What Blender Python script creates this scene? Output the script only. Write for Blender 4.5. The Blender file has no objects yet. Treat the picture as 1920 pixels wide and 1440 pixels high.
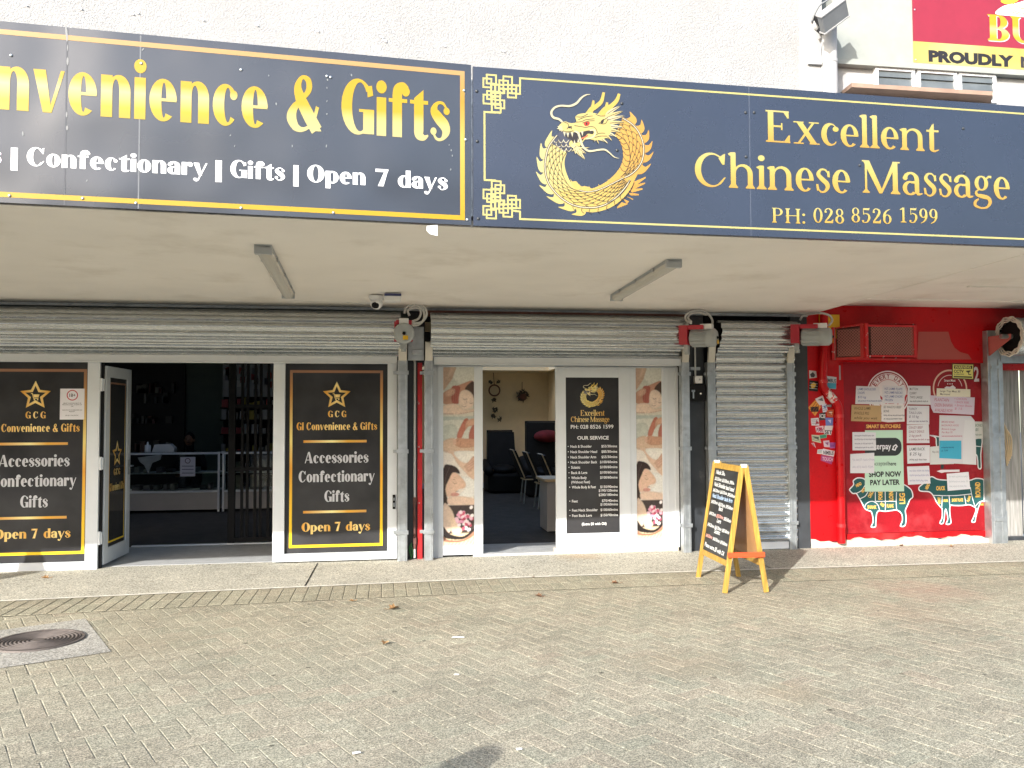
import bpy, math, random
import numpy as np
from mathutils import Vector, Matrix
from mathutils.geometry import tessellate_polygon
random.seed(7)
sc = bpy.context.scene
rad = math.radians
# ------------------------------------------------------------------ camera, sky, sun, exposure
# world: x along the shopfronts, y into the shops (shutter plane is y = 0), z up, metres
CAM = Vector((0.0, -9.45, 1.6))
FPX, YAW, PITCH, ROLL = 1558.23, 0.15187, 0.03954, -0.0040
_f = Vector((math.sin(YAW)*math.cos(PITCH), math.cos(YAW)*math.cos(PITCH), math.sin(PITCH)))
_r = Vector((math.cos(YAW), -math.sin(YAW), 0)); _u = _r.cross(_f)
_c, _s = math.cos(ROLL), math.sin(ROLL)
CR, CU, CF = _c*_r + _s*_u, _c*_u - _s*_r, _f
cd = bpy.data.cameras.new('camera'); cam = bpy.data.objects.new('camera', cd)
sc.collection.objects.link(cam); sc.camera = cam
cd.sensor_width = 36; cd.lens = FPX/1920*36; cd.clip_start = 0.1; cd.clip_end = 600
M3 = Matrix((CR, CU, -CF)).transposed()
cam.matrix_world = Matrix.Translation(CAM) @ M3.to_4x4()

SUN_AZ, SUN_EL = rad(39.0), rad(23.3)          # travels to +x,+y
w = bpy.data.worlds.new('World'); sc.world = w; w.use_nodes = True
nt = w.node_tree; bg = nt.nodes['Background']
sky = nt.nodes.new('ShaderNodeTexSky'); sky.sky_type = 'NISHITA'; sky.sun_disc = False
sky.sun_elevation = SUN_EL; sky.sun_rotation = math.pi + SUN_AZ
sky.dust_density = 2.0; sky.ozone_density = 1.0
nt.links.new(sky.outputs[0], bg.inputs[0]); bg.inputs[1].default_value = 0.15
sd = bpy.data.lights.new('sun', 'SUN'); sd.energy = 2.6; sd.angle = rad(0.5); sd.color = (1, .97, .92)
sun = bpy.data.objects.new('sun', sd); sc.collection.objects.link(sun)
sv = Vector((math.sin(SUN_AZ)*math.cos(SUN_EL), math.cos(SUN_AZ)*math.cos(SUN_EL), -math.sin(SUN_EL)))
sun.rotation_euler = sv.to_track_quat('-Z', 'Y').to_euler(); sun.location = (-8, -10, 9)
sc.view_settings.view_transform = 'Standard'; sc.view_settings.look = 'None'
sc.view_settings.exposure = 1.6; sc.view_settings.gamma = 1
sc.render.engine = 'CYCLES'
sc.cycles.use_denoising = True; sc.cycles.max_bounces = 8; sc.cycles.diffuse_bounces = 5
sc.cycles.glossy_bounces = 3; sc.cycles.transparent_max_bounces = 12; sc.cycles.caustics_reflective = False
sc.cycles.sample_clamp_indirect = 6

# ------------------------------------------------------------------ helpers
def px(x, y, Y=0.0):
    """point of the upright plane y = Y seen at photo pixel (x, y)"""
    d = (x-960)*CR - (y-720)*CU + FPX*CF
    return CAM + d*((Y-CAM.y)/d.y)
def pg(x, y, z=0.0):
    d = (x-960)*CR - (y-720)*CU + FPX*CF
    return CAM + d*((z-CAM.z)/d.z)
def lin(c):
    return tuple((v/255/12.92 if v/255 <= .04045 else ((v/255+.055)/1.055)**2.4) for v in c[:3])

COL = sc.collection
ORIG = {}
def origin(o): return ORIG.get(o.name, Vector((0, 0, 0)))
def thing(name, label, cat, loc=(0, 0, 0), group=None, kind=None):
    o = bpy.data.objects.new(name, None); COL.objects.link(o); o.location = loc
    o.empty_display_size = .1
    o['label'] = label; o['category'] = cat
    if group: o['group'] = group
    if kind: o['kind'] = kind
    ORIG[o.name] = Vector(loc)
    return o
def tag(o, label=None, cat=None, group=None, kind=None):
    if label: o['label'] = label
    if cat: o['category'] = cat
    if group: o['group'] = group
    if kind: o['kind'] = kind
    return o
def link(name, me, parent=None):
    o = bpy.data.objects.new(name, me); COL.objects.link(o)
    if parent is not None:
        o.parent = parent
        if parent.type == 'EMPTY': o.location = -origin(parent)
    return o
def dup(root, loc, rotz=None, label=None):
    r = root.copy(); COL.objects.link(r); r.location = loc
    if rotz is not None: r.rotation_euler = (0, 0, rotz)
    if label: r['label'] = label
    for ch in list(root.children):
        c = ch.copy(); COL.objects.link(c); c.parent = r
        for g in list(ch.children):
            d = g.copy(); COL.objects.link(d); d.parent = c
    return r

class MB:
    def __init__(s): s.v = []; s.f = []; s.c = []; s.col = None; s.smooth = []
    def _add(s, vs, fs, sm=False):
        b = len(s.v); s.v += [tuple(v) for v in vs]
        for f in fs:
            s.f.append(tuple(b+i for i in f)); s.c.append(s.col); s.smooth.append(sm)
        return s
    def box(s, x0, x1, y0, y1, z0, z1):
        v = [(x, y, z) for z in (z0, z1) for y in (y0, y1) for x in (x0, x1)]
        return s._add(v, [(0, 2, 3, 1), (4, 5, 7, 6), (0, 1, 5, 4), (2, 6, 7, 3), (0, 4, 6, 2), (1, 3, 7, 5)])
    def obox(s, o, ax, ay, az):
        o, ax, ay, az = map(Vector, (o, ax, ay, az))
        v = [o+ax*i+ay*j+az*k for k in (0, 1) for j in (0, 1) for i in (0, 1)]
        return s._add(v, [(0, 2, 3, 1), (4, 5, 7, 6), (0, 1, 5, 4), (2, 6, 7, 3), (0, 4, 6, 2), (1, 3, 7, 5)])
    def quad(s, a, b, c, d): return s._add([a, b, c, d], [(0, 1, 2, 3)])
    def bar(s, a, b, wx, wy, up=(0, 0, 1)):
        a, b = Vector(a), Vector(b); d = (b-a).normalized(); up = Vector(up)
        if abs(d.dot(up)) > .98: up = Vector((0, 1, 0))
        e = d.cross(up).normalized(); g = e.cross(d).normalized()
        return s.obox(a-e*wx/2-g*wy/2, e*wx, g*wy, b-a)
    def tube(s, pts, r, n=8, caps=True):
        pts = [Vector(p) for p in pts]; rr = r if isinstance(r, (list, tuple)) else [r]*len(pts)
        rings = []; prev = None
        for i, p in enumerate(pts):
            t = (pts[min(i+1, len(pts)-1)]-pts[max(i-1, 0)]).normalized()
            if prev is None:
                a = Vector((0, 0, 1)) if abs(t.z) < .9 else Vector((1, 0, 0))
                e = t.cross(a).normalized()
            else: e = (prev - t*prev.dot(t)).normalized()
            prev = e; g = t.cross(e)
            rings.append([p+(e*math.cos(2*math.pi*k/n)+g*math.sin(2*math.pi*k/n))*rr[i] for k in range(n)])
        vs = [v for q in rings for v in q]; fs = []
        for i in range(len(pts)-1):
            for k in range(n):
                fs.append((i*n+k, i*n+(k+1) % n, (i+1)*n+(k+1) % n, (i+1)*n+k))
        s._add(vs, fs, True)
        if caps: s._add(rings[0], [tuple(range(n))[::-1]]); s._add(rings[-1], [tuple(range(n))])
        return s
    def ball(s, c, rx, ry, rz, n=12, m=8):
        vs = []; fs = []
        for i in range(m+1):
            a = math.pi*i/m
            for k in range(n):
                b = 2*math.pi*k/n
                vs.append((c[0]+rx*math.sin(a)*math.cos(b), c[1]+ry*math.sin(a)*math.sin(b), c[2]+rz*math.cos(a)))
        for i in range(m):
            for k in range(n): fs.append((i*n+k, (i+1)*n+k, (i+1)*n+(k+1) % n, i*n+(k+1) % n))
        return s._add(vs, fs, True)
    def prism(s, poly, d):
        """poly: closed 3-D outline, d: extrusion vector"""
        d = Vector(d); p = [Vector(q) for q in poly]; n = len(p)
        tri = tessellate_polygon([p])
        s._add(p, [tuple(t) for t in tri]); s._add([q+d for q in p], [tuple(t)[::-1] for t in tri])
        s._add(p+[q+d for q in p], [(i, (i+1) % n, n+(i+1) % n, n+i) for i in range(n)])
        return s
    def build(s, name, mat, parent=None, bevel=0, off=(0, 0, 0), seg=2):
        me = bpy.data.meshes.new(name); o_ = Vector(off)
        me.from_pydata([tuple(Vector(v)-o_) for v in s.v], [], s.f); me.update()
        mats = mat if isinstance(mat, (list, tuple)) else [mat]
        for m in mats: me.materials.append(m)
        me.polygons.foreach_set('use_smooth', s.smooth)
        if any(c is not None for c in s.c):
            at = me.color_attributes.new('Col', 'FLOAT_COLOR', 'CORNER'); k = 0
            for p in me.polygons:
                c = s.c[p.index] or (1, 1, 1)
                for _ in p.vertices:
                    at.data[k].color = (c[0], c[1], c[2], 1); k += 1
        import bmesh
        bm = bmesh.new(); bm.from_mesh(me); bmesh.ops.recalc_face_normals(bm, faces=bm.faces); bm.to_mesh(me); bm.free()
        o = link(name, me, parent)
        if bevel:
            md = o.modifiers.new('edge', 'BEVEL'); md.width = bevel; md.segments = seg; md.limit_method = 'ANGLE'
        return o

# ------------------------------------------------------------------ materials
def mat(name, col=None, rough=.5, metal=0., spec=.5, var=0., vscale=6., fine=0., fscale=200., bump=0., bscale=60.,
        coat=0., bdist=.01, bdet=5, attr=False, dirt=None, dscale=2.5, dlo=.55, dhi=.75, stretch=None, rvar=0., emit=None):
    m = bpy.data.materials.new(name); m.use_nodes = True; N = m.node_tree.nodes; L = m.node_tree.links
    b = N['Principled BSDF']; b.inputs['Roughness'].default_value = rough; b.inputs['Metallic'].default_value = metal
    b.inputs['Specular IOR Level'].default_value = spec; b.inputs['Coat Weight'].default_value = coat
    tc = N.new('ShaderNodeTexCoord'); mp = N.new('ShaderNodeMapping'); L.new(tc.outputs['Object'], mp.inputs[0])
    if stretch: mp.inputs['Scale'].default_value = stretch
    def noise(scale, detail=4, r=.55):
        n = N.new('ShaderNodeTexNoise'); n.inputs['Scale'].default_value = scale; n.inputs['Detail'].default_value = detail
        n.inputs['Roughness'].default_value = r; L.new(mp.outputs[0], n.inputs['Vector']); return n
    if attr:
        a = N.new('ShaderNodeAttribute'); a.attribute_name = 'Col'; cur = a.outputs['Color']
    else:
        a = N.new('ShaderNodeRGB'); a.outputs[0].default_value = (*col, 1); cur = a.outputs[0]
    def mul(cur, fac, amount):
        mr = N.new('ShaderNodeMapRange'); mr.inputs[1].default_value = .3; mr.inputs[2].default_value = .7
        mr.inputs[3].default_value = 1-amount; mr.inputs[4].default_value = 1+amount; L.new(fac, mr.inputs[0])
        x = N.new('ShaderNodeMixRGB'); x.blend_type = 'MULTIPLY'; x.inputs[0].default_value = 1
        L.new(cur, x.inputs[1]); L.new(mr.outputs[0], x.inputs[2]); return x.outputs[0]
    if var: cur = mul(cur, noise(vscale).outputs['Fac'], var)
    if fine: cur = mul(cur, noise(fscale, 2).outputs['Fac'], fine)
    if dirt:
        n = noise(dscale, 6, .62); mr = N.new('ShaderNodeMapRange'); mr.inputs[1].default_value = dlo; mr.inputs[2].default_value = dhi
        L.new(n.outputs['Fac'], mr.inputs[0]); x = N.new('ShaderNodeMixRGB'); L.new(mr.outputs[0], x.inputs[0])
        L.new(cur, x.inputs[1]); x.inputs[2].default_value = (*dirt, 1); cur = x.outputs[0]
    L.new(cur, b.inputs['Base Color'])
    if rvar:
        mr = N.new('ShaderNodeMapRange'); mr.inputs[1].default_value = .3; mr.inputs[2].default_value = .7
        mr.inputs[3].default_value = max(0, rough-rvar); mr.inputs[4].default_value = rough+rvar
        L.new(noise(vscale*1.7+3).outputs['Fac'], mr.inputs[0]); L.new(mr.outputs[0], b.inputs['Roughness'])
    if bump:
        bp = N.new('ShaderNodeBump'); bp.inputs['Strength'].default_value = bump; bp.inputs['Distance'].default_value = bdist
        L.new(noise(bscale, bdet, .6).outputs['Fac'], bp.inputs['Height']); L.new(bp.outputs[0], b.inputs['Normal'])
    if emit:
        b.inputs['Emission Color'].default_value = (*col, 1); b.inputs['Emission Strength'].default_value = emit
    return m
def grad(name, stops, axis='Y', rough=.4, metal=0., gain=1.):
    """printed colour gradient running along the artwork's own UV"""
    m = bpy.data.materials.new(name); m.use_nodes = True; N = m.node_tree.nodes; L = m.node_tree.links
    b = N['Principled BSDF']; b.inputs['Roughness'].default_value = rough; b.inputs['Metallic'].default_value = metal
    uv = N.new('ShaderNodeUVMap'); sp = N.new('ShaderNodeSeparateXYZ'); L.new(uv.outputs[0], sp.inputs[0])
    r = N.new('ShaderNodeValToRGB'); e = r.color_ramp.elements
    while len(e) < len(stops): e.new(.5)
    for q, (p, c) in zip(e, stops): q.position = p; q.color = (*[v_*gain for v_ in lin(c)], 1)
    L.new(sp.outputs[axis], r.inputs[0]); L.new(r.outputs[0], b.inputs['Base Color'])
    return m
def glass(name, tint=(.9, .95, .95), refl=.08):
    m = bpy.data.materials.new(name); m.use_nodes = True; N = m.node_tree.nodes; L = m.node_tree.links
    N.remove(N['Principled BSDF']); o = N['Material Output']
    t = N.new('ShaderNodeBsdfTransparent'); t.inputs[0].default_value = (*tint, 1)
    g = N.new('ShaderNodeBsdfGlossy'); g.inputs['Roughness'].default_value = .03
    fr = N.new('ShaderNodeFresnel'); fr.inputs[0].default_value = 1.5
    mx = N.new('ShaderNodeMixShader'); L.new(fr.outputs[0], mx.inputs[0]); L.new(t.outputs[0], mx.inputs[1]); L.new(g.outputs[0], mx.inputs[2])
    L.new(mx.outputs[0], o.inputs[0]); return m

M = {}
M['stucco'] = mat('white_stucco', (.335, .335, .337), .9, spec=.05, bump=1.0, bdist=.022, bscale=46, var=.05, vscale=1.2, fine=.10, fscale=70, dirt=(.2, .2, .19), dscale=11, dlo=.72, dhi=.76)
M['clad'] = mat('pale_cladding', (.29, .305, .285), .7, spec=.15, var=.06, dirt=(.3, .3, .27), dscale=3, dlo=.7, dhi=.9)
M['whitepaint'] = mat('white_render', (.36, .36, .36), .8, spec=.1, var=.08, bump=.3, dirt=(.22, .22, .2), dscale=4, dlo=.62, dhi=.85)
M['soffit'] = mat('cream_soffit', (.88, .845, .80), .6, var=.05, vscale=1.2, dirt=(.55, .5, .43), dscale=1.1, dlo=.55, dhi=.95)
M['alu'] = mat('white_aluminium', (.70, .735, .775), .38, var=.03, dirt=(.5, .5, .48), dscale=9, dlo=.7, dhi=.85)
M['galv'] = mat('galvanised_steel', (.45, .48, .50), .40, metal=.75, var=.16, vscale=9, fine=.08, rvar=.1, dirt=(.30, .31, .32), dscale=7, dlo=.6, dhi=.8)
M['slat'] = mat('shutter_steel', (.54, .565, .575), .26, metal=.88, var=.06, vscale=3, stretch=(.4, 1, 6), rvar=.05, dirt=(.38, .38, .37), dscale=2, dlo=.68, dhi=.9)
M['bracket'] = mat('cream_bracket', (.72, .69, .62), .5, var=.1)
M['dark'] = mat('dark_grey_paint', (.032, .036, .042), .4, var=.25, vscale=4, dirt=(.09, .09, .09), dscale=6, dlo=.6, dhi=.75)
M['darkred'] = mat('chipped_dark_paint', (.045, .05, .056), .5, var=.2, dirt=(.5, .03, .04), dscale=5.5, dlo=.71, dhi=.73)
M['black'] = mat('black_paint', (.009, .009, .010), .65, spec=.2)
M['red'] = mat('red_gloss_paint', (.53, .005, .009), .36, spec=.3, var=.14, vscale=2, dirt=(.66, .07, .07), dscale=1.4, dlo=.55, dhi=.8, bump=.10, bscale=18, fine=.06, fscale=40, rvar=.12)
M['redchip'] = mat('red_paint_chipped', (.60, .02, .025), .4, var=.1, dirt=(.62, .55, .5), dscale=20, dlo=.64, dhi=.66)
M['redfade'] = mat('faded_red_paint', (.45, .10, .09), .55, var=.1)
M['dkred'] = mat('maroon_paint', (.29, .008, .015), .38, spec=.3, var=.16, vscale=3, dirt=(.48, .05, .06), dscale=2, fine=.08, fscale=45, bump=.08, bscale=20)
M['plaster'] = mat('worn_plaster', (.55, .50, .42), .9, var=.15, vscale=14, bump=.5, bscale=40)
M['rust'] = mat('rusty_steel', (.13, .055, .045), .8, var=.4, vscale=10)
M['brownwood'] = mat('brown_timber', (.13, .045, .028), .6, var=.3, vscale=6, stretch=(.3, 1, 4))
M['pinewood'] = mat('varnished_pine', (.39, .24, .05), .5, spec=.3, var=.30, vscale=6, stretch=(9, 9, .6), fine=.12, fscale=30, dirt=(.20, .12, .05), dscale=7, dlo=.62, dhi=.85)
M['pineply'] = mat('plywood_back', (.38, .205, .085), .55, var=.15, vscale=4)
M['orange'] = mat('orange_strap', (.70, .075, .02), .5)
M['chalk'] = mat('chalkboard', (.028, .030, .032), .5, var=.3, vscale=5)
M['grey'] = mat('grey_motor', (.40, .43, .44), .42, var=.08)
M['motorred'] = mat('red_motor', (.45, .02, .04), .4, var=.1)
M['cable'] = mat('pale_cable', (.62, .62, .60), .45)
M['white'] = mat('white_plastic', (.80, .80, .80), .4)
M['bluestripe'] = mat('navy_stripe', (.03, .04, .14), .4)
M['yellow'] = mat('yellow_plate', (.80, .48, .02), .45, var=.05)
M['pipe_white'] = mat('white_pipe', (.42, .42, .42), .5, spec=.2, var=.06)
M['floodgrey'] = mat('flood_housing', (.17, .18, .19), .5, var=.08)
M['lampgrey'] = mat('grey_housing', (.40, .42, .44), .45, var=.05)
M['carpet'] = mat('dark_carpet', (.046, .041, .036), .95, var=.25, vscale=5, fine=.3, fscale=150, bump=.4, bscale=200)
M['lino'] = mat('grey_matting', (.42, .43, .435), .85, var=.1, vscale=9, fine=.2, fscale=120, bump=.2)
M['teal'] = mat('teal_wall', (.22, .27, .25), .7, var=.05)
M['slatwall'] = mat('black_slatwall', (.012, .012, .014), .5)
M['beige'] = mat('beige_wall', (.84, .68, .43), .75, var=.04)
M['leather'] = mat('black_leather', (.007, .007, .007), .6, var=.3, bump=.5, bscale=18, spec=.25)
M['ply_edge'] = mat('pale_ply', (.60, .46, .28), .5, var=.1)
M['desk'] = mat('grey_laminate', (.42, .40, .39), .5, var=.04)
M['redcloth'] = mat('red_cloth', (.16, .010, .014), .85, var=.3)
M['glass'] = glass('clear_glass')
M['decalblk'] = mat('black_vinyl_on_glass', (.045, .045, .048), .06, var=.3, vscale=2, spec=.25)
M['signnavy'] = mat('navy_sign_sheet', (.017, .022, .040), .27, var=.14, vscale=.9, bump=.9, bdet=1, bscale=1.3, bdist=.02, rvar=.02, spec=1.0)
M['signgrey'] = mat('charcoal_sign_sheet', (.024, .027, .036), .25, var=.18, vscale=.8, bump=1.0, bdet=1, bscale=1.4, bdist=.03, rvar=.02, spec=1.0)
M['print'] = mat('printed_colour', attr=True, rough=.5)
M['printgloss'] = mat('printed_glass_film', attr=True, rough=.16)
M['paint'] = mat('painted_colour', attr=True, rough=.55, var=.05)
M['goods'] = mat('shop_goods', attr=True, rough=.5)
M['gold'] = grad('gold_lettering', [(0, (235, 205, 60)), (.18, (250, 215, 50)), (.45, (252, 240, 170)), (.62, (248, 205, 40)), (1, (246, 205, 30))], rough=.35, gain=.40)
M['gold2'] = grad('yellow_lettering', [(0, (250, 235, 165)), (.30, (252, 235, 150)), (.48, (247, 205, 40)), (1, (246, 200, 25))], rough=.35, gain=.40)
M['gold3'] = grad('pale_gold_lettering', [(0, (242, 188, 85)), (.25, (244, 202, 96)), (.6, (245, 222, 120)), (1, (248, 230, 145))], rough=.35, gain=.40)
M['goldh'] = grad('gold_bar', [(0, (205, 140, 40)), (.45, (250, 235, 165)), (.7, (225, 170, 60)), (1, (215, 160, 80))], 'X', rough=.35)
M['gold4'] = grad('gold_print', [(0, (225, 165, 60)), (.5, (250, 225, 150)), (1, (225, 170, 70))], 'X', rough=.35)
M['whitetext'] = mat('white_lettering', (.82, .82, .83), .4)
M['greytext'] = mat('silver_lettering', (.55, .56, .60), .35)

# ------------------------------------------------------------------ flat artwork: printed shapes on a real plane
class Frame:
    """a plane: O origin, ex right, ez up; artwork coordinates (u, v) in metres"""
    def __init__(s, O, ex=(1, 0, 0), ez=(0, 0, 1)):
        s.O = Vector(O); s.ex = Vector(ex).normalized(); s.ez = Vector(ez).normalized(); s.n = s.ex.cross(s.ez)
    def at(s, u, v, d=0): return s.O + s.ex*float(u) + s.ez*float(v) + s.n*float(d)
    def px(s, x, y):
        x, y = float(x), float(y)
        d = (x-960)*CR - (y-720)*CU + FPX*CF
        p = CAM + d*((s.O-CAM).dot(s.n)/d.dot(s.n)) - s.O
        return p.dot(s.ex), p.dot(s.ez)
def up(O=(0, 0, 0)): return Frame(O)
class Art:
    def __init__(s, fr, d0=.001, eps=4e-6): s.fr = fr; s.v = []; s.f = []; s.c = []; s.uv = []; s.d = d0; s.eps = eps; s.gain = 1.
    def layer(s, dd=.0004): s.d += dd; return s
    def poly(s, pts, col=(1, 1, 1), box=None, flat=False):
        s.d += s.eps; b = len(s.v); n = len(pts)
        for (u, v) in pts:
            s.v.append(tuple(s.fr.at(u, v, s.d)))
            s.uv.append(((u-box[0])/(box[1]-box[0]), (v-box[2])/(box[3]-box[2])) if box else (0, 0))
        if n <= 4 and not flat: fs = [tuple(range(n))]
        else: fs = [tuple(t) for t in tessellate_polygon([[Vector((u, v, 0)) for u, v in pts]])]
        for f in fs: s.f.append(tuple(b+i for i in f)); s.c.append(col)
        return s
    def polys(s, ps, col=(1, 1, 1), box=None):
        for p in ps: s.poly(p, col, box); s.d += 1.5e-6-s.eps
        return s
    def rect(s, u0, v0, u1, v1, col=(1, 1, 1), box=None): return s.poly([(u0, v0), (u1, v0), (u1, v1), (u0, v1)], col, box)
    def line(s, pts, wd, col=(1, 1, 1), closed=False, box=None):
        """mitred ribbon"""
        P = [Vector(p) for p in pts]; n = len(P); L = []; Rr = []
        ww = wd if isinstance(wd, (list, tuple)) else [wd]*n
        for i in range(n):
            a = P[i]-P[i-1] if (i or closed) else P[1]-P[0]
            b = P[(i+1) % n]-P[i] if (i < n-1 or closed) else a
            if not i and not closed: a = b
            a = a.normalized() if a.length else Vector((1, 0)); b = b.normalized() if b.length else a
            t = (a+b); t = t.normalized() if t.length > .1 else b
            nn = Vector((-t.y, t.x)); k = max(.5, abs(nn.dot(Vector((-a.y, a.x)))))
            L.append(P[i]+nn*ww[i]/2/k); Rr.append(P[i]-nn*ww[i]/2/k)
        for i in range(n if closed else n-1):
            j = (i+1) % n; s.poly([tuple(Rr[i]), tuple(Rr[j]), tuple(L[j]), tuple(L[i])], col, box); s.d -= s.eps
        s.d += s.eps
        return s
    def ell(s, cx, cy, rx, ry, col, n=16, rot=0, box=None):
        c_, s_ = math.cos(rot), math.sin(rot)
        return s.poly([(cx+rx*math.cos(a)*c_-ry*math.sin(a)*s_, cy+rx*math.cos(a)*s_+ry*math.sin(a)*c_) for a in [2*math.pi*k/n for k in range(n)]], col, box, True)
    def build(s, name, m, parent=None, off=(0, 0, 0)):
        me = bpy.data.meshes.new(name); o_ = Vector(off)
        me.from_pydata([tuple(Vector(v)-o_) for v in s.v], [], s.f); me.update(); me.materials.append(m)
        at = me.color_attributes.new('Col', 'FLOAT_COLOR', 'CORNER'); uv = me.uv_layers.new(name='UVMap'); k = 0
        n = s.fr.n; flip = []
        for p in me.polygons:
            c = s.c[p.index]; c = lin(c) if max(c) > 1.01 else c; c = tuple(q*s.gain for q in c)
            for vi in p.vertices:
                at.data[k].color = (*c, 1); uv.data[k].uv = s.uv[vi]; k += 1
            if p.normal.dot(n) < 0: flip.append(p.index)
        for i in flip: me.polygons[i].flip()
        return link(name, me, parent)
def smooth(pts, n=6, closed=False):
    out = []; P = [np.array(p, float) for p in pts]; m = len(P)
    rng = range(m if closed else m-1)
    for i in rng:
        if closed: a, b, c, d = P[i-1], P[i], P[(i+1) % m], P[(i+2) % m]
        else: a, b, c, d = P[max(i-1, 0)], P[i], P[i+1], P[min(i+2, m-1)]
        for k in range(n):
            t = k/n
            out.append(tuple(.5*((2*b)+(-a+c)*t+(2*a-5*b+4*c-d)*t*t+(-a+3*b-3*c+d)*t**3)))
    if not closed: out.append(tuple(P[-1]))
    return out
# ------------------------------------------------------------------ drawn lettering (fat display face and bookish serif), x-height = 1
def _ring(cx, cy, rx, ry, ix, iy, a0, a1, icx=None, icy=None, n=None):
    icx = cx if icx is None else icx; icy = cy if icy is None else icy
    n = n or max(4, int(abs(a1-a0)/12)); q = []
    for k in range(n):
        a, b = rad(a0+(a1-a0)*k/n), rad(a0+(a1-a0)*(k+1)/n)
        q.append([(cx+rx*math.cos(a), cy+ry*math.sin(a)), (cx+rx*math.cos(b), cy+ry*math.sin(b)),
                  (icx+ix*math.cos(b), icy+iy*math.sin(b)), (icx+ix*math.cos(a), icy+iy*math.sin(a))])
    return q
def _stroke(pts, ws, n=6):
    P = smooth(pts, n); W = smooth([(w_, 0) for w_ in ws], n); q = []; L = []; R_ = []
    for i, p in enumerate(P):
        a = np.array(P[max(i-1, 0)]); b = np.array(P[min(i+1, len(P)-1)]); t = b-a; t = t/(np.hypot(*t)+1e-9); nn = np.array([-t[1], t[0]])
        wd = W[i][0]/2; L.append(tuple(np.array(p)+nn*wd)); R_.append(tuple(np.array(p)-nn*wd))
    for i in range(len(P)-1): q.append([R_[i], R_[i+1], L[i+1], L[i]])
    return q
def _dot(cx, cy, rx, ry=None, n=16):
    ry = ry or rx
    return [[(cx+rx*math.cos(2*math.pi*k/n), cy+ry*math.sin(2*math.pi*k/n)) for k in range(n)]]
def _b(x0, y0, x1, y1): return [[(x0, y0), (x1, y0), (x1, y1), (x0, y1)]]
def _foot(x0, x1, y, e=.09, h=.06, up_=1):
    """slab serif with small brackets under/over a stem x0..x1"""
    return [[(x0-e, y), (x1+e, y), (x1+e, y+h*up_), (x0-e, y+h*up_)], [(x0-e*.75, y+h*up_), (x1+e*.75, y+h*up_), (x1, y+(h+.10)*up_), (x0, y+(h+.10)*up_)]]
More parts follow.
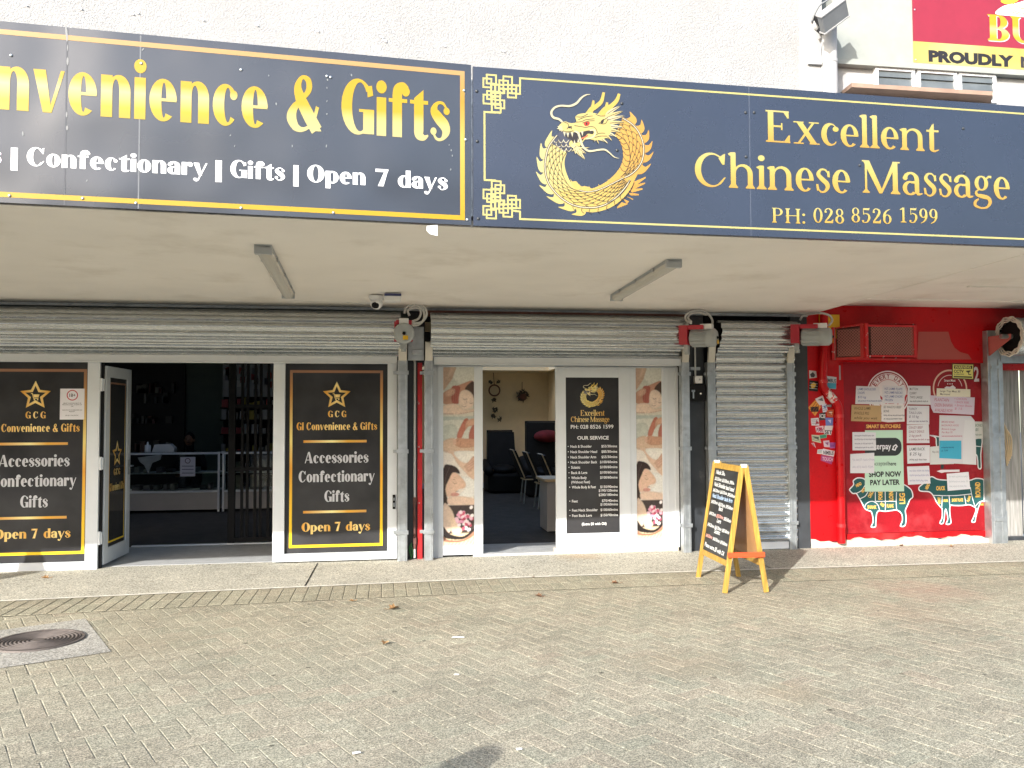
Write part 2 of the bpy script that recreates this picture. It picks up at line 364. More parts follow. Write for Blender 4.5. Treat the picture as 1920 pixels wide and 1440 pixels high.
def glyph(face, ch):
    B = face == 'fat'; S = .30 if B else .185; T = .075 if B else .07; cap = 1.42; asc = 1.42 if B else 1.5; sf = not B
    m = 0 if B else .07; o = []
    def flag(x, y): return [] if B else [[(x-.09, y-.10), (x-.09, y-.06), (x+.02, y), (x+S*.9, y+.01), (x+S*.9, y-.16), (x, y-.16)]]
    if ch == ' ': return [], .34
    if ch == '|': return _b(0, -.42, .26, 1.3), .26
    if ch in 'nhr':
        w = .78 if B else .80; H = asc if ch == 'h' else 1.
        o += _b(m, 0, m+S, H-(.0 if B else .02)); o += flag(m, H)
        if ch == 'r':
            w = .60 if B else .52
            o += _ring(m+S*.75+.22, .60, .26, .42, .16, .42-T*1.6, 40, 175); o += _dot(m+w-.11, .80, .14 if B else .12)
        else:
            L_, R_ = m+S*.55, m+w; cx = (L_+R_)/2; ir = ((R_-S)-(m+S+.0))/2
            o += _ring(cx, .62, (R_-L_)/2, .40, ir, .40-T*1.5, 0, 180, icx=m+S+ir); o += _b(R_-S, 0, R_, .62)
            if sf: o += _foot(R_-S, R_, 0, .075)
        if sf: o += _foot(m, m+S, 0, .075)
        return o, w+2*m+(.0 if B else .02)
    if ch in 'il':
        H = 1. if ch == 'i' else asc
        o += _b(m, 0, m+S, H-(.0 if B else .02)); o += flag(m, H)
        if sf: o += _foot(m, m+S, 0)
        if ch == 'i': o += _dot(m+S/2, 1.27 if B else 1.32, .165 if B else .125, .17 if B else .125)
        return o, S+2*m
    if ch in 'oe0OC cG'.replace(' ', ''):
        w, H, s = {'o': (.76 if B else .76, 1, S), 'e': (.74 if B else .68, 1, S), 'c': (.70 if B else .66, 1, S), '0': (.74, cap, S),
                   'O': (1.05, cap, S*1.25), 'C': (.96 if B else 1.15, cap, S*1.2), 'G': (1.02, cap, S*1.2)}[ch]
        ov = .015; rx, ry = w/2, H/2+ov; ix, iy = w/2-s, H/2-T
        if B and ch in 'OGC': ix = w/2-s*.92
        if ch in 'oO0': o += _ring(rx, H/2, rx, ry, ix, iy, 0, 360)
        elif ch == 'e':
            o += _ring(rx, .5, rx, ry, ix*.96, iy, 8, 312, icx=rx+.02); o += _b(s*.9, .47, w*.985, .47+T)
            o += _ring(rx, .5, rx, ry, ix*.96, iy, 0, 8, icx=rx+.02)
        elif ch == 'c':
            o += _ring(rx, .5, rx, ry, ix+.05, iy, 42, 318, icx=rx+.07)
            o += _dot(w*.83, .75, .105 if B else .115, .12 if B else .115)
        else:
            o += _ring(rx, H/2, rx, ry, ix+.07, iy, 38, 322, icx=rx+.07)
            if ch == 'C':
                o += [[(w*.86, cap*.67), (w*.93, cap*.67), (w*.95, cap), (w*.88, cap*.97), (w*.74, cap*.86)]]
                o += [[(w*.80, .12), (w*.90, .30), (w*.97, .42), (w*.92, .42), (w*.72, .14)]]
            else:
                o += [[(w*.80, cap*.68), (w*.97, cap*.72), (w*.93, cap*.90), (w*.78, cap*.88)]]
                o += _b(w-s*.95, 0.02, w, cap*.46); o += _b(w*.54, cap*.46-T, w, cap*.46)
        return o, w
    if ch in 'v':
        w = .80
        return [[(0, 1), (S*1.05, 1), (w*.60, 0), (w*.32, 0)], [(w-.10, 1), (w, 1), (w*.60, 0), (w*.50, 0.02)]], w
    if ch == 'y':
        w = .80
        o = [[(0, 1), (S*1.05, 1), (w*.62, .02), (w*.38, .02)], [(w-.10, 1), (w, 1), (w*.40, -.32), (w*.29, -.32)]]
        o += _stroke([(w*.36, -.28), (w*.24, -.42), (.08, -.36)], [.1, .09, .12]); o += _dot(.10, -.30, .11)
        return o, w
    if ch == 'x':
        w = .80; x = m
        o = [[(x, 1), (x+S*1.25, 1), (x+w, 0), (x+w-S*1.25, 0)], [(x+w*.78, 1), (x+w*.90, 1), (x+w*.16, 0), (x+w*.04, 0)]]
        for cx, y, u_ in ((x+.1, 1, -1), (x+w*.84, 1, -1), (x+.1, 0, 1), (x+w*.86, 0, 1)): o += [[(cx-.19, y), (cx+.19, y), (cx+.19, y+.055*u_), (cx-.19, y+.055*u_)]]
        return o, w+2*m
    if ch == 'a':
        w = .72 if B else .68
        o += _b(w-S, .10 if sf else 0, w, .66); o += _ring(w*.5, .66, w*.5, .355, w*.5-S, .355-T*1.4, 0, 165)
        o += _dot(.12 if B else .11, .74, .105 if B else .10)
        o += _ring(w*.46, .30, w*.46, .315, w*.46-S*.98, .315-T*1.2, 60, 320)
        o += [[(w*.5, .60), (w*.5, .52), (w-S, .50), (w-S, .62)]]
        if sf: o += _stroke([(w-.09, .2), (w-.04, .05), (w+.13, .08)], [.17, .12, .04])
        return o, w+(.02 if B else .1)
    if ch == 's':
        w = .62 if B else .56; s = S*.98
        o += _stroke([(w*.90, .76), (w*.66, .965), (w*.34, .955), (w*.19, .76), (w*.45, .555), (w*.72, .40), (w*.80, .22), (w*.60, .035), (w*.30, .03), (w*.07, .26)],
                     [.05, T, T*1.3, s*.85, s*1.05, s*1.05, s*.85, T*1.3, T, .05], 5)
        o += [[(w*.80, .66), (w*.97, .66), (w*.93, .93), (w*.76, .90)]] if sf else _dot(w*.84, .77, .10, .10)
        o += [[(w*.02, .34), (w*.18, .34), (w*.24, .09), (w*.08, .05)]] if sf else _dot(w*.15, .22, .10, .10)
        return o, w
    if ch in 'pd':
        w = .80; cx = w/2
        if ch == 'p':
            o += _b(0, -.42, S, 1); o += _ring(cx+.02, .5, w/2-.02, .515, w/2-S-.0, .5-T, -140, 140, icx=cx)
        else:
            o += _b(w-S, 0, w, asc); o += _ring(cx-.02, .5, w/2-.02, .515, w/2-S-.0, .5-T, 40, 320, icx=cx)
        return o, w
    if ch in 'tf':
        if ch == 't':
            w = .58 if B else .48; x = .13 if B else .11
            o += [[(x, .2), (x+S, .2), (x+S, 1.28), (x, 1.05)]] if B else [[(x, .2), (x+S, .2), (x+S, 1.3), (x+S*.6, 1.25), (x, 1.0)]]
            o += _stroke([(x+S/2, .26), (x+S*.55, .10), (x+S*1.05, .03), (w+.0, .10)], [S, S*.92, S*.5, .04])
            o += _b(0, 1-T*1.3, w, 1)
        else:
            w = .60; x = .12
            o += _b(x, 0, x+S, 1.1); o += _stroke([(x+S/2, 1.05), (x+S*.6, 1.26), (x+S*1.15, 1.37), (w, 1.28)], [S, S*.9, S*.45, .10]); o += _dot(w-.06, 1.2, .13)
            o += _b(0, 1-T*1.3, w*.98, 1)
        return o, w
    if ch == 'g':
        w = .72
        o += _ring(.31, .68, .29, .335, .29-S*.9, .335-T, 0, 360)
        o += _stroke([(.52, .88), (.62, .98), (.74, .97)], [.07, .09, .12])
        o += _stroke([(.20, .40), (.08, .28), (.13, .15), (.36, .09), (.60, .02), (.66, -.18), (.52, -.38), (.28, -.43), (.04, -.33), (.04, -.16), (.18, -.02)],
                     [.05, .09, .13, .19, .17, .14, .09, .08, .12, .12, .06], 5)
        return o, w+.04
    if ch in 'EHPMAI1B7U':
        s = S*1.12
        if ch == 'I': return _b(0, 0, s, cap), s
        if ch == 'E':
            w = .92
            o += _b(m+.03, 0, m+.03+s, cap); o += _b(m-.05, 0, w, .07); o += _b(m-.05, cap-.07, w*.95, cap); o += _b(m+.03, cap*.5-.03, w*.68, cap*.5+.05)
            o += [[(w*.99, .34), (w*.93, .34), (w*.76, .07), (w*.97, .07)], [(w*.95, cap-.32), (w*.89, cap-.32), (w*.74, cap-.07), (w*.94, cap-.07)]]
            o += _b(w*.63, cap*.5-.15, w*.69, cap*.5+.16)
            return o, w+m
        if ch == 'H':
            w = 1.22
            for x in (m+.04, w-s-.04): o += _b(x, 0, x+s, cap); o += _foot(x, x+s, 0, .1); o += _foot(x, x+s, cap, .1, .06, -1)
            o += _b(m, cap*.5-.02, w-.1, cap*.5+.06); return o, w+m
        if ch in 'PB':
            w = .92; x = m+.04; f = S*1.7 if ch == 'B' else s
            o += _b(x, 0, x+f, cap); o += _foot(x, x+f, 0, .1)
            o += _b(x-.09, cap-.07, w*.6, cap)
            o += _ring(w*.52, cap*.735, w*.48, cap*.265, w*.48-f, cap*.265-T, -90, 90); o += _b(x, cap*.47, w*.55, cap*.47+T)
            if ch == 'B':
                o += _ring(w*.55, cap*.26, w*.52, cap*.26, w*.52-f*1.05, cap*.26-T*1.4, -90, 90); o += _b(x-.09, 0, w*.58, T*1.3)
            return o, w+m
        if ch == 'U':
            w = 1.15; f = S*1.7
            o += _b(m, .5, m+f, cap); o += _b(w-T*2.2, .5, w, cap); o += _ring((m+w)/2, .5, (w-m)/2, .52, (w-T*2.2-m-f)/2, .40, 180, 360, icx=(m+f+w-T*2.2)/2)
            o += _foot(m, m+f, cap, .1, .06, -1); o += _foot(w-T*2.2, w, cap, .12, .06, -1); return o, w+m
        if ch == 'M':
            w = 1.50
            o += _b(m+.06, 0, m+.06+T*1.2, cap); o += _b(w-s-.05, 0, w-.05, cap)
            o += [[(m-.02, cap), (m+.24, cap), (w*.56, .10), (w*.50, 0), (w*.46, 0)], [(w-.24, cap), (w-.05, cap), (w*.54, 0), (w*.47, 0), (w*.52, .15)]]
            o += _foot(m+.06, m+.06+T*1.2, 0, .1); o += _foot(w-s-.05, w-.05, 0, .09); o += _b(w-s-.05, cap-.06, w+.05, cap); o += _b(m-.05, cap-.06, m+.2, cap)
            return o, w+m
        if ch == 'A':
            w = 1.02
            return [[(w*.40, cap), (w*.62, cap), (w, 0), (w-.36, 0)], [(w*.42, cap), (w*.50, cap), (.11, 0), (0, 0)]]+_b(w*.18, .36, w*.72, .36+T*1.1), w
        if ch == '1':
            o += _b(.27, 0, .27+S, cap); o += _foot(.27, .27+S, 0, .16); o += [[(.05, cap-.24), (.05, cap-.18), (.30, cap+.02), (.27+S, cap+.02), (.27+S, cap-.12), (.27, cap-.17)]]
            return o, .74
        if ch == '7':
            w = .74
            return [[(0, cap), (w, cap), (w, cap-.10), (w-.05, cap-.24), (0, cap-.24)], [(w-.24, cap-.24), (w-.05, cap-.24), (.46, 0), (.14, 0)]], w
    if ch in '25689':
        if ch == '2':
            o += _stroke([(.10, 1.02), (.14, 1.26), (.34, 1.40), (.58, 1.26), (.60, 1.00), (.44, .66), (.20, .30), (.06, .08)], [.12, .10, .09, .16, .20, .17, .12, .07]); o += _dot(.13, 1.08, .10)
            o += [[(.03, 0), (.70, 0), (.75, .36), (.69, .36), (.58, .20), (.14, .19)]]; return o, .78
        if ch == '5':
            o += [[(.16, 1.24), (.62, 1.22), (.70, 1.46), (.64, 1.46), (.60, 1.41), (.14, 1.41)]]; o += _b(.12, .78, .18, 1.41)
            o += _stroke([(.14, .80), (.34, .90), (.58, .78), (.64, .48), (.50, .14), (.26, .02), (.08, .10)], [.05, .08, .15, .20, .14, .08, .10]); o += _dot(.11, .17, .10); return o, .78
        if ch == '8': return _ring(.37, 1.07, .30, .36, .15, .29, 0, 360)+_ring(.37, .38, .36, .39, .17, .31, 0, 360), .76
        if ch == '6': return _ring(.38, .44, .36, .455, .17, .38, 0, 360)+_stroke([(.12, .50), (.13, .85), (.30, 1.20), (.62, 1.42)], [.20, .19, .13, .05]), .78
        if ch == '9': return _ring(.38, .98, .36, .455, .17, .38, 0, 360)+_stroke([(.64, .92), (.63, .57), (.46, .22), (.14, 0)], [.20, .19, .13, .05]), .78
    if ch == ':': return _dot(.15, .12, .125)+_dot(.15, .86, .125), .34
    if ch == '&':
        o += _stroke([(.86, .02), (.62, .38), (.38, .80), (.30, 1.10), (.42, 1.34), (.60, 1.28), (.62, 1.04), (.44, .80), (.20, .56), (.12, .30), (.26, .06), (.50, .03), (.74, .22), (.88, .62)],
                     [.34, .34, .30, .20, .10, .16, .16, .12, .2, .28, .2, .1, .09, .10], 6)
        o += [[(.66, 0), (1.0, 0), (.84, .25), (.6, .25)]]
        return o, 1.0
    return _b(0, 0, .5, 1), .5
def words(face, text, u0, u1, v0, xh, track=.09, fixed=None):
    """polygons of the text; x stretched so that it spans u0..u1 (or scale fixed, centred in u0..u1)"""
    x = 0; parts = []
    for i, ch in enumerate(text):
        g, wd = glyph(face, ch); parts.append((x, g)); x += wd + (track if i < len(text)-1 else 0)
    k = (u1-u0)/x if fixed is None else fixed
    a = u0 if fixed is None else (u0+u1)/2-x*k/2
    return [[(a+(ox+p[0])*k, v0+p[1]*xh) for p in q] for ox, g in parts for q in g]

_fc = {}
def sans(text, u0, v0, h, width=None, bold=0., align='l', rot=0, shear=0.):
    """built-in sans lettering as triangles; h = cap height; width fits the text"""
    key = (text, bold, shear)
    if key not in _fc:
        cu = bpy.data.curves.new('lettering', 'FONT'); cu.body = text; cu.size = 1; cu.offset = bold; cu.resolution_u = 3; cu.shear = shear
        ob = bpy.data.objects.new('lettering', cu); COL.objects.link(ob)
        ev = ob.evaluated_get(bpy.context.evaluated_depsgraph_get()); me = ev.to_mesh()
        V = [(v.co.x, v.co.y) for v in me.vertices]; F = [[V[i] for i in p.vertices] for p in me.polygons]
        ev.to_mesh_clear(); bpy.data.objects.remove(ob); bpy.data.curves.remove(cu); _fc[key] = F
    F = _fc[key]
    if not F: return []
    xs = [p[0] for f in F for p in f]; x0, x1 = min(xs), max(xs); k = h/.73; kx = k if width is None else width/(x1-x0)
    W_ = (x1-x0)*kx; a = {'l': 0, 'c': -W_/2, 'r': -W_}[align]; c_, s_ = math.cos(rot), math.sin(rot); out = []
    for f in F:
        q = []
        for p in f:
            X, Y = a+(p[0]-x0)*kx, p[1]*k
            q.append((u0+X*c_-Y*s_, v0+X*s_+Y*c_))
        out.append(q)
    return out
_scene_flush = None
def scrawl(rng, u0, v0, u1, h, wd):
    """one wavy line of handwriting as polylines"""
    out = []; u = u0
    while u < u1-h:
        n = rng.randint(2, 6); pts = [(u, v0+h*rng.uniform(0, .4))]
        for k in range(n*2):
            u += h*rng.uniform(.16, .34); pts.append((u, v0+h*(rng.uniform(.7, 1.15) if k % 2 == 0 else rng.uniform(-.15, .25))))
        out.append(pts); u += h*rng.uniform(.3, .6)
    return out
# ------------------------------------------------------------------ ground
def kerb_y(x):
    return float(np.interp(x, [-7, -3.33, -1.19, -.09, 1.25, 3.02, 6.9, 12], [-1.68, -1.50, -1.345, -1.285, -1.222, -1.215, -1.262, -1.32]))
def speckle(name, attr=True, base=(.3, .28, .24), s1=160, a=.35, big=.12, stain=None, bump=.3, warm=None):
    m = bpy.data.materials.new(name); m.use_nodes = True; N = m.node_tree.nodes; L = m.node_tree.links; b = N['Principled BSDF']
    tc = N.new('ShaderNodeTexCoord')
    if attr: q = N.new('ShaderNodeAttribute'); q.attribute_name = 'Col'; cur = q.outputs['Color']
    else: q = N.new('ShaderNodeRGB'); q.outputs[0].default_value = (*base, 1); cur = q.outputs[0]
    def mul(cur, node_out, lo, hi, f0=.3, f1=.7):  # multiply by a remapped field
        mr = N.new('ShaderNodeMapRange'); mr.inputs[1].default_value = f0; mr.inputs[2].default_value = f1; mr.inputs[3].default_value = lo; mr.inputs[4].default_value = hi
        L.new(node_out, mr.inputs[0]); x = N.new('ShaderNodeMixRGB'); x.blend_type = 'MULTIPLY'; x.inputs[0].default_value = 1
        L.new(cur, x.inputs[1]); L.new(mr.outputs[0], x.inputs[2]); return x.outputs[0]
    def noise(s, d=3, r=.6):
        n = N.new('ShaderNodeTexNoise'); n.inputs['Scale'].default_value = s; n.inputs['Detail'].default_value = d; n.inputs['Roughness'].default_value = r
        L.new(tc.outputs['Object'], n.inputs['Vector']); return n.outputs['Fac']
    v = N.new('ShaderNodeTexVoronoi'); v.inputs['Scale'].default_value = s1; L.new(tc.outputs['Object'], v.inputs['Vector'])
    sp = N.new('ShaderNodeSeparateColor'); L.new(v.outputs['Color'], sp.inputs[0])
    cur = mul(cur, sp.outputs[0], 1-a, 1+a, .1, .9)
    cur = mul(cur, noise(s1*.45, 2), 1-a*.6, 1+a*.6)
    cur = mul(cur, noise(1.1, 5), 1-big, 1+big)
    cur = mul(cur, noise(7, 4), 1-big*.7, 1+big*.7)
    # gum spots and drips
    g = N.new('ShaderNodeTexVoronoi'); g.inputs['Scale'].default_value = 3.2; g.inputs['Randomness'].default_value = 1; L.new(tc.outputs['Object'], g.inputs['Vector'])
    cur = mul(cur, g.outputs['Distance'], .42, 1, .045, .06)
    for (cx, cy, rr, c, f) in (stain or []):
        vm = N.new('ShaderNodeVectorMath'); vm.operation = 'DISTANCE'; L.new(tc.outputs['Object'], vm.inputs[0]); vm.inputs[1].default_value = (cx, cy, 0)
        mm = N.new('ShaderNodeMath'); mm.operation = 'ADD'; L.new(vm.outputs['Value'], mm.inputs[0])
        n2 = N.new('ShaderNodeMath'); n2.operation = 'MULTIPLY'; n2.inputs[1].default_value = rr*1.6; L.new(noise(4, 5), n2.inputs[0]); L.new(n2.outputs[0], mm.inputs[1])
        mr = N.new('ShaderNodeMapRange'); mr.inputs[1].default_value = rr*1.9; mr.inputs[2].default_value = rr*.8; mr.inputs[3].default_value = 0; mr.inputs[4].default_value = f
        L.new(mm.outputs[0], mr.inputs[0]); x = N.new('ShaderNodeMixRGB'); L.new(mr.outputs[0], x.inputs[0]); L.new(cur, x.inputs[1]); x.inputs[2].default_value = (*c, 1); cur = x.outputs[0]
    L.new(cur, b.inputs['Base Color']); b.inputs['Roughness'].default_value = .85; b.inputs['Specular IOR Level'].default_value = .25
    bp = N.new('ShaderNodeBump'); bp.inputs['Strength'].default_value = bump; bp.inputs['Distance'].default_value = .004
    L.new(v.outputs['Distance'], bp.inputs['Height']); L.new(bp.outputs[0], b.inputs['Normal'])
    return m
STAIN = [(4.9, -2.45, .55, (.34, .19, .15), .42), (4.2, -3.2, .45, (.33, .21, .15), .28), (1.9, -4.2, .4, (.34, .26, .17), .26), (2.3, -4.9, .3, (.36, .27, .17), .26), (-1.6, -3.1, .4, (.28, .22, .15), .25)]
M['paver'] = speckle('concrete_paver', True, s1=210, a=.50, big=.13, stain=STAIN)
M['joint'] = speckle('sandy_joint', False, base=(.352, .328, .252), s1=300, a=.2)
M['aggregate'] = speckle('exposed_aggregate', False, base=(.44, .418, .35), s1=120, a=.45, big=.14, bump=.5, stain=[(2.2, -.12, .3, (.45, .30, .17), .5)])
M['mortar'] = mat('pale_mortar', (.74, .71, .63), .85, var=.2, vscale=12)
M['cover_iron'] = mat('worn_iron', (.135, .115, .105), .6, metal=.3, var=.25, vscale=12)
M['ground'] = mat('asphalt', (.08, .08, .08), .9, var=.2, fine=.2)

g = MB().quad((-150, -200, -.02), (150, -200, -.02), (150, 60, -.02), (-150, 60, -.02)).build('ground', M['ground']); tag(g, kind='structure')
# exposed aggregate strip against the shopfronts, with two cut joints and a mortar line at its edge
mb = MB(); xs = [-7.5+.25*i for i in range(79)]; cuts = (-.745, 4.0)
for a, b in zip(xs[:-1], xs[1:]): mb.quad((a, kerb_y(a), .004), (b, kerb_y(b), .004), (b, .12, .004), (a, .12, .004))
st = mb.build('pavement', M['aggregate']); tag(st, kind='structure')
mb = MB()
for a, b in zip(xs[:-1], xs[1:]): mb.quad((a, kerb_y(a)-.024, .008), (b, kerb_y(b)-.024, .008), (b, kerb_y(b)+.016, .008), (a, kerb_y(a)+.016, .008))
o = mb.build('pavement_edging', M['mortar'], st)
mb = MB()
for cx in cuts: mb.quad((cx-.006, kerb_y(cx)+.02, .0075), (cx+.006, kerb_y(cx)+.02, .0075), (cx+.006+.02, -.05, .0075), (cx-.006+.02, -.05, .0075))
mb.build('control_joint', M['black'], st)
# header course of pavers along the strip
rng = random.Random(3)
def paver(mb, c, ex, ey, hl, hw, z, col, ch=.004):
    c = Vector((c[0], c[1], z)); ex = Vector((*ex, 0)); ey = Vector((*ey, 0)); mb.col = col
    t = [c+ex*i*(hl-ch)+ey*j*(hw-ch) for i, j in ((-1, -1), (1, -1), (1, 1), (-1, 1))]
    b = [c+ex*i*hl+ey*j*hw-Vector((0, 0, .0022)) for i, j in ((-1, -1), (1, -1), (1, 1), (-1, 1))]
    mb._add(t+b, [(0, 1, 2, 3), (4, 5, 1, 0), (5, 6, 2, 1), (6, 7, 3, 2), (7, 4, 0, 3)])
def pcol(rng, warm=0):
    k = rng.gauss(1, .035); t = rng.gauss(0, .005)
    return ((.302+t+warm)*k, (.278+warm*.9)*k, (.210+warm*.4)*k)
PB = lambda x: kerb_y(x)-.64
mb = MB(); x = -7.2; W_ = .113
while x < 10:
    for r0, r1 in ((.024, .318), (.321, .615)):
        yc = kerb_y(x)-(r0+r1)/2
        paver(mb, (x, yc), (1, 0), (0, 1), W_/2-.0035, (r1-r0)/2-.001, .005, pcol(rng, .012))
    x += W_
bd = mb.build('paving_border', M['paver']); tag(bd, kind='structure')
mb = MB(); mb.quad((-7.5, -12, -.0062), (10.2, -12, -.0062), (10.2, -1, -.0062), (-7.5, -1, -.0062))
jo = mb.build('paving_bed', M['joint']); tag(jo, kind='structure')
# herringbone field, turned against the shopfronts
ang = rad(-27); d1 = (math.sin(ang), math.cos(ang)); d2 = (math.cos(ang), -math.sin(ang)); u0 = .110
mb = MB(); O = Vector((.03, -5, 0)); MH = [pg(*p) for p in ((160, 1160), (208, 1222), (0, 1253), (0, 1182))]
mhc = pg(72, 1202); N_ = 95
for i in range(-N_, N_):
    for j in range(-N_, N_):
        s_ = (i-j) % 4
        if s_ == 0: ci, cj, l, h = i+1, j+.5, 1, .5
        elif s_ == 3: ci, cj, l, h = i+.5, j+1, .5, 1
        else: continue
        X = O.x+(ci*d2[0]+cj*d1[0])*u0; Y = O.y+(ci*d2[1]+cj*d1[1])*u0
        if X < -6.5 or X > 9.5 or Y < -11.5 or Y > PB(X)+.12: continue
        jt = rng.choice((.0042, .0034, .0016, .0010))*(1 if Y > -4.4 else .5)
        paver(mb, (X, Y), d2, d1, l*u0-jt, h*u0-jt, rng.uniform(-.0042, -.0022), pcol(rng))
pv = mb.build('paving', M['paver']); tag(pv, kind='structure')
mb = MB()
for a, b in zip(xs[:-1], xs[1:]): mb.quad((a, PB(a)+.02, .0006), (b, PB(b)+.02, .0006), (b, kerb_y(b)-.0, .0006), (a, kerb_y(a)-.0, .0006))
mb.build('border_bed', M['joint'], bd)
# inspection cover in its concrete surround
mt = thing('manhole_cover', 'round rusty iron inspection cover with concentric ribs set in a square of rough concrete', 'manhole cover', (mhc.x, mhc.y, 0))
def mr_(a, b, z): return (mhc.x+d1[0]*a+d2[0]*b, mhc.y+d1[1]*a+d2[1]*b, z)
ma_, mb__ = MH[0]+(MH[3]-MH[0])*1.6, MH[1]+(MH[2]-MH[1])*1.6
MB().quad(*[(q.x, q.y, .001) for q in (MH[0], MH[1], mb__, ma_)]).build('concrete_surround', speckle('rough_concrete', False, base=(.33, .318, .285), s1=110, a=.4, big=.16, bump=.6), mt)
mb = MB(); n = 64; prof = [(0, .012), (.03, .012)]
k = .045
while k < .255: prof += [(k, .012), (k+.006, .006), (k+.013, .006), (k+.019, .012)]; k += .026
prof += [(.268, .012), (.270, .004), (.280, .004), (.282, .012), (.300, .012), (.302, .0)]
for (r0, z0), (r1, z1) in zip(prof[:-1], prof[1:]):
    for i in range(n):
        a, b = 2*math.pi*i/n, 2*math.pi*(i+1)/n
        P = lambda r, t, z: (mhc.x+r*math.cos(t), mhc.y+r*math.sin(t), z)
        if r0 == 0: mb._add([P(0, 0, z0), P(r1, a, z1), P(r1, b, z1)], [(0, 1, 2)])
        else: mb.quad(P(r0, a, z0), P(r1, a, z1), P(r1, b, z1), P(r0, b, z0))
mb.build('lid', M['cover_iron'], mt)

# ------------------------------------------------------------------ buildings, canopy
bl = thing('shop_building', 'white rough-cast shop building carrying the canopy over two dark signed shopfronts', 'building', (-.5, .3, 0))
mb = MB().box(-9, 5.07, 0.02, .35, 3.0, 9.5); mb.build('upper_wall', M['stucco'], bl)
for x, y in ((46, 8), (148, 14), (245, 24), (255, 22), (377, 35), (478, 45), (592, 56), (713, 68), (719, 75), (830, 84), (940, 94)):
    p = px(x, y, .015); MB().bar(p, p+Vector((.035, -.012, -.022)), .012, .012).build('wall_hook', M['galv'], bl)
mb = MB().box(5.07, 5.36, -.01, .35, 3.0, 9.5); mb.build('corner_strip', M['whitepaint'], bl)
mb = MB()
mb.box(-9, .30, .30, .42, 2.24, 3.0).box(.30, 3.80, .30, .42, 2.24, 3.0); mb.build('header_wall', M['dark'], bl)
MB().box(.47, 3.50, -.115, -.085, 2.735, 2.800).build('header_board', M['brownwood'], bl)
MB().box(.255, .362, .06, .5, 0, 2.9).build('recess_back', M['dark'], bl)
MB().box(.368, .420, .045, .5, 0, 2.22).build('red_pier', M['redchip'], bl); MB().box(.35, .45, .05, .5, 2.2, 2.9).build('pier_head', M['dark'], bl); MB().box(3.5, 5.1, .32, .42, 0, 2.95).build('back_wall', M['dark'], bl)
MB().box(3.565, 3.775, .03, .5, 0, 2.9).build('pier', M['dark'], bl)
MB().box(4.87, 5.085, -.012, .5, 0, 2.83).build('corner_pier', M['darkred'], bl)
MB().box(3.8, 4.9, .06, .3, 2.45, 2.9).build('shutter_lintel', M['black'], bl)
# rooms
def room(nm, x0, x1, y0, y1, z1, mw, mf, mc, sky_):
    tag(MB().box(x0, x1, y0, y1, -.05, .004).build('floor', mf), kind='structure')
    mb = MB(); mb.box(x0-.1, x0, y0, y1, 0, z1).box(x1, x1+.1, y0, y1, 0, z1).box(x0-.1, x1+.1, y1, y1+.1, 0, z1)
    tag(mb.build('wall', mw), kind='structure')
    a, b, c, d = sky_       # ceiling opening, added to let daylight into the room
    tag(MB().box(x0-.1, a, y0, y1+.1, z1, z1+.1).box(b, x1+.1, y0, y1+.1, z1, z1+.1).box(a, b, y0, c, z1, z1+.1).box(a, b, d, y1+.1, z1, z1+.1).build('ceiling', mc), kind='structure')
room('a', -7.0, .25, .14, 8.2, 2.75, M['teal'], M['carpet'], M['teal'], (-4.8, -2.2, 3.2, 5.0))
room('b', .40, 3.70, .16, 9.3, 2.6, M['beige'], M['carpet'], M['beige'], (.6, 3.5, 2.0, 8.2))
tag(MB().box(-6.9, .2, .13, 1.5, -.02, .008).build('floor_mat', M['lino']), kind='structure')
tag(MB().box(.9, 3.5, .17, .95, -.02, .010).build('floor_mat', M['lino']), kind='structure')
MB().box(-3.1, -.9, 1.5, 1.56, .0, .022).build('threshold_strip', M['alu'], bl)
MB().box(.41, .44, .5, 9.2, 0.004, .10).box(.44, 3.69, 9.26, 9.29, .004, .12).build('skirting', M['alu'], bl)

SEAM = Vector((.555, -4.16, 0)); SL, SR = .0759, .0295
def fy(x): return SEAM.y+(x-SEAM.x)*(SL if x < SEAM.x else SR)
cn = thing('canopy', 'shallow shop canopy with cream painted soffit behind the dark signboards', 'canopy', (.5, -2, 2.83))
ZS = 2.835
MB().prism([(-8, fy(-8)+.06, ZS), (SEAM.x, SEAM.y+.06, ZS), (4.87, fy(4.87)+.06, ZS), (5.10, 0.0, ZS), (-8, 0.0, ZS)], (0, 0, .045)).build('soffit', M['soffit'], cn)
MB().prism([(4.84, fy(4.84)+.06, ZS-.004), (4.88, fy(4.88)+.06, ZS-.004), (5.115, -.002, ZS-.004), (5.075, -.002, ZS-.004)], (0, 0, .14)).build('step_trim', M['soffit'], cn)
MB().prism([(4.88, fy(4.88)+.06, 2.955), (11, fy(11)+.06, 2.955), (11, .0, 2.955), (5.11, .0, 2.955)], (0, 0, .045)).build('butcher_soffit', M['soffit'], cn)
mb = MB().box(6.05, 11, -1.62, -1.58, 2.935, 2.957); mb.build('batten', M['soffit'], cn)
MB().box(5.2, 11, -.62, -.57, 2.94, 2.957).build('batten', M['soffit'], cn)
MB().prism([(-8, fy(-8)+.06, 3.5), (SEAM.x, SEAM.y+.06, 3.5), (11, fy(11)+.06, 3.5), (11, .0, 3.56), (-8, 0.0, 3.56)], (0, 0, .05)).build('roof', M['galv'], cn)
MB().prism([(-8, fy(-8)+.03, 2.90), (SEAM.x, SEAM.y+.03, 2.90), (11, fy(11)+.03, 2.90), (11, fy(11)+.07, 2.90), (SEAM.x, SEAM.y+.07, 2.90), (-8, fy(-8)+.07, 2.90)], (0, 0, .9)).build('fascia_board', M['galv'], cn)
MB().box(-8, 5.08, -.045, .0, 2.802, 2.832).build('wall_flashing', M['galv'], cn)
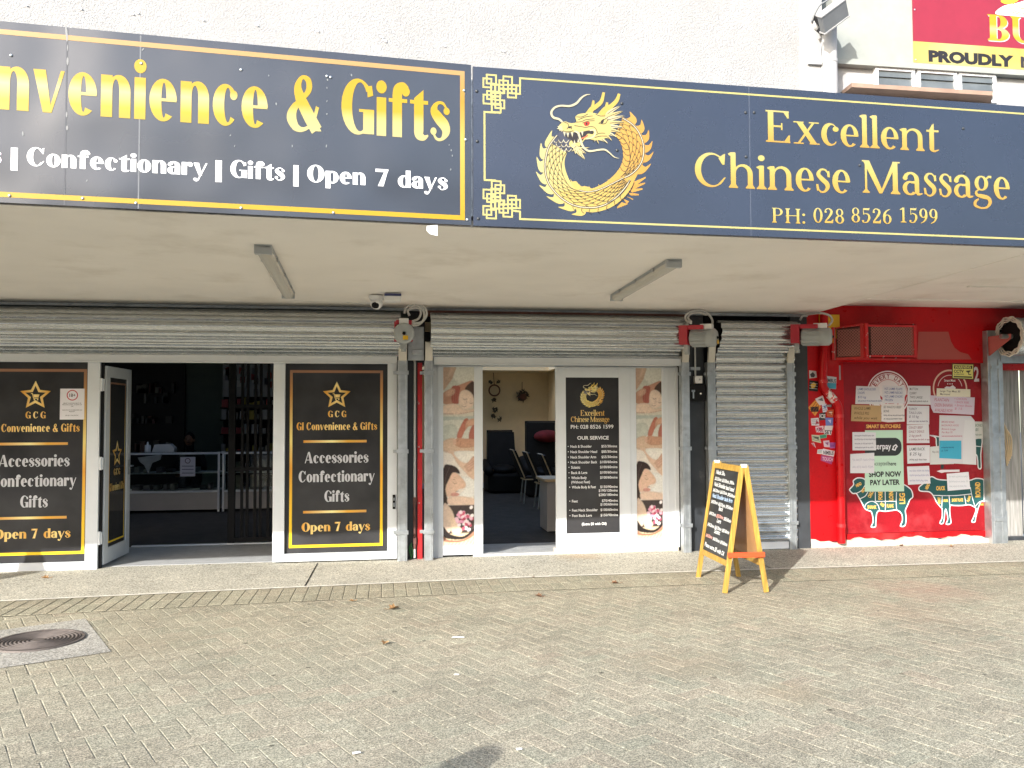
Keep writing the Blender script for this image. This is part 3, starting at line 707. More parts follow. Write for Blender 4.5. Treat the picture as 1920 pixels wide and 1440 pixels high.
for q in range(18):
    x = -3.9+q*.49+rng.uniform(-.15, .15)
    if abs(x-.35) < .2: continue
    MB().box(x-.012, x+.012, -.062, -.04, 2.806, 2.82).build('fixing_screw', M['galv'], cn)

# ------------------------------------------------------------------ signboards
FL = Frame((.551, -4.164, 0), (1, SL, 0)); FR = Frame((.559, -4.16, 0), (1, SR, 0))
def sheet(fr, u0, u1, z0, z1, name, m, parent, th=.03, d=0):
    mb = MB(); mb.obox(fr.at(u0, z0, d-th), fr.ex*(u1-u0), -fr.n*(-th), fr.ez*(z1-z0)); return mb.build(name, m, parent, .002, seg=1)
def vz(fr, x, y): return fr.px(x, y)[1]
def ux(fr, x, y): return fr.px(x, y)[0]
def SArt(*q):
    a = Art(*q); a.gain = .40; return a       # printed ink, a little under full strength
s1 = thing('shop_sign', 'long charcoal convenience shop signboard with gold Convenience & Gifts lettering on the canopy', 'signboard', (-1.8, -4.3, 2.84))
sheet(FL, -5.2, -.002, 2.832, 3.885, 'panel', M['signgrey'], s1)
bz0, bz1 = vz(FL, 860, 408), vz(FL, 860, 137); bu = ux(FL, 867, 270)
a = SArt(FL, .0014); tw = .030
a.rect(-5.0, bz1-tw/2, bu+tw/2, bz1+tw/2, (240, 192, 122)); a.build('border', M['print'], s1)
a = SArt(FL, .0014); a.rect(-5.0, bz0-tw/2, bu+tw/2, bz0+tw/2, (250, 200, 25)); a.build('border', M['print'], s1)
a = SArt(FL, .0014); a.rect(bu-tw/2, bz0+tw/2, bu+tw/2, bz1-tw/2, (245, 200, 40), (bu-1, bu+1, bz0, bz1))
a.build('border', grad('gold_border', [(0, (250, 200, 25)), (.55, (250, 225, 110)), (.8, (240, 185, 60)), (1, (240, 192, 122))], rough=.35, gain=.40), s1)
a = SArt(FL, .0018)
base, xt, ct = vz(FL, 477, 239), vz(FL, 477, 163), vz(FL, 700, 157)
xh = xt-base
bx = (-9, 9, base, base+xh*1.38)
for txt, x0, x1 in (('nvenience', -5, 502), ('GI Co', -265, -14)): a.polys(words('fat', txt, ux(FL, x0, 210), ux(FL, x1, 210), base, xh, .10), box=bx)
a.build('lettering', M['gold'], s1)
a = SArt(FL, .0018); base2 = vz(FL, 717, 255); xh2 = (vz(FL, 708, 182)-base2)
bx = (-9, 9, base2-.02, base2+xh2*1.45)
for txt, x0, x1 in (('&', 539, 603), ('Gifts', 640, 843)): a.polys(words('fat', txt, ux(FL, x0, 210), ux(FL, x1, 210), base2, xh2, .08), box=bx)
a.build('lettering', M['gold2'], s1)
a = SArt(FL, .0018); b3 = vz(FL, 280, 324); xh3 = (vz(FL, 67, 277)-vz(FL, 67, 312))/1.42
for txt, x0, x1 in (('Accessories', -300, 2), ('|', 20, 33), ('Confectionary', 50, 389), ('|', 404, 416), ('Gifts', 432, 534), ('|', 550, 560), ('Open', 576, 685), ('7', 704, 728), ('days', 746, 839)):
    a.polys(words('fat', txt, ux(FL, x0, 320), ux(FL, x1, 320), b3, xh3, .07))
a.build('lettering', M['whitetext'], s1)
mb = MB(); rng = random.Random(5)
for x, y in ((21, 104), (265, 119), (452, 131), (613, 143), (870, 170), (873, 262), (876, 412), (18, 367), (155, 372), (255, 381), (452, 390), (625, 399), (620, 145)):
    u, v = FL.px(x, y); p = FL.at(u, v, .003); MB().ball(p, .009, .005, .009, 8, 6).build('screw', M['galv'], s1)
a = SArt(FL, .0012)
for x in (262, 124): u = ux(FL, x, 200); a.rect(u-.004, 2.836, u+.004, 3.875, (150, 155, 162) if x == 262 else (92, 97, 108))
a.build('sheet_joint', M['print'], s1)
a = SArt(FL, .0024)      # bird droppings and scratches
for x, y in ((124, 55), (125, 62), (126, 70), (127, 90), (127, 115), (126, 240), (125, 215)): u, v = FL.px(x, y); a.ell(u, v, rng.uniform(.003, .006), rng.uniform(.012, .03), (190, 192, 192), 8)
for x, y in ((268, 93), (504, 142), (518, 195), (432, 254), (440, 274), (548, 274), (612, 274), (659, 141), (43, 251), (163, 339), (842, 272), (846, 282), (848, 292), (845, 318), (614, 150), (613, 165), (613, 190), (613, 214)):
    u, v = FL.px(x, y); r = rng.uniform(.0025, .0055); a.ell(u, v, r, r*rng.uniform(1.5, 3), (178, 184, 186), 8, rng.uniform(-.6, .2))
a.build('bird_droppings', M['print'], s1)

s2 = thing('shop_sign', 'navy massage shop signboard with coiled gold dragon and Excellent Chinese Massage lettering', 'signboard', (3.2, -4.08, 2.84))
sheet(FR, .002, 6.4, 2.832, 3.878, 'panel', M['signnavy'], s2)
PALE = (250, 236, 150); kb = .0125
a = SArt(FR, .0014)
def P(x, y): return FR.px(880+x/4, 100+y/4)      # drawn over the 4x crop of the sign
tl = P(380, 187); bl_ = P(380, 1243); ly = P(113, 440); lb = P(113, 950)
zt, zb = tl[1], bl_[1]
a.line([(6.2, zt), (tl[0], zt), (tl[0], P(320, 240)[1]), P(325, 240)], kb, PALE)
a.line([(6.2, zb), (bl_[0], zb), (bl_[0], P(320, 1185)[1]), P(325, 1180)], kb, PALE)
a.line([P(165, 380), (P(165, 440)[0], P(165, 440)[1]), (P(235, 440)[0], ly[1])][1:], kb, PALE)
a.line([(P(200, 440)[0], ly[1]), (ly[0], ly[1]), (ly[0], lb[1]), (P(200, 950)[0], lb[1])], kb, PALE)
a.build('border', M['print'], s2)
SQ = [(130, 163, 200, 228), (105, 190, 165, 255), (163, 236, 222, 298), (192, 236, 255, 298), (225, 205, 290, 268), (255, 175, 320, 238), (290, 240, 352, 300), (288, 268, 350, 332), (318, 240, 380, 303),
      (133, 285, 195, 345), (106, 312, 168, 378), (163, 236, 195, 330), (165, 322, 230, 385), (195, 352, 262, 412), (168, 378, 235, 442), (192, 290, 232, 325), (225, 265, 262, 298)]
for flip in (0, 1):
    a = SArt(FR, .0014)
    for (x0, y0, x1, y1) in SQ:
        if flip: y0, y1 = 1401-y1, 1401-y0
        q = [P(x0, y0), P(x1, y0), P(x1, y1), P(x0, y1)]
        U0, U1 = (q[0][0]+q[3][0])/2, (q[1][0]+q[2][0])/2; V1, V0 = (q[0][1]+q[1][1])/2, (q[2][1]+q[3][1])/2
        a.line([(U0, V0), (U1, V0), (U1, V1), (U0, V1)], kb*.9, PALE, True)
    a.build('knot_ornament', M['print'], s2)
a = SArt(FR, .0018)
def serif(a, txt, x0, x1, yb, yt, capr=1.42, track=.07):
    xm = (x0+x1)/2; base = vz(FR, xm, yb); top = vz(FR, xm, yt); xh = (top-base)/capr
    a.polys(words('serif', txt, ux(FR, x0, yb), ux(FR, x1, yb), base, xh, track), box=(-9, 9, base-.02, top))
serif(a, 'Excellent', 1435, 1760, 275.5, 217, 1.42)
serif(a, 'Chinese', 1303, 1594, 356, 290, 1.5)
serif(a, 'Massage', 1616, 1893, 368, 308, 1.42)
for t, x0, x1 in (('PH:', 1447, 1511), ('028', 1525, 1583), ('8526', 1596, 1672), ('1599', 1686, 1758)): serif(a, t, x0, x1, 418.5, 391, 1.42, .12)
a.build('lettering', M['gold3'], s2)
mb = MB()
for x, y in ((894, 171), (895, 265), (897, 410), (1166, 194), (1157, 282), (1398, 211), (1414, 211), (1399, 294), (1806, 241), (1808, 323), (1612, 310)):
    u, v = FR.px(x, y); MB().ball(FR.at(u, v, .002), .011, .006, .011, 8, 6).build('screw', M['dark'], s2)
a = SArt(FR, .0012); u = ux(FR, 1406, 300); a.rect(u-.003, 2.836, u+.003, 3.87, (120, 130, 150)); a.build('sheet_joint', M['print'], s2)
# ------------------------------------------------------------------ the coiled dragon emblem
def dragon(a_fn, name, parent, mp, k, fr, gain=1.):
    """drawn in a 1385 x 1440 sketch; mp maps sketch -> plane, k = metres per sketch unit"""
    G1, G2, OR, DK, CR_ = (243, 228, 150), (246, 214, 110), (242, 178, 72), (60, 52, 52), (248, 238, 200)
    def colx(x): 
        t = min(1, max(0, (x-250)/950)); return tuple(G1[i]*(1-t)+OR[i]*t if t > .55 else G1[i]*(1-t*.6)+G2[i]*t*.6 for i in range(3))
    def gx(x):
        t = min(1, max(0, (x-100)/1150)); s = [(243, 232, 165), (245, 222, 125), (244, 205, 105), (240, 176, 78)]
        q = t*3; i = min(2, int(q)); f = q-i; return tuple(s[i][j]*(1-f)+s[i+1][j]*f for j in range(3))
    outer = smooth([(330, 500), (225, 600), (175, 720), (158, 850), (180, 980), (235, 1080), (330, 1180), (450, 1255), (560, 1300), (660, 1320), (780, 1300), (900, 1245), (1010, 1150), (1085, 1040), (1100, 1000), (1150, 900), (1205, 780), (1218, 680), (1205, 580), (1165, 480), (1090, 390), (985, 330)], 5)
    inner = smooth([(900, 520), (950, 580), (980, 660), (985, 760), (955, 850), (890, 935), (800, 1010), (700, 1060), (600, 1085), (510, 1065), (440, 1000), (395, 900), (378, 800), (400, 710), (430, 660)], 5)
    A = Art(fr, .0018, 4e-6); A.gain = gain; m = lambda pts: [mp(*p) for p in pts]
    # flame fins outside the coil
    def fin(p, q, out, h, c):
        p, q = np.array(p, float), np.array(q, float); t = q-p; L_ = np.hypot(*t); t /= L_; nn = np.array(out, float); nn /= np.hypot(*nn)
        pts = [p, p+t*L_*.15+nn*h*.55, p-t*L_*.25+nn*h*1.05, p+t*L_*.30+nn*h*.95, p+t*L_*.75+nn*h*.75, q+nn*h*.35, q]
        A.poly(m(smooth([tuple(v) for v in pts], 3, False)+[tuple(p+(q-p)*.5-nn*h*.3)]), c)
    def fins(idx, h, sgn=1, path=outer, cx=660, cy=820):
        for i0, i1 in idx:
            p, q = path[i0], path[i1]; mx, my = (p[0]+q[0])/2-cx, (p[1]+q[1])/2-cy
            fin(p, q, (mx*sgn, my*sgn), h, gx((p[0]+q[0])/2))
    n_o = len(outer)
    fins([(i, i+5) for i in range(2, 42, 5)], 72)
    for i0 in range(42, 62, 4): 
        pass
    fins([(i+4, i) for i in range(74, n_o-5, 5)][::-1], 78)
    # tail fan
    for i, (x, y) in enumerate(((1222, 950), (1215, 1010), (1190, 1070), (1150, 1130), (1090, 1180), (1020, 1225), (925, 1265))):
        A.poly(m([(1080-18*i, 1010+34*i), (1100-10*i, 1055+30*i), (x, y+14), (x, y)]), gx(1230 if i % 2 else 1150))
    A.layer(.0002)
    # body
    loop = outer+inner
    tri = tessellate_polygon([[Vector((x, y, 0)) for x, y in loop]])
    for t in tri:
        xs = [loop[i] for i in t]; A.poly(m(xs), gx(sum(p[0] for p in xs)/3)); A.d -= A.eps
    # inner spine fins
    A.layer(.0002)
    for x, y, x2, y2 in ((440, 990, 540, 1062), (530, 1040, 640, 1075), (630, 1060, 740, 1060), (730, 1040, 840, 1020), (830, 990, 960, 950)):
        A.poly(m(smooth([(x, y-15), (x+20, y+10), (x+60, y+8), (x2, y2-12), (x2+30, y2+20), (x2-20, y2+45), (x+20, y+50)], 3, True)), gx(x+150))
    A.layer(.0002)
    def ln(pts, wd, c, s_=5): A.line(m(smooth(pts, s_)), wd*k, c)
    # gap in the coil under the jaw
    A.poly(m([(300, 520), (330, 470), (470, 500), (500, 620), (430, 665), (410, 700), (250, 610), (270, 560)]), (88, 92, 112))
    A.layer(.0002)
    for j, y in enumerate((590, 635, 680)):
        for i in range(3): x = 262+i*52+(j % 2)*14+j*14; ln([(x, y-28), (x+14, y), (x+36, y+4), (x+56, y-20)], 7, CR_, 3)
    # scale arcs between the spine line and the belly line
    sp = smooth([(300, 520), (225, 620), (190, 720), (175, 850), (198, 980), (255, 1080), (350, 1175), (470, 1245), (600, 1270), (720, 1265), (830, 1225), (930, 1150), (1010, 1060), (1060, 985)], 6)
    be = smooth([(420, 670), (372, 740), (348, 820), (352, 900), (385, 985), (440, 1060), (520, 1095), (620, 1108), (720, 1092), (800, 1062), (880, 1028), (940, 1000), (985, 975), (1010, 960)], 6)
    def scales(A_, B_, rows, step, c0=(70, 62, 50), lo=.02, hi=.98):
        nn_ = min(len(A_), len(B_)); ps = list(range(3, nn_-2, step))
        for jj, i in enumerate(ps):
            for r in range(rows):
                f0 = lo+(hi-lo)*(r+(.5 if jj % 2 else 0))/rows; f1 = f0+(hi-lo)/rows
                if f1 > 1.02: continue
                q = []
                for f, di in ((f0, 0), (f0*.75+f1*.25, step*.95), (f0*.5+f1*.5, step*1.25), (f0*.25+f1*.75, step*.95), (f1, 0)):
                    ii = min(nn_-1, max(0, int(round(i-di))));  a_, b_ = np.array(A_[ii]), np.array(B_[ii]); q.append(tuple(a_*(1-f)+b_*f))
                ln(q, 4.2, c0, 3)
    scales(sp, be, 4, 3)
    sp2 = smooth([(985, 345), (1080, 405), (1150, 490), (1190, 590), (1200, 690), (1180, 790), (1130, 870), (1060, 930), (985, 965)], 7)
    be2 = smooth([(900, 500), (975, 545), (1030, 610), (1055, 690), (1058, 770), (1045, 830), (1020, 890), (990, 930), (960, 955)], 7)
    scales(sp2, be2, 3, 4)
    ln(be, 5, DK); ln(be2, 6, DK)
    for A_, c in ((sp, 1), (sp2, 1)): ln(A_[::3], 22, DK); 
    A.layer(.0002)
    for A_ in (sp, sp2): ln(A_[::3], 10, CR_)
    ln([(985, 965), (900, 1008), (800, 1058), (700, 1095), (610, 1108), (530, 1090)], 16, DK); A.layer(.0001); ln([(985, 965), (900, 1008), (800, 1058), (700, 1095), (610, 1108), (530, 1090)], 8, CR_)
    # belly segments
    inn = inner
    for i in range(2, 22, 3):
        a_, b_ = np.array(inner[i]), np.array(be2[min(len(be2)-1, int(i*1.9)+4)]); ln([tuple(a_), tuple((a_+b_)/2+[-2, 22]), tuple(b_)], 5, DK, 3)
    for x, y in ((960, 1140), (900, 1200), (820, 1250), (730, 1280), (640, 1285), (560, 1275), (470, 1245)): ln([(x, y), (x-5, y+30), (x+20, y+55)], 5, DK, 3)
    ln([(1060, 990), (1010, 1080), (930, 1165), (820, 1230)], 6, DK)
    ln([(1100, 1010), (1060, 1100), (980, 1190), (900, 1250)], 8, DK)
    # mane
    A.layer(.0003)
    for i, (x, y) in enumerate(((960, 215), (985, 270), (1003, 320), (1000, 385), (985, 440), (965, 490), (920, 540), (870, 575), (830, 605), (735, 610), (690, 590))):
        bx, by = 760+8*math.cos(i), 330+24*i
        if i > 7: bx, by = 700-14*(i-7), 520
        A.poly(m(smooth([(bx-30, by-25), ((bx+x)/2, (by+y)/2-26), (x, y), ((bx+x)/2+5, (by+y)/2+14), (bx-10, by+40)], 3, True)), (246, 225, 150) if i % 2 else (250, 236, 185))
        ln([(bx, by+10), ((bx+x)/2, (by+y)/2-2), (x-8, y+2)], 6, DK, 3)
    A.layer(.0003)
    # horns
    for pts, ws in (([(620, 310), (660, 250), (700, 225), (760, 170), (785, 75)], [60, 50, 44, 38, 26]), ([(650, 260), (670, 220), (678, 160)], [30, 32, 22]),
                    ([(745, 330), (800, 255), (860, 220), (920, 160), (945, 90)], [70, 56, 46, 40, 28]), ([(800, 270), (815, 220), (820, 180)], [32, 34, 22])):
        A.line(m(smooth(pts, 4)), [w_*k for w_ in [q[0] for q in smooth([(w_, 0) for w_ in ws], 4)]], (244, 212, 105)); A.layer(.00006)
    # head
    A.poly(m(smooth([(345, 395), (385, 378), (440, 395), (500, 385), (490, 330), (530, 300), (600, 290), (640, 280), (720, 300), (790, 330), (850, 400), (860, 470), (820, 540), (740, 570), (660, 565), (600, 560), (560, 600), (520, 650), (470, 650), (430, 630), (430, 590), (470, 560), (520, 520), (500, 490), (440, 490), (380, 490), (340, 460), (310, 440)], 3, True)), (245, 226, 140))
    A.layer(.0003)
    A.poly(m(smooth([(520, 500), (580, 480), (640, 470), (680, 480), (670, 510), (620, 505), (590, 540), (560, 580), (500, 600), (460, 600), (490, 560)], 3, True)), DK)           # mouth
    A.poly(m(smooth([(370, 490), (400, 520), (470, 500), (520, 520), (470, 590), (440, 560), (400, 545)], 3, True)), DK)
    A.layer(.0002)
    for x, y in ((375, 495), (410, 505), (455, 500), (520, 500), (560, 490)): A.poly(m([(x-12, y-10), (x+14, y-10), (x+4, y+42)]), CR_)
    for x, y in ((480, 600), (520, 585)): A.poly(m([(x-10, y+8), (x+12, y+8), (x, y-34)]), CR_)
    ln([(540, 560), (590, 540), (620, 520)], 14, (235, 130, 90))
    ln([(640, 470), (690, 470), (690, 520), (650, 550), (600, 560)], 12, CR_)
    for pts in ([(480, 420), (540, 430), (600, 440)], [(490, 385), (550, 380), (600, 360), (690, 350)], [(500, 330), (560, 330), (620, 300)], [(520, 360), (600, 330), (670, 320)], [(560, 395), (620, 375), (690, 370)], [(600, 440), (660, 430), (700, 450), (720, 500)],
                [(420, 435), (450, 430), (450, 460)], [(350, 470), (400, 485), (470, 475)], [(730, 400), (790, 360), (830, 330)], [(740, 400), (800, 400), (830, 350)], [(700, 520), (740, 500), (800, 500)], [(690, 545), (750, 530), (820, 530)], [(700, 300), (740, 320), (800, 320)]): ln(pts, 6, DK, 4)
    A.poly(m(smooth([(755, 375), (785, 352), (780, 390), (760, 400)], 3, True)), DK)
    A.poly(m(smooth([(575, 400), (600, 382), (638, 385), (630, 415), (595, 425)], 3, True)), (232, 70, 50)); A.layer(.0002)
    A.ell(*mp(606, 402), 9*k, 14*k, DK, 10); A.ell(*mp(430, 440), 16*k, 10*k, DK, 10)
    ln([(375, 385), (410, 400), (420, 430), (400, 460)], 6, DK, 3)
    # beard and whiskers
    for x, y in ((590, 775), (540, 740), (490, 715), (600, 710), (450, 690), (640, 650), (480, 660)):
        A.poly(m(smooth([(450, 610), (520, 640), (x, y), (470, 660)], 3, True)), (248, 232, 170)); A.layer(.00004)
        ln([(500, 630), ((500+x)/2-6, (640+y)/2), (x-6, y-6)], 4.5, DK, 3)
    A.layer(.0002)
    for x, y in ((300, 430), (295, 455), (320, 475), (345, 490)): A.poly(m([(350, 420), (360, 470), (x, y)]), (248, 236, 180))
    wl = lambda pts, w0: A.line(m(smooth(pts, 6)), [q[0]*k for q in smooth([(v, 0) for v in w0], 6)], (247, 236, 195))
    wl([(355, 385), (320, 355), (260, 335), (240, 285), (275, 235), (340, 215), (430, 218), (500, 190), (550, 135), (600, 103), (645, 98)], [20, 22, 22, 22, 20, 18, 20, 22, 18, 12, 4])
    wl([(480, 480), (520, 500), (540, 560), (570, 640), (630, 685), (720, 675), (790, 670), (840, 700), (890, 745), (945, 762)], [16, 20, 22, 22, 20, 18, 18, 14, 10, 3])
    return A.build(name, M['print'] if a_fn is None else a_fn, parent)
DCX, DCY = FR.px(990+690/5.54, 160+720/5.54)
ksk = abs(FR.px(990+1000/5.54, 290)[0]-FR.px(990+400/5.54, 290)[0])/600
dragon(None, 'dragon_emblem', s2, lambda x, y: FR.px(990+x/5.54, 160+y/5.54), ksk, FR, .42)
# ------------------------------------------------------------------ roller shutters
def curtain(x0, x1, path, pitch=.094, amp=.024, top_in=0):
    """corrugated steel curtain following a (y, z) path from the top down"""
    P = smooth(path, 14); seg = [0]
    for a, b in zip(P[:-1], P[1:]): seg.append(seg[-1]+math.hypot(b[0]-a[0], b[1]-a[1]))
    Ltot = seg[-1]; prof = [(0, -.1), (.05, .35), (.16, .85), (.32, 1), (.48, .9), (.62, .55), (.74, .12), (.84, -.12), (.93, -.2)]
    ys = [p[0] for p in P]; zs = [p[1] for p in P]; row = []; s_ = 0
    while s_ < Ltot:
        for f, h in prof:
            q = s_+f*pitch
            if q > Ltot: break
            y, z = np.interp(q, seg, ys), np.interp(q, seg, zs); y2, z2 = np.interp(min(q+.01, Ltot), seg, ys), np.interp(min(q+.01, Ltot), seg, zs)
            if q+.01 > Ltot: y2, z2 = y, z-.01
            t = Vector((0, y2-y, z2-z)).normalized(); nn = Vector((0, t.z, -t.y))
            if nn.y > 0: nn = -nn
            row.append((y+nn.y*h*amp, z+nn.z*h*amp))
        s_ += pitch
    mb = MB(); nx = max(2, int((x1-x0)/.35)); vs = []; r2 = random.Random(int(abs(x0)*100)); 
    for k in range(nx+1):
        x = x0+(x1-x0)*k/nx; j = r2.uniform(-.0025, .0025)
        for (y, z) in row: vs.append((x, y+j, z+r2.uniform(-.0012, .0012)))
    m_ = len(row); fs = []
    for k in range(nx):
        for i in range(m_-1): fs.append((k*m_+i, (k+1)*m_+i, (k+1)*m_+i+1, k*m_+i+1))
    mb._add(vs, fs, True); return mb
def guide(mb, x0, x1, z1=2.24, y0=-.075, y1=.028):
    mb.box(x0, x1, y0, y1, 0.002, z1)
    mb.box(x0+.018, x0+.026, y0-.006, y0+.001, 0.002, z1).box(x1-.026, x1-.018, y0-.006, y0+.001, 0.002, z1)
def clip(mb, x0, x1, z): mb.box(x0-.012, x1+.012, -.090, -.074, z-.022, z+.022).box(x0-.05 if x0 < 1 else x0-.03, x0-.01, -.05, -.02, z-.018, z+.018)
def shutter(label, x0, x1, dx0, dx1, path, zb, guides, loc, barh=.085):
    t = thing('roller_shutter', label, 'roller shutter', loc)
    cb = curtain(dx0, dx1, path); c = cb.build('curtain', M['slat'], t)
    MB().box(x0, x1, -.052, -.008, zb, zb+barh).box(x0, x1, -.058, -.05, zb, zb+.014).box(x0, x1, -.058, -.05, zb+barh-.014, zb+barh).build('bottom_bar', M['alu'], t, .003)
    for (a, b) in guides:
        mb = MB(); guide(mb, a, b); gr = mb.build('guide_rail', M['galv'], t, .003)
        for z in (.32, 1.22, 2.10): mb = MB(); clip(mb, a, b, z); mb.build('bracket', M['galv'], gr, .002)
        s_ = .05 if guides.index((a, b)) == 0 else -.05
        MB().prism([(a+.008, -.12, 2.44), (b-.008, -.12, 2.44), (b-.008, -.078, 2.235), (a+.008, -.078, 2.235)], (0, .035, .012)).build('lead_in', M['bracket'], gr, .003)
    return t
HUNG = [(-.07, 2.765), (-.20, 2.72), (-.29, 2.62), (-.30, 2.52), (-.22, 2.425), (-.085, 2.40), (-.032, 2.365), (-.030, 2.29), (-.030, 2.275)]
shutter('long rolled-up galvanised roller shutter above the convenience shop windows', -6.0, .135, -6.0, .17, HUNG, 2.20, [(.142, .250)], (-2, 0, 0))
shutter('rolled-up galvanised roller shutter above the massage shop door, under a brown board', .545, 3.462, .50, 3.475, HUNG, 2.195, [(.440, .538), (3.462, 3.556)], (2, 0, 0))
FULL = [(-.07, 2.715), (-.16, 2.70), (-.225, 2.63), (-.215, 2.53), (-.13, 2.42), (-.045, 2.34), (-.030, 2.2), (-.030, 1.6), (-.030, .9), (-.030, .085)]
shutter('narrow fully closed galvanised roller shutter behind the pine chalkboard', 3.885, 4.785, 3.90, 4.90, FULL, .012, [(3.782, 3.880), (4.788, 4.880)], (4.3, 0, 0))

# shutter motors: red gear plate, grey finned motor, looped cable
def motor(label, c, ax, L_, r=.098, loop=1, bare=False):
    c = Vector(c); ax = Vector(ax).normalized(); t = thing('shutter_motor', label, 'shutter motor', c, 'shutter motors')
    side = ax.cross(Vector((0, 0, 1))).normalized()
    mb = MB(); n = 20; prof = [(-.01, .02), (-.005, r*.86), (.01, r), (L_*.60, r), (L_*.62, r*1.07), (L_*.90, r*1.07), (L_*.985, r*.80), (L_, .02)]
    pts = [c+ax*q for q, _ in prof]; mb.tube(pts, [q for _, q in prof], n, False)
    for k in range(12):
        th = 2*math.pi*k/12; d = side*math.cos(th)+Vector((0, 0, 1))*math.sin(th)
        mb.bar(c+ax*.01+d*(r+.002), c+ax*L_*.58+d*(r+.002), .008, .014, d)
    mb.build('motor_casing', M['grey'], t)
    MB().ball(c+ax*(L_+.002), .016, .016, .016).build('shaft_cap', M['black'], t)
    f = Frame(c+ax*(L_+.003)+Vector((0, 0, -.055)), Vector((1, 0, 0)) if abs(ax.x) < .5 else side*(-1 if side.x < 0 else 1)); f.n = ax
    e = side if side.x > 0 else -side
    MB().obox(c+ax*(L_+.001)-e*.012+Vector((0, 0, -.07)), e*.055, ax*.006, Vector((0, 0, .045))).build('warning_sticker', M['yellow'], t)
    mb = MB(); b = c-ax*.02
    mb.obox(b-side*.10-Vector((0, 0, .08))-ax*.10, side*.20, ax*.10, Vector((0, 0, .22)))
    mb.obox(b-side*.085+Vector((0, 0, r*.93)), side*.17, ax*(L_*.60), Vector((0, 0, .05)))
    mb.build('gear_housing', M['motorred'], t, .006)
    MB().obox(b-side*.05+ax*(L_*.45)+Vector((0, 0, r*.98)), side*.10, ax*(L_*.45), Vector((0, 0, .06))).build('terminal_box', M['white'], t, .005)
    mb = MB(); mb.obox(b-side*.04-Vector((0, 0, .16))-ax*.06, side*.08, ax*.05, Vector((0, 0, .12))); mb.tube([b-ax*.03-Vector((0, 0, .15)), b-ax*.03-Vector((0, 0, .19))], .03, 10); mb.build('hand_chain_guide', M['grey'], t, .004)
    return t
def loops(t, pts_list, r=.013):
    for pts in pts_list: MB().tube(smooth(pts, 6), r, 7).build('cable', M['cable'], t)
m1 = motor('grey shutter motor facing the street, between the two rolled-up shutters', (.20, -.36, 2.505), (0.0, -1, -.05), .20, .105)
P_ = lambda x, y, Y=-.30: px(x, y, Y)
MB().box(.255, .435, -.06, -.02, 2.24, 2.62).box(.30, .42, -.10, -.06, 2.30, 2.36).build('mounting_plate', M['galv'], m1, .004)
loops(m1, [[P_(772, 606, -.42), P_(790, 604), P_(800, 590), P_(795, 576), P_(778, 570), P_(762, 576), P_(758, 588)],
           [P_(772, 610, -.42), P_(784, 609), P_(795, 598), P_(793, 581), P_(780, 573), P_(768, 577)], [P_(772, 603, -.42), P_(784, 598), P_(789, 586), P_(782, 577), P_(765, 582), P_(768, 592)]])
m2 = motor('grey shutter motor with white cable loop above the black key box', (3.49, -.32, 2.50), (.80, -.60, -.03), .30)
loops(m2, [[P_(1296, 606, -.42), P_(1286, 600), P_(1287, 590), P_(1300, 583), P_(1318, 583), P_(1331, 592), P_(1336, 604), P_(1332, 611, -.45)],
           [P_(1296, 603, -.42), P_(1290, 596), P_(1296, 588), P_(1310, 586), P_(1325, 590)]])
m3 = motor('grey shutter motor in front of a yellow plate beside the red wall', (4.86, -.30, 2.53), (.86, -.50, -.03), .34)
loops(m3, [[P_(1500, 600, -.1), P_(1506, 592, -.1), P_(1525, 588, -.2), P_(1540, 587), P_(1556, 592), P_(1560, 602), P_(1554, 610, -.4)]])
ya_, yb_ = px(1552, 634, -.03), px(1574, 590, -.03); MB().box(ya_.x-.1, yb_.x, -.03, -.006, ya_.z, yb_.z).build('motor_plate', M['yellow'], m3, .002)

# wires under the soffit, white box and dome camera
def sofp(x, y):
    p = pg(x, y, 2.832); return Vector((p.x, p.y, 2.832))
t = thing('security_camera', 'white dome security camera hanging from the soffit above the shutter motor', 'security camera', sofp(706, 553))
c = sofp(706, 553)+Vector((0, 0, -.085)); MB().tube([c+Vector((.0, 0, .075)), c+Vector((0, 0, .03))], [.075, .07], 16).ball(c, .062, .062, .062).build('housing', M['white'], t)
MB().ball(c+Vector((-.01, -.034, -.022)), .040, .036, .036).build('lens_dome', M['black'], t)
bp_ = sofp(737, 548); by_ = bp_.y
t = thing('alarm_box', 'white box with a navy stripe fixed to the soffit beside the dome camera', 'alarm box', bp_)
a_ = px(721, 564, by_); b_ = px(752, 549, by_)
MB().box(a_.x, b_.x, by_, by_+.14, a_.z, b_.z).build('case', M['white'], t, .008)
MB().box(a_.x-.002, b_.x+.002, by_-.003, by_+.14, a_.z+.05, a_.z+.075).build('stripe', M['bluestripe'], t)
t = thing('soffit_cable', 'thin pale cable run along the soffit edge from the left tube light', 'cable', px(600, 572, -.3))
MB().tube(smooth([px(546, 556, -.6), px(552, 562, -.5), px(590, 565, -.42), px(640, 566, -.42), px(690, 568, -.42), px(740, 566, -.40), px(775, 570, -.36), px(790, 580, -.3)], 4), .008, 6).build('wire', M['cable'], t)
t = thing('torn_paper', 'scrap of white paper stuck under the seam of the two signboards', 'paper scrap', SEAM+Vector((-.25, 0, 2.8)))
u, v = FL.px(800, 424); u1, _ = FL.px(820, 424); _, v1 = FL.px(810, 442)
a = Art(FL, .004); a.poly([(u, v), (u1, v+.01), (u1, v1), (u+.02, v1+.01), (u, v1+.03)], (225, 228, 232)); a.build('paper', M['print'], t)
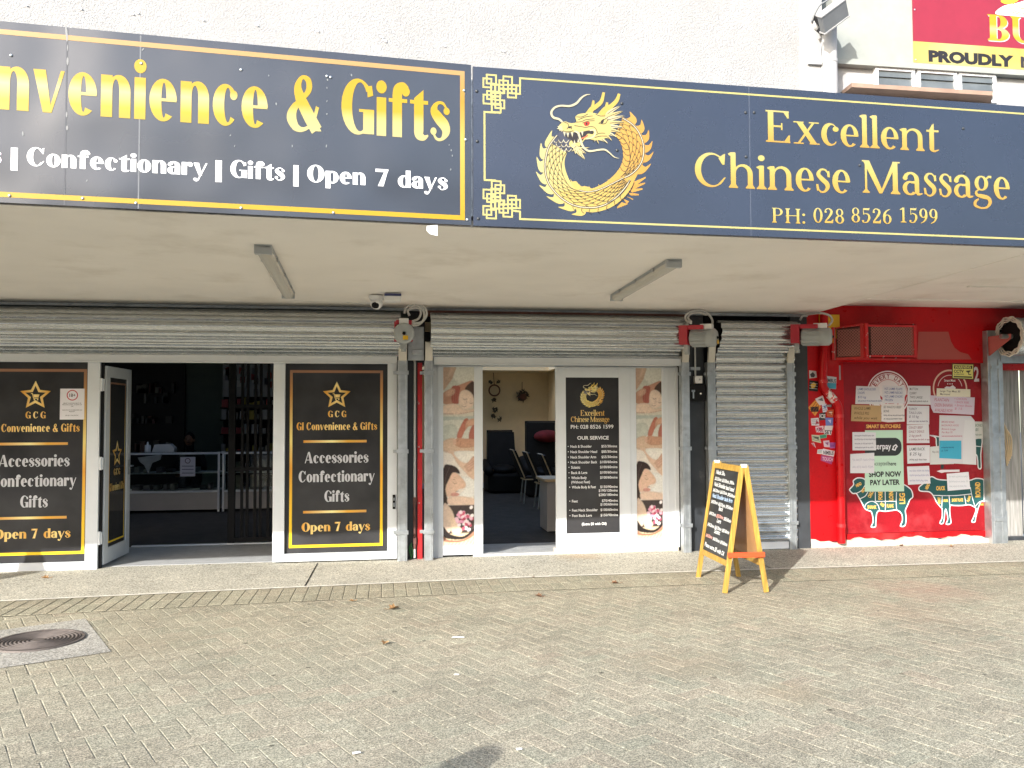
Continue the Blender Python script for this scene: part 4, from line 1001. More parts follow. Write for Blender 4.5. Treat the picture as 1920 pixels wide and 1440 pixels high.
# fluorescent battens under the soffit
def tube_light(label, p0, p1):
    p0, p1 = Vector(p0), Vector(p1); c = (p0+p1)/2; t = thing('tube_light', label, 'tube light', c, 'tube lights under the canopy')
    d = (p1-p0).normalized(); e = d.cross(Vector((0, 0, 1))).normalized(); L_ = (p1-p0).length; Z = Vector((0, 0, 1))
    MB().prism([p0+e*.062, p0-e*.062, p0-e*.045-Z*.02, p0+e*.045-Z*.02], d*L_).build('base', M['lampgrey'], t, .004)
    MB().prism([p0+e*.055-Z*.021+d*.02, p0-e*.055-Z*.021+d*.02, p0-e*.048-Z*.055+d*.02, p0-e*.016-Z*.068+d*.02, p0+e*.016-Z*.068+d*.02, p0+e*.048-Z*.055+d*.02], d*(L_-.04)).build('diffuser', mat('frosted_cover', (.62, .60, .55), .25, spec=.6) if 'frosted_cover' not in bpy.data.materials else bpy.data.materials['frosted_cover'], t, .006)
    for q in (p0, p1-d*.05): MB().obox(q+e*.062-Z*.066, -e*.124, d*.05, Z*.065).build('end_cap', M['lampgrey'], t, .006)
    for k in (.2, .5, .8):
        for s_ in (-1, 1): MB().obox(p0+d*L_*k+e*s_*.058-Z*.036, e*.006*s_, d*.03, Z*.03).build('catch', M['galv'], t)
def sof(x, y):
    p = pg(x, y, 2.79); return Vector((p.x, p.y, 2.834))
tube_light('frosted fluorescent tube light under the convenience shop end of the canopy', sof(493, 470), sof(541, 556))
tube_light('frosted fluorescent tube light under the massage shop end of the canopy', sof(1265, 496), sof(1155, 561))

# ------------------------------------------------------------------ convenience shop: windows, open door, grille
def frame4(x0, x1, z0, z1, y0, y1, l, r, b, t_):
    mb = MB(); mb.box(x0, x0+l, y0, y1, z0, z1).box(x1-r, x1, y0, y1, z0, z1).box(x0+l, x1-r, y0+.001, y1-.001, z0, z0+b).box(x0+l, x1-r, y0+.001, y1-.001, z1-t_, z1); return mb
GT = (225, 165, 60)
def gcg(fr, parent, cx, z_off, w, door=False):
    """printed shop panel: frame line, star with trolley, lettering"""
    k = w/1.02
    a = Art(fr, .0012); bx = (cx-w/2, cx+w/2, 0, 1)
    zb, zt, bw = .165+z_off, 2.13+z_off, .030*k
    goldv = M.setdefault('goldframe', grad('gold_frame', [(0, (252, 212, 40)), (.3, (235, 185, 50)), (.45, (225, 160, 50)), (.6, (240, 220, 130)), (.85, (205, 150, 80)), (1, (150, 110, 85))], rough=.35))
    for (u0, v0, u1, v1) in ((cx-w/2, zb, cx-w/2+bw, zt), (cx+w/2-bw, zb, cx+w/2, zt), (cx-w/2+bw, zb, cx+w/2-bw, zb+bw), (cx-w/2+bw, zt-bw, cx+w/2-bw, zt)): a.rect(u0, v0, u1, v1, box=(-9, 9, zb, zt))
    a.build('border_line', goldv, parent)
    a = Art(fr, .0012); cy = 1.845+z_off; st = []
    for i in range(10):
        r = (.132 if i % 2 == 0 else .062)*k; t = math.pi/2+i*math.pi/5; st.append((cx+r*math.cos(t), cy+r*math.sin(t)*1.0))
    bs = (cx-.12*k, cx+.12*k, 0, 1)
    a.line(st, .026*k, closed=True, box=bs)
    q = lambda x, y: (cx+x*k, cy-.008+y*k)
    a.line([q(-.045, .03), q(-.03, .03), q(-.018, -.02), q(.03, -.02)], .008*k, box=bs); a.poly([q(-.022, .022), q(.04, .022), q(.03, -.01), q(-.014, -.01)], box=bs)
    a.ell(*q(-.01, -.034), .008*k, .008*k, (1, 1, 1), 8, box=bs); a.ell(*q(.022, -.034), .008*k, .008*k, (1, 1, 1), 8, box=bs)
    a.build('star_emblem', M['gold4'], parent)
    def tx(text, z0, h, u, mt, nm='lettering', tr=.08, cap=1.42):
        a = Art(fr, .0012); xh = h/cap; a.polys(words('fat', text, cx+u[0]*k, cx+u[1]*k, z0+z_off, xh, tr), box=(cx+u[0]*k, cx+u[1]*k, 0, 1)); a.build(nm, mt, parent)
    tx('GCG', 1.605, .072, (-.095, .105), M['gold4'], tr=.45)
    tx('GI Convenience & Gifts', 1.462, .085, (-.435, .445), M['gold4'], tr=.12)
    for z in (1.335, .555):
        a = Art(fr, .0012); a.rect(cx-.36*k, z-.014+z_off, cx+.33*k, z+.014+z_off, box=(cx-.36*k, cx+.33*k, 0, 1)); a.build('gold_rule', M['goldh'], parent)
    for text, z0, u in (('Accessories', 1.095, (-.345, .35)), ('Confectionary', .885, (-.41, .42)), ('Gifts', .665, (-.13, .14))): tx(text, z0, .125, u, M['greytext'])
    for text, u in (('Open', (-.375, -.065)), ('7', (-.015, .045)), ('days', (.105, .37))): tx(text, .34, .10, u, M['gold'] if False else M['gold4'], tr=.07)
def shop_window(label, x0, x1, z0, post_l, post_r, cx, w):
    t = thing('display_window', label, 'shop window', ((x0+x1)/2, .03, 0), 'printed window panels of the convenience shop')
    frame4(x0, x1, z0, 2.26, .0, .075, post_l, post_r, .085, .05).build('frame', M['alu'], t, .003)
    MB().box(x0+post_l+.001, x1-post_r-.001, .038, .05, z0+.084, 2.211).build('glass_film', M['decalblk'], t)
    fr = Frame((0, .0378, 0)); gcg(fr, t, cx, 0, w)
    return t
w1 = shop_window('black printed window panel at the left edge bearing the white 18+ notice', -4.60, -3.015, .0, .06, .125, -3.668, 1.02)
w2 = shop_window('black printed window panel with gold star between the doorway and the red pier', -1.215, .135, .02, .125, .105, -.532, 1.02)
w3 = shop_window('black printed window panel beyond the left edge of the view, farthest from the doorway', -5.95, -4.61, .0, .06, .06, -5.28, 1.02)
t = thing('age_notice', 'white paper notice with a ringed 18+ on the black window panel', 'notice', (-3.3, .03, 1.6))
fr = Frame((-3.3, .034, 1.755)); a = Art(fr, .001, 2e-5); a.rect(-.122, -.165, .122, .165, (232, 230, 236)); a.layer()
a.line([(.0+.052*math.cos(q), .095+.052*math.sin(q)) for q in [2*math.pi*k/24 for k in range(24)]], .010, (190, 60, 80), True); a.layer()
a.polys(sans('18+', 0, .078, .036, .062, .012, 'c'), (40, 35, 45))
for v, s_ in ((.005, 'SMART SHOPPERS MUST BE'), (-.012, 'PERSONS OVER 18 YEARS OF'), (-.028, 'AGE'), (-.068, 'VALID PHOTO ID REQUIRED ON'), (-.084, 'REQUEST'), (-.125, 'NO ID = NO ENTRY')): a.polys(sans(s_, 0, v, .010, min(.2, .0082*len(s_)), .01, 'c'), (45, 45, 60))
a.build('paper', M['print'], t)
# lock case on the right jamb
t = thing('door_lock', 'small black lock case on the white jamb beside the guide rail', 'lock', (.11, -.01, .65))
MB().box(.088, .118, -.014, -.001, .575, .735).build('case', M['black'], t, .004)
MB().box(.097, .109, -.02, -.013, .60, .645).box(.097, .109, -.02, -.013, .67, .70).build('keyhole', M['galv'], t)
# open door leaf folded back into the shop
def leaf():
    t = thing('glass_door', 'white framed glass door with gold star standing open into the convenience shop', 'door', (-2.985, .06, 0))
    H0 = Vector((-2.972, .075, 0)); fe = px(244, 900, .88); d = Vector((fe.x-H0.x, .88-.075, 0)); L_ = d.length; d.normalize(); n_ = Vector((d.y, -d.x, 0)); Z = Vector((0, 0, 1))
    def ob(mb, a, b, z0, z1, th=.045, o=0): mb.obox(H0+d*a+n_*(o-th)+Z*z0, d*(b-a), n_*th, Z*(z1-z0)); return mb
    mb = MB(); ob(mb, 0, .12, .035, 2.17); ob(mb, L_-.12, L_, .035, 2.17); ob(mb, .12, L_-.12, .035, .20, .043, -.001); ob(mb, .12, L_-.12, 2.05, 2.17, .043, -.001); mb.build('frame', M['alu'], t, .003)
    mb = MB(); ob(mb, .12, L_-.12, .20, 2.05, .012, -.015); mb.build('glass_film', M['decalblk'], t)
    fr = Frame(H0+n_*(-.0148), d); a = Art(fr, .0012); W0, W1 = .15, L_-.15
    for (u0, v0, u1, v1) in ((W0, .24, W0+.02, 2.0), (W1-.02, .24, W1, 2.0), (W0+.02, .24, W1-.02, .26), (W0+.02, 1.98, W1-.02, 2.0)): a.rect(u0, v0, u1, v1, box=(-9, 9, .24, 2.0))
    a.build('border_line', M['goldframe'], t)
    a = Art(fr, .0012); cx, cy = L_/2, 1.20; st = []
    for i in range(10):
        r = (.13 if i % 2 == 0 else .06); q = math.pi/2+i*math.pi/5; st.append((cx+r*math.cos(q), cy+r*math.sin(q)))
    a.line(st, .025, closed=True, box=(cx-.12, cx+.12, 0, 1)); a.polys(words('fat', 'GCG', cx-.1, cx+.1, .97, .05, .4), box=(cx-.12, cx+.12, 0, 1)); a.build('star_emblem', M['gold4'], t)
    a = Art(fr, .0012); a.polys(words('fat', 'GI Convenience & Gifts', W0+.03, W1-.03, .80, .06, .1), box=(W0, W1, 0, 1)); a.build('lettering', M['gold4'], t)
    mb = MB(); ob(mb, L_-.09, L_-.05, .95, 1.12, .006, .006); h = H0+d*(L_-.07)+n_*.004+Z*1.05; mb.tube([h, h+n_*.05, h+n_*.055-d*.11], .009, 8); mb.build('handle', M['galv'], t)
    for z in (.33, 1.12, 1.96):
        mb = MB().box(-3.018, -2.972, .004, .02, z-.065, z+.065).tube([(-2.995, -.002, z-.07), (-2.995, -.002, z+.07)], .012, 8); mb.build('hinge', M['alu'], t, .002)
    return t
leaf()
t = thing('door_jamb', 'narrow white door jamb strip with black rubber gap beside the open glass door', 'door jamb', (-2.99, .06, 0))
MB().box(-3.013, -2.99, .03, .074, .0, 2.24).build('strip', M['black'], t)
# security grille slid aside inside the doorway
t = thing('security_grille', 'black folding security grille pushed aside in the convenience shop doorway', 'security grille', (-1.65, 1.57, 0))
GY = 1.57; gl, grr = px(428, 900, GY).x, px(520, 900, GY).x-.0
mb = MB(); mb.box(gl, gl+.085, GY-.03, GY+.03, .02, 2.6).box(gl+.085, grr+.3, GY-.028, GY+.028, .03, .09).box(gl+.085, grr+.3, GY-.028, GY+.028, 2.50, 2.60).build('frame', M['black'], t, .002)
xx = gl+.15; k = 0
while xx < grr+.28:
    MB().box(xx, xx+.034, GY-.012+.03*(k % 2), GY+.012+.03*(k % 2), .09, 2.5).build('bar', M['black'], t); xx += .062 if k % 2 == 0 else .10; k += 1
mb = MB()
for z in (.95, 1.75): mb.box(gl+.085, grr+.3, GY-.016, GY-.008, z-.022, z+.022)
mb.build('cross_strap', M['black'], t)

# ------------------------------------------------------------------ massage shop: frame, sliding door, poster windows
MY = .085
t = thing('shopfront_frame', 'white aluminium frame around the massage shop doorway', 'door frame', (2, MY, 0))
mb = MB(); mb.box(.545, 3.462, MY+.0, MY+.09, 2.185, 2.30).box(.545, .655, MY-.01, MY+.08, .0, 2.185).box(3.265, 3.462, MY-.01, MY+.08, .05, 2.185); mb.build('frame', M['alu'], t, .004)
MB().box(3.42, 3.462, MY-.025, MY-.012, .05, 2.185).box(3.33, 3.345, MY-.016, MY-.011, .05, 2.185).box(.60, .612, MY-.016, MY-.011, .0, 2.185).build('cover_strip', M['alu'], t)
MB().box(1.0, 3.42, MY-.02, MY+.1, .0, .035).build('sill', M['lino'], t, .004)
MB().box(1.95, 3.45, MY-.03, MY+.06, .0, .075).build('sill_block', M['plaster'], t, .008)
class Rec(Art):
    """records the shapes of a picture and prints them as one soft, photograph-like colour grid"""
    cache = {}
    def __init__(s, fr): Art.__init__(s, fr); s.items = []
    def poly(s, pts, col=(1, 1, 1), box=None, flat=False): s.items.append((np.array(pts, float), col)); return s
    def grid(s, name, m, parent, u0, v0, w_, h_, nx=84, ny=470):
        key = 'p'
        if key not in Rec.cache:
            xs_, ys_ = np.meshgrid((np.arange(nx+1))/nx, (np.arange(ny+1))/ny); img = np.zeros((ny+1, nx+1, 3))
            r_ = np.random.RandomState(3)
            def blur(a, n):
                for _ in range(n):
                    p = np.pad(a, ((1, 1), (1, 1))+((0, 0),)*(a.ndim-2), mode='edge'); a = (p[:-2, 1:-1]+p[2:, 1:-1]+p[1:-1, :-2]+p[1:-1, 2:]+2*p[1:-1, 1:-1])/6
                return a
            for P, col in s.items:
                px_, py_ = (P[:, 0]-u0)/w_, (P[:, 1]-v0)/h_; ins = np.zeros(xs_.shape, bool); n = len(P)
                for i in range(n):
                    x1, y1, x2, y2 = px_[i], py_[i], px_[i-1], py_[i-1]
                    if y1 == y2: continue
                    c = ((y1 > ys_) != (y2 > ys_)) & (xs_ < (x2-x1)*(ys_-y1)/(y2-y1)+x1); ins ^= c
                if not ins.any(): continue
                mk = ins.astype(float); big = ins.sum() > 250
                soft = blur(mk, 2 if big else 1); sh = 1.0
                if big:
                    dp = blur(mk, 60); gx_ = r_.uniform(-.10, .10)
                    sh = .80+.30*np.clip(dp*1.15, 0, 1)+gx_*(xs_-.5)
                img = img*(1-soft[..., None])+(np.array(lin(col))*.70+.27*sum(lin(col))/3*np.array((1.06, 1.0, .94)))[None, None]*(sh[..., None] if big else 1)*soft[..., None]
            img *= (1+blur(r_.normal(0, .5, xs_.shape), 12)*.35+blur(r_.normal(0, .12, xs_.shape), 1))[..., None]
            Rec.cache[key] = np.clip(blur(img, 1), 0, 1)
        img = Rec.cache[key]
        vs = [tuple(s.fr.at(u0+w_*i/nx, v0+h_*j/ny, .001)) for j in range(ny+1) for i in range(nx+1)]
        fs = [(j*(nx+1)+i, j*(nx+1)+i+1, (j+1)*(nx+1)+i+1, (j+1)*(nx+1)+i) for j in range(ny) for i in range(nx)]
        me = bpy.data.meshes.new(name); me.from_pydata(vs, [], fs); me.update(); me.materials.append(m)
        at = me.color_attributes.new('Col', 'FLOAT_COLOR', 'POINT'); a4 = np.ones(((nx+1)*(ny+1), 4), np.float32); a4[:, :3] = img.reshape(-1, 3); at.data.foreach_set('color', a4.ravel())
        if me.polygons[0].normal.dot(s.fr.n) < 0: me.flip_normals()
        return link(name, me, parent)
def poster_art(fr, parent, u0, v0, w_, h_, name='poster'):
    A = Rec(fr); m = lambda pts: [(u0+(x-48)/230*w_, v0+(1388-y)/1366*h_) for x, y in pts]
    p = lambda pts, c, s_=0: A.poly(m(smooth(pts, 3, True) if s_ else pts), c)
    A.rect(u0, v0, u0+w_, v0+h_, (206, 200, 182))
    p([(48, 22), (278, 22), (278, 150), (48, 230)], (198, 200, 186)); p([(120, 30), (278, 22), (278, 135), (200, 160), (130, 120)], (214, 214, 202), 1)
    p([(48, 22), (145, 22), (118, 110), (62, 190), (48, 205)], (203, 164, 136)); p([(48, 205), (60, 150), (130, 60), (140, 30), (100, 22), (75, 90)], (214, 178, 150), 1)
    p([(48, 225), (110, 185), (190, 150), (262, 125), (278, 150), (278, 200), (180, 235), (140, 310), (48, 302)], (196, 138, 108), 1)
    p([(112, 175), (150, 165), (176, 180), (168, 230), (166, 300), (120, 305), (108, 250)], (182, 92, 74), 1); p([(60, 220), (110, 185), (140, 200), (120, 240), (70, 250)], (210, 160, 130), 1)
    for x in (122, 138, 152): A.line(m([(x, 190), (x-6, 240), (x-4, 296)]), .003, (150, 70, 58))
    p([(210, 190), (240, 150), (278, 138), (278, 270), (262, 250), (235, 215)], (92, 70, 60), 1)
    p([(165, 250), (185, 205), (230, 200), (268, 235), (278, 290), (262, 330), (210, 348), (168, 315)], (232, 204, 182), 1)
    for q in ([(195, 265), (210, 274), (226, 264)], [(240, 296), (256, 304), (270, 297)], [(185, 320), (205, 328), (222, 322)]): A.line(m(q), .0045, (110, 70, 60))
    A.line(m([(226, 270), (222, 300), (212, 308)]), .003, (180, 130, 110))
    p([(48, 318), (150, 305), (200, 348), (278, 342), (278, 364), (160, 386), (48, 380)], (226, 196, 170), 1); A.line(m([(48, 382), (160, 384), (278, 362)]), .003, (160, 100, 85))
    # foot held in two hands
    A.rect(*m([(48, 672)])[0], *m([(278, 400)])[0], (205, 206, 192)); p([(48, 405), (278, 402), (278, 425), (48, 430)], (182, 194, 184)); p([(48, 480), (140, 470), (150, 560), (48, 585)], (190, 196, 182), 1)
    p([(210, 420), (236, 422), (232, 470), (206, 520), (180, 575), (150, 568), (158, 520), (190, 450)], (200, 112, 84), 1); p([(222, 440), (278, 420), (278, 470), (236, 480), (215, 505)], (214, 158, 124), 1)
    p([(250, 500), (278, 470), (278, 575), (238, 575)], (188, 100, 78), 1); p([(48, 592), (130, 566), (150, 612), (278, 632), (278, 670), (48, 668)], (214, 178, 146), 1)
    p([(128, 588), (160, 566), (206, 572), (278, 580), (278, 634), (176, 642), (134, 616)], (206, 148, 112), 1); p([(118, 590), (140, 575), (146, 610), (126, 618)], (224, 176, 146), 1)
    for q in ([(160, 580), (150, 600)], [(180, 590), (172, 630)], [(206, 430), (222, 438)], [(196, 448), (210, 458)]): A.line(m(q), .003, (140, 76, 58))
    # woman lying on her side
    A.rect(*m([(48, 1080)])[0], *m([(278, 670)])[0], (224, 214, 202))
    p([(48, 672), (110, 690), (150, 760), (210, 830), (278, 886), (278, 740), (150, 672)], (222, 184, 154), 1); p([(130, 672), (278, 672), (278, 730), (215, 760), (160, 730)], (226, 222, 212), 1)
    p([(278, 706), (236, 750), (206, 780), (212, 800), (232, 830), (262, 812), (278, 800)], (212, 164, 136), 1)
    for q in ([(278, 745), (230, 778)], [(278, 765), (226, 800)], [(278, 785), (240, 818)]): A.line(m(q), .003, (160, 106, 86))
    p([(180, 862), (278, 898), (278, 1012), (160, 1012), (214, 950)], (226, 226, 220), 1)
    p([(60, 960), (90, 868), (122, 826), (165, 850), (214, 912), (206, 950), (160, 962), (130, 1002), (80, 1016)], (226, 182, 150), 1)
    p([(48, 800), (96, 772), (150, 795), (172, 842), (122, 830), (92, 880), (64, 958), (86, 1060), (60, 1082), (48, 1078)], (66, 50, 46), 1); A.line(m([(96, 790), (70, 850), (60, 930)]), .004, (110, 86, 78))
    for q in ([(118, 905), (132, 918), (150, 912)], [(120, 880), (136, 890)], [(140, 978), (165, 972)]): A.line(m(q), .0045, (90, 56, 50))
    p([(100, 996), (140, 984), (170, 1000), (130, 1020)], (214, 140, 124), 1); p([(84, 1022), (165, 1012), (278, 1034), (278, 1080), (100, 1080)], (226, 192, 166), 1)
    # feet, bowl of flowers, slats
    A.rect(*m([(48, 1388)])[0], *m([(278, 1080)])[0], (72, 60, 58)); p([(48, 1300), (278, 1290), (278, 1388), (48, 1388)], (222, 194, 148))
    for i in range(9): A.line(m([(80+i*26, 1388), (120+i*26, 1330)]), .004, (170, 136, 96))
    p([(48, 1080), (84, 1080), (128, 1160), (108, 1270), (48, 1290)], (214, 184, 160), 1); p([(100, 1160), (132, 1176), (168, 1240), (188, 1275), (160, 1304), (112, 1290)], (232, 200, 166), 1)
    p([(48, 1240), (100, 1300), (200, 1318), (278, 1256), (278, 1286), (200, 1340), (100, 1338), (48, 1316)], (46, 40, 40), 1); p([(48, 1318), (90, 1344), (200, 1342), (278, 1280), (278, 1312), (200, 1356), (110, 1364), (48, 1352)], (172, 112, 82), 1)
    rr = random.Random(11); A.layer(.0002)
    for i in range(46):
        x = rr.gauss(195, 34); y = rr.gauss(1190, 44)
        if not (120 < x < 276 and 1100 < y < 1300): continue
        A.ell(*m([(x, y)])[0], .024, .02, rr.choice([(240, 150, 190), (252, 226, 236), (222, 60, 110), (246, 190, 214), (255, 244, 246), (205, 40, 90)]), 6, rr.uniform(0, 3)); A.layer(.00002)
    return A.grid(name, M['printgloss'], parent, u0, v0, w_, h_)
def poster_window(label, x0, x1, z0):
    t = thing('poster_window', label, 'poster window', ((x0+x1)/2, MY, 0), 'poster windows of the massage shop')
    frame4(x0, x1, .03 if x0 < 1 else .075, 2.187, MY-.012, MY+.05, .012, .10 if x0 < 1 else .03, z0-(.03 if x0 < 1 else .075), .012).build('frame', M['alu'], t, .003)
    px0, px1 = x0+.012, x1-(.10 if x0 < 1 else .03)
    MB().box(px0, px1, MY+.004, MY+.016, z0, 2.175).build('glass_pane', M['decalblk'], t)
    poster_art(Frame((0, MY+.003, 0)), t, px0, z0, px1-px0, 2.175-z0)
    return t
xl0, xl1 = px(831, 850, MY).x, px(889, 850, MY).x; xr0, xr1 = px(1193, 850, MY).x, px(1243, 850, MY).x
poster_window('tall massage photo poster window left of the massage shop doorway', xl0-.012, xl1+.10, .135)
poster_window('tall massage photo poster window right of the price list door', xr0-.012, xr1+.03, .155)
# sliding door with the price list
t = thing('sliding_door', 'white framed door with the black Our Service price list panel', 'door', (2.4, MY, .08))
dx0, dx1 = px(1042, 850, MY).x, px(1182, 850, MY).x; q0, q1 = px(1061, 850, MY).x, px(1160.5, 850, MY).x; z0, z1 = px(1110, 999, MY).z, px(1110, 708, MY).z
frame4(dx0, dx1, .078, 2.186, MY-.022, MY+.03, q0-dx0, dx1-q1, z0-.078, 2.186-z1).build('frame', M['alu'], t, .004)
MB().box(xr0-.075, xr0-.013, MY-.012, MY+.045, .078, 2.186).build('stile', M['alu'], t, .003)
MB().box(q0, q1, MY-.012, MY, z0, z1).build('price_panel', M['decalblk'], t)
fr = Frame((0, MY-.0122, 0)); cx = (q0+q1)/2; w_ = q1-q0; zz = lambda y: px(1110, y, MY).z
k_ = .000228
dragon(None, 'dragon_emblem', t, lambda x, y: (cx+(x-690)*k_*1.07, zz(741)+(720-y)*k_), k_, fr)
a = Art(fr, .0012)
def st(txt, x0, x1, yb, cap, cr=1.42): 
    u0, u1 = px(x0, yb, MY).x, px(x1, yb, MY).x; a.polys(words('serif', txt, u0, u1, zz(yb), cap/cr, .03), box=(u0-.1, u1, 0, 1))
st('Excellent', 1088, 1133, 779.5, .066); st('Chinese Massage', 1070, 1142, 791, .062)
a.build('lettering', M['gold4'], t)
a = Art(fr, .0012); uu = lambda x, y=850: px(x, y, MY).x
def wl_(txt, x0, x1, yb, cap, bold, al='l'):
    u0, u1 = uu(x0), uu(x1); a.polys(sans(txt, u0, zz(yb), cap, u1-u0, bold))
wl_('PH: 028 8526 1599', 1070, 1150, 803.5, .046, .014); wl_('OUR SERVICE', 1082, 1141, 824, .042, .024)
rows = [('Neck & Shoulder', 1069, 1109, 839, '$55/30mins'), ('Neck Shoulder Head', 1069, 1119, 849, '$85/30mins'), ('Neck Shoulder Arm', 1069, 1117, 859, '$55/30mins'), ('Neck Shoulder Back', 1069, 1119, 868.5, '$100/60mins'),
        ('Sciatic', 1070, 1087, 878, '$100/60mins'), ('Back & Legs', 1070, 1100, 888, '$100/60mins'), ('Whole Body', 1070, 1099, 897.5, '$100/60mins'), ('(Without Feet)', 1070, 1105, 905.5, None), ('Whole Body & Feet', 1071, 1116, 915, '$150/90mins'),
        (None, 0, 0, 922, '$190/120mins'), (None, 0, 0, 930, '$280/180mins'), ('Feet', 1071, 1082, 941, '$70/40mins'), (None, 0, 0, 948, '$100/60mins'), ('Feet Neck Shoulder', 1071, 1119, 958, '$100/60mins'), ('Feet Back Legs', 1071, 1108, 968, '$150/90mins')]
for n_, x0, x1, y, pr in rows:
    if n_:
        wl_(n_, x0, x1, y, .031, .02)
        if not n_.startswith('('): a.ell(uu(x0-4), zz(y-2.5), .006, .006, (1, 1, 1), 8)
    if pr: wl_(pr, 1156.5-2.95*len(pr), 1156.5, y, .030, .014)
wl_('(Extra $5 with Oil)', 1089, 1135, 984, .031, .02)
a.build('price_lettering', M['whitetext'], t)
# pipe and conduit in the recess, black key box, white switch
t = thing('conduit', 'thin pale conduit beside the chipped red pier', 'conduit', (.335, 0, 0))
MB().tube([(.335, .03, 2.3), (.335, .03, .72), (.335, .03, .02)], .014, 8).build('pipe', M['cable'], t)
MB().tube([(.335, .03, .66), (.335, .03, .12)], .017, 8).box(.315, .355, .01, .05, .62, .70).box(.318, .352, .012, .048, .18, .25).build('rusty_sleeve', M['rust'], t)
t = thing('key_box', 'black key box with a white knob below the white switch on the dark pier', 'key box', (3.67, -.0, 1.6))
a_, b_ = px(1290, 752, .0), px(1320, 721, .0); MB().box(a_.x, b_.x, -.05, .03, a_.z, b_.z).build('case', M['black'], t, .006)
p_ = px(1314, 738, -.05); MB().ball(p_, .012, .012, .012).build('knob', M['white'], t)
MB().box(px(1300, 740, -.05).x-.008, px(1300, 740, -.05).x+.008, -.055, -.049, px(1300, 747, -.05).z, px(1300, 731, -.05).z).box(px(1300, 740, -.05).x-.02, px(1300, 740, -.05).x+.02, -.055, -.049, px(1300, 735, -.05).z, px(1300, 731, -.05).z).build('key_slot', M['galv'], t)
t = thing('switch', 'white switch with conduit on the dark pier above the black key box', 'switch', (3.67, 0, 1.9))
a_, b_ = px(1301, 719, .0), px(1315, 705, .0); MB().box(a_.x, b_.x, -.04, .03, a_.z, b_.z).build('case', M['white'], t, .006)
MB().ball(((a_.x+b_.x)/2+.01, -.042, (a_.z+b_.z)/2), .012, .006, .012).build('button', M['grey'], t)
xm = px(1304, 690, 0).x; MB().tube([(xm, .01, b_.z-.02), (xm, .01, 2.42)], .012, 8).build('conduit', M['cable'], t)
MB().box(3.60, 3.72, .0, .03, px(1300, 692, 0).z-.012, px(1300, 690, 0).z+.012).build('saddle', M['galv'], t)
t = thing('green_hose', 'tangle of bright green hose at the foot of the red pier', 'hose', (.30, .0, .05))
MB().tube(smooth([(.29, .03, .01), (.31, .02, .08), (.29, .02, .17), (.275, .03, .10), (.30, .02, .03), (.28, .02, .13), (.305, .02, .19)], 5), .007, 7).build('hose', mat('green_plastic', (.03, .16, .04), .4), t)
# ------------------------------------------------------------------ butcher's red shopfront
bw = thing('butcher_wall', 'glossy red painted butcher shopfront wall with maroon panel and worn plaster base', 'wall', (6.3, 0, 0))
MB().box(5.087, 5.50, -.004, .3, .075, 2.952).box(5.50, 11.0, .0, .3, 2.255, 2.952).build('red_render', M['red'], bw)
MB().box(5.50, 5.585, .045, .3, .06, 2.2545).build('pipe_chase', M['red'], bw)
MB().box(5.586, 7.47, .045, .3, .155, 2.2545).build('maroon_panel', M['dkred'], bw)
MB().box(5.586, 7.47, .040, .3, .075, .150).build('kick_board', M['red'], bw)
mb = MB(); rr = random.Random(4); top = []
xs_ = [5.087+.06*i for i in range(41)]
for a, b in zip(xs_[:-1], xs_[1:]):
    ha, hb = (.085+.02*math.sin(a*9)+.012*math.sin(a*31)), (.085+.02*math.sin(b*9)+.012*math.sin(b*31))
    mb._add([(a, -.02, 0), (b, -.02, 0), (b, -.012, hb), (a, -.012, ha), (a, .05, ha), (b, .05, hb)], [(0, 1, 2, 3), (3, 2, 5, 4)])
mb.build('worn_base', M['plaster'], bw)
a = Art(Frame((0, -.0045, 0)), .001)
a.poly([(px(x, y, -.0045).x, px(x, y, -.0045).z) for x, y in ((1722, 622), (1778, 622), (1783, 640), (1790, 652), (1800, 660), (1815, 664), (1822, 674), (1720, 674))], (182, 84, 78)); a.build('faded_patch', M['print'], bw)
MB().box(px(1573, 700, .0).x, px(1579, 700, .0).x, .035, .047, px(1575, 712, 0).z, px(1575, 685, 0).z).build('vent_slot', M['lampgrey'], bw)
# red drain pipe
t = thing('drain_pipe', 'red drain pipe with two bends running down beside the stickered red pillar', 'drain pipe', (5.5, -.04, 0))
Q = lambda x, y, Y=-.055: px(x, y, Y)
MB().tube(smooth([Q(1545, 590), Q(1545, 660), Q(1543, 715), Q(1548, 732), Q(1566, 752), Q(1573, 768), Q(1574, 800), Q(1576, 900), Q(1578, 1018)], 4), .047, 12).build('pipe', M['red'], t)
for y in (645, 715, 780, 985): c = Q({645: 1545, 715: 1543.5, 780: 1573.5, 985: 1577.5}[y], y); MB().tube([c+Vector((0, 0, .02)), c-Vector((0, 0, .02))], .053, 12).build('collar', M['redchip'], t)
# caged vent box
t = thing('vent_box', 'red metal ventilation box with rusty mesh front high on the red wall', 'vent box', (5.9, -.2, 2.3))
A1, A2, A3 = px(1577, 612, -.02), px(1627, 606, -.32), px(1718, 606, -.32)
x0, x1, x2 = 5.40, A2.x, A3.x; zt, zb = A2.z, px(1627, 672, -.32).z
mb = MB(); y0, y1 = -.33, -.006
for (xa, xb, ya, yb, za, zb_) in ((x1-.04, x1, y0, y0+.04, zb, zt), (x2-.04, x2, y0, y0+.04, zb, zt), (x1, x2-.04, y0, y0+.04, zt-.04, zt), (x1, x2-.04, y0, y0+.04, zb, zb+.04)): mb.box(xa, xb, ya, yb, za, zb_)
mb.prism([(x0, y1, zt-.03), (x1, y0, zt), (x2, y0, zt), (x2, y1, zt)], (0, 0, -.015)); mb.prism([(x0, y1, zb), (x1, y0, zb), (x2, y0, zb), (x2, y1, zb)], (0, 0, .015))
mb.bar((x0+.02, y1-.02, zb), (x0+.02, y1-.02, zt-.02), .05, .03); mb.build('case', M['redchip'], t, .003)
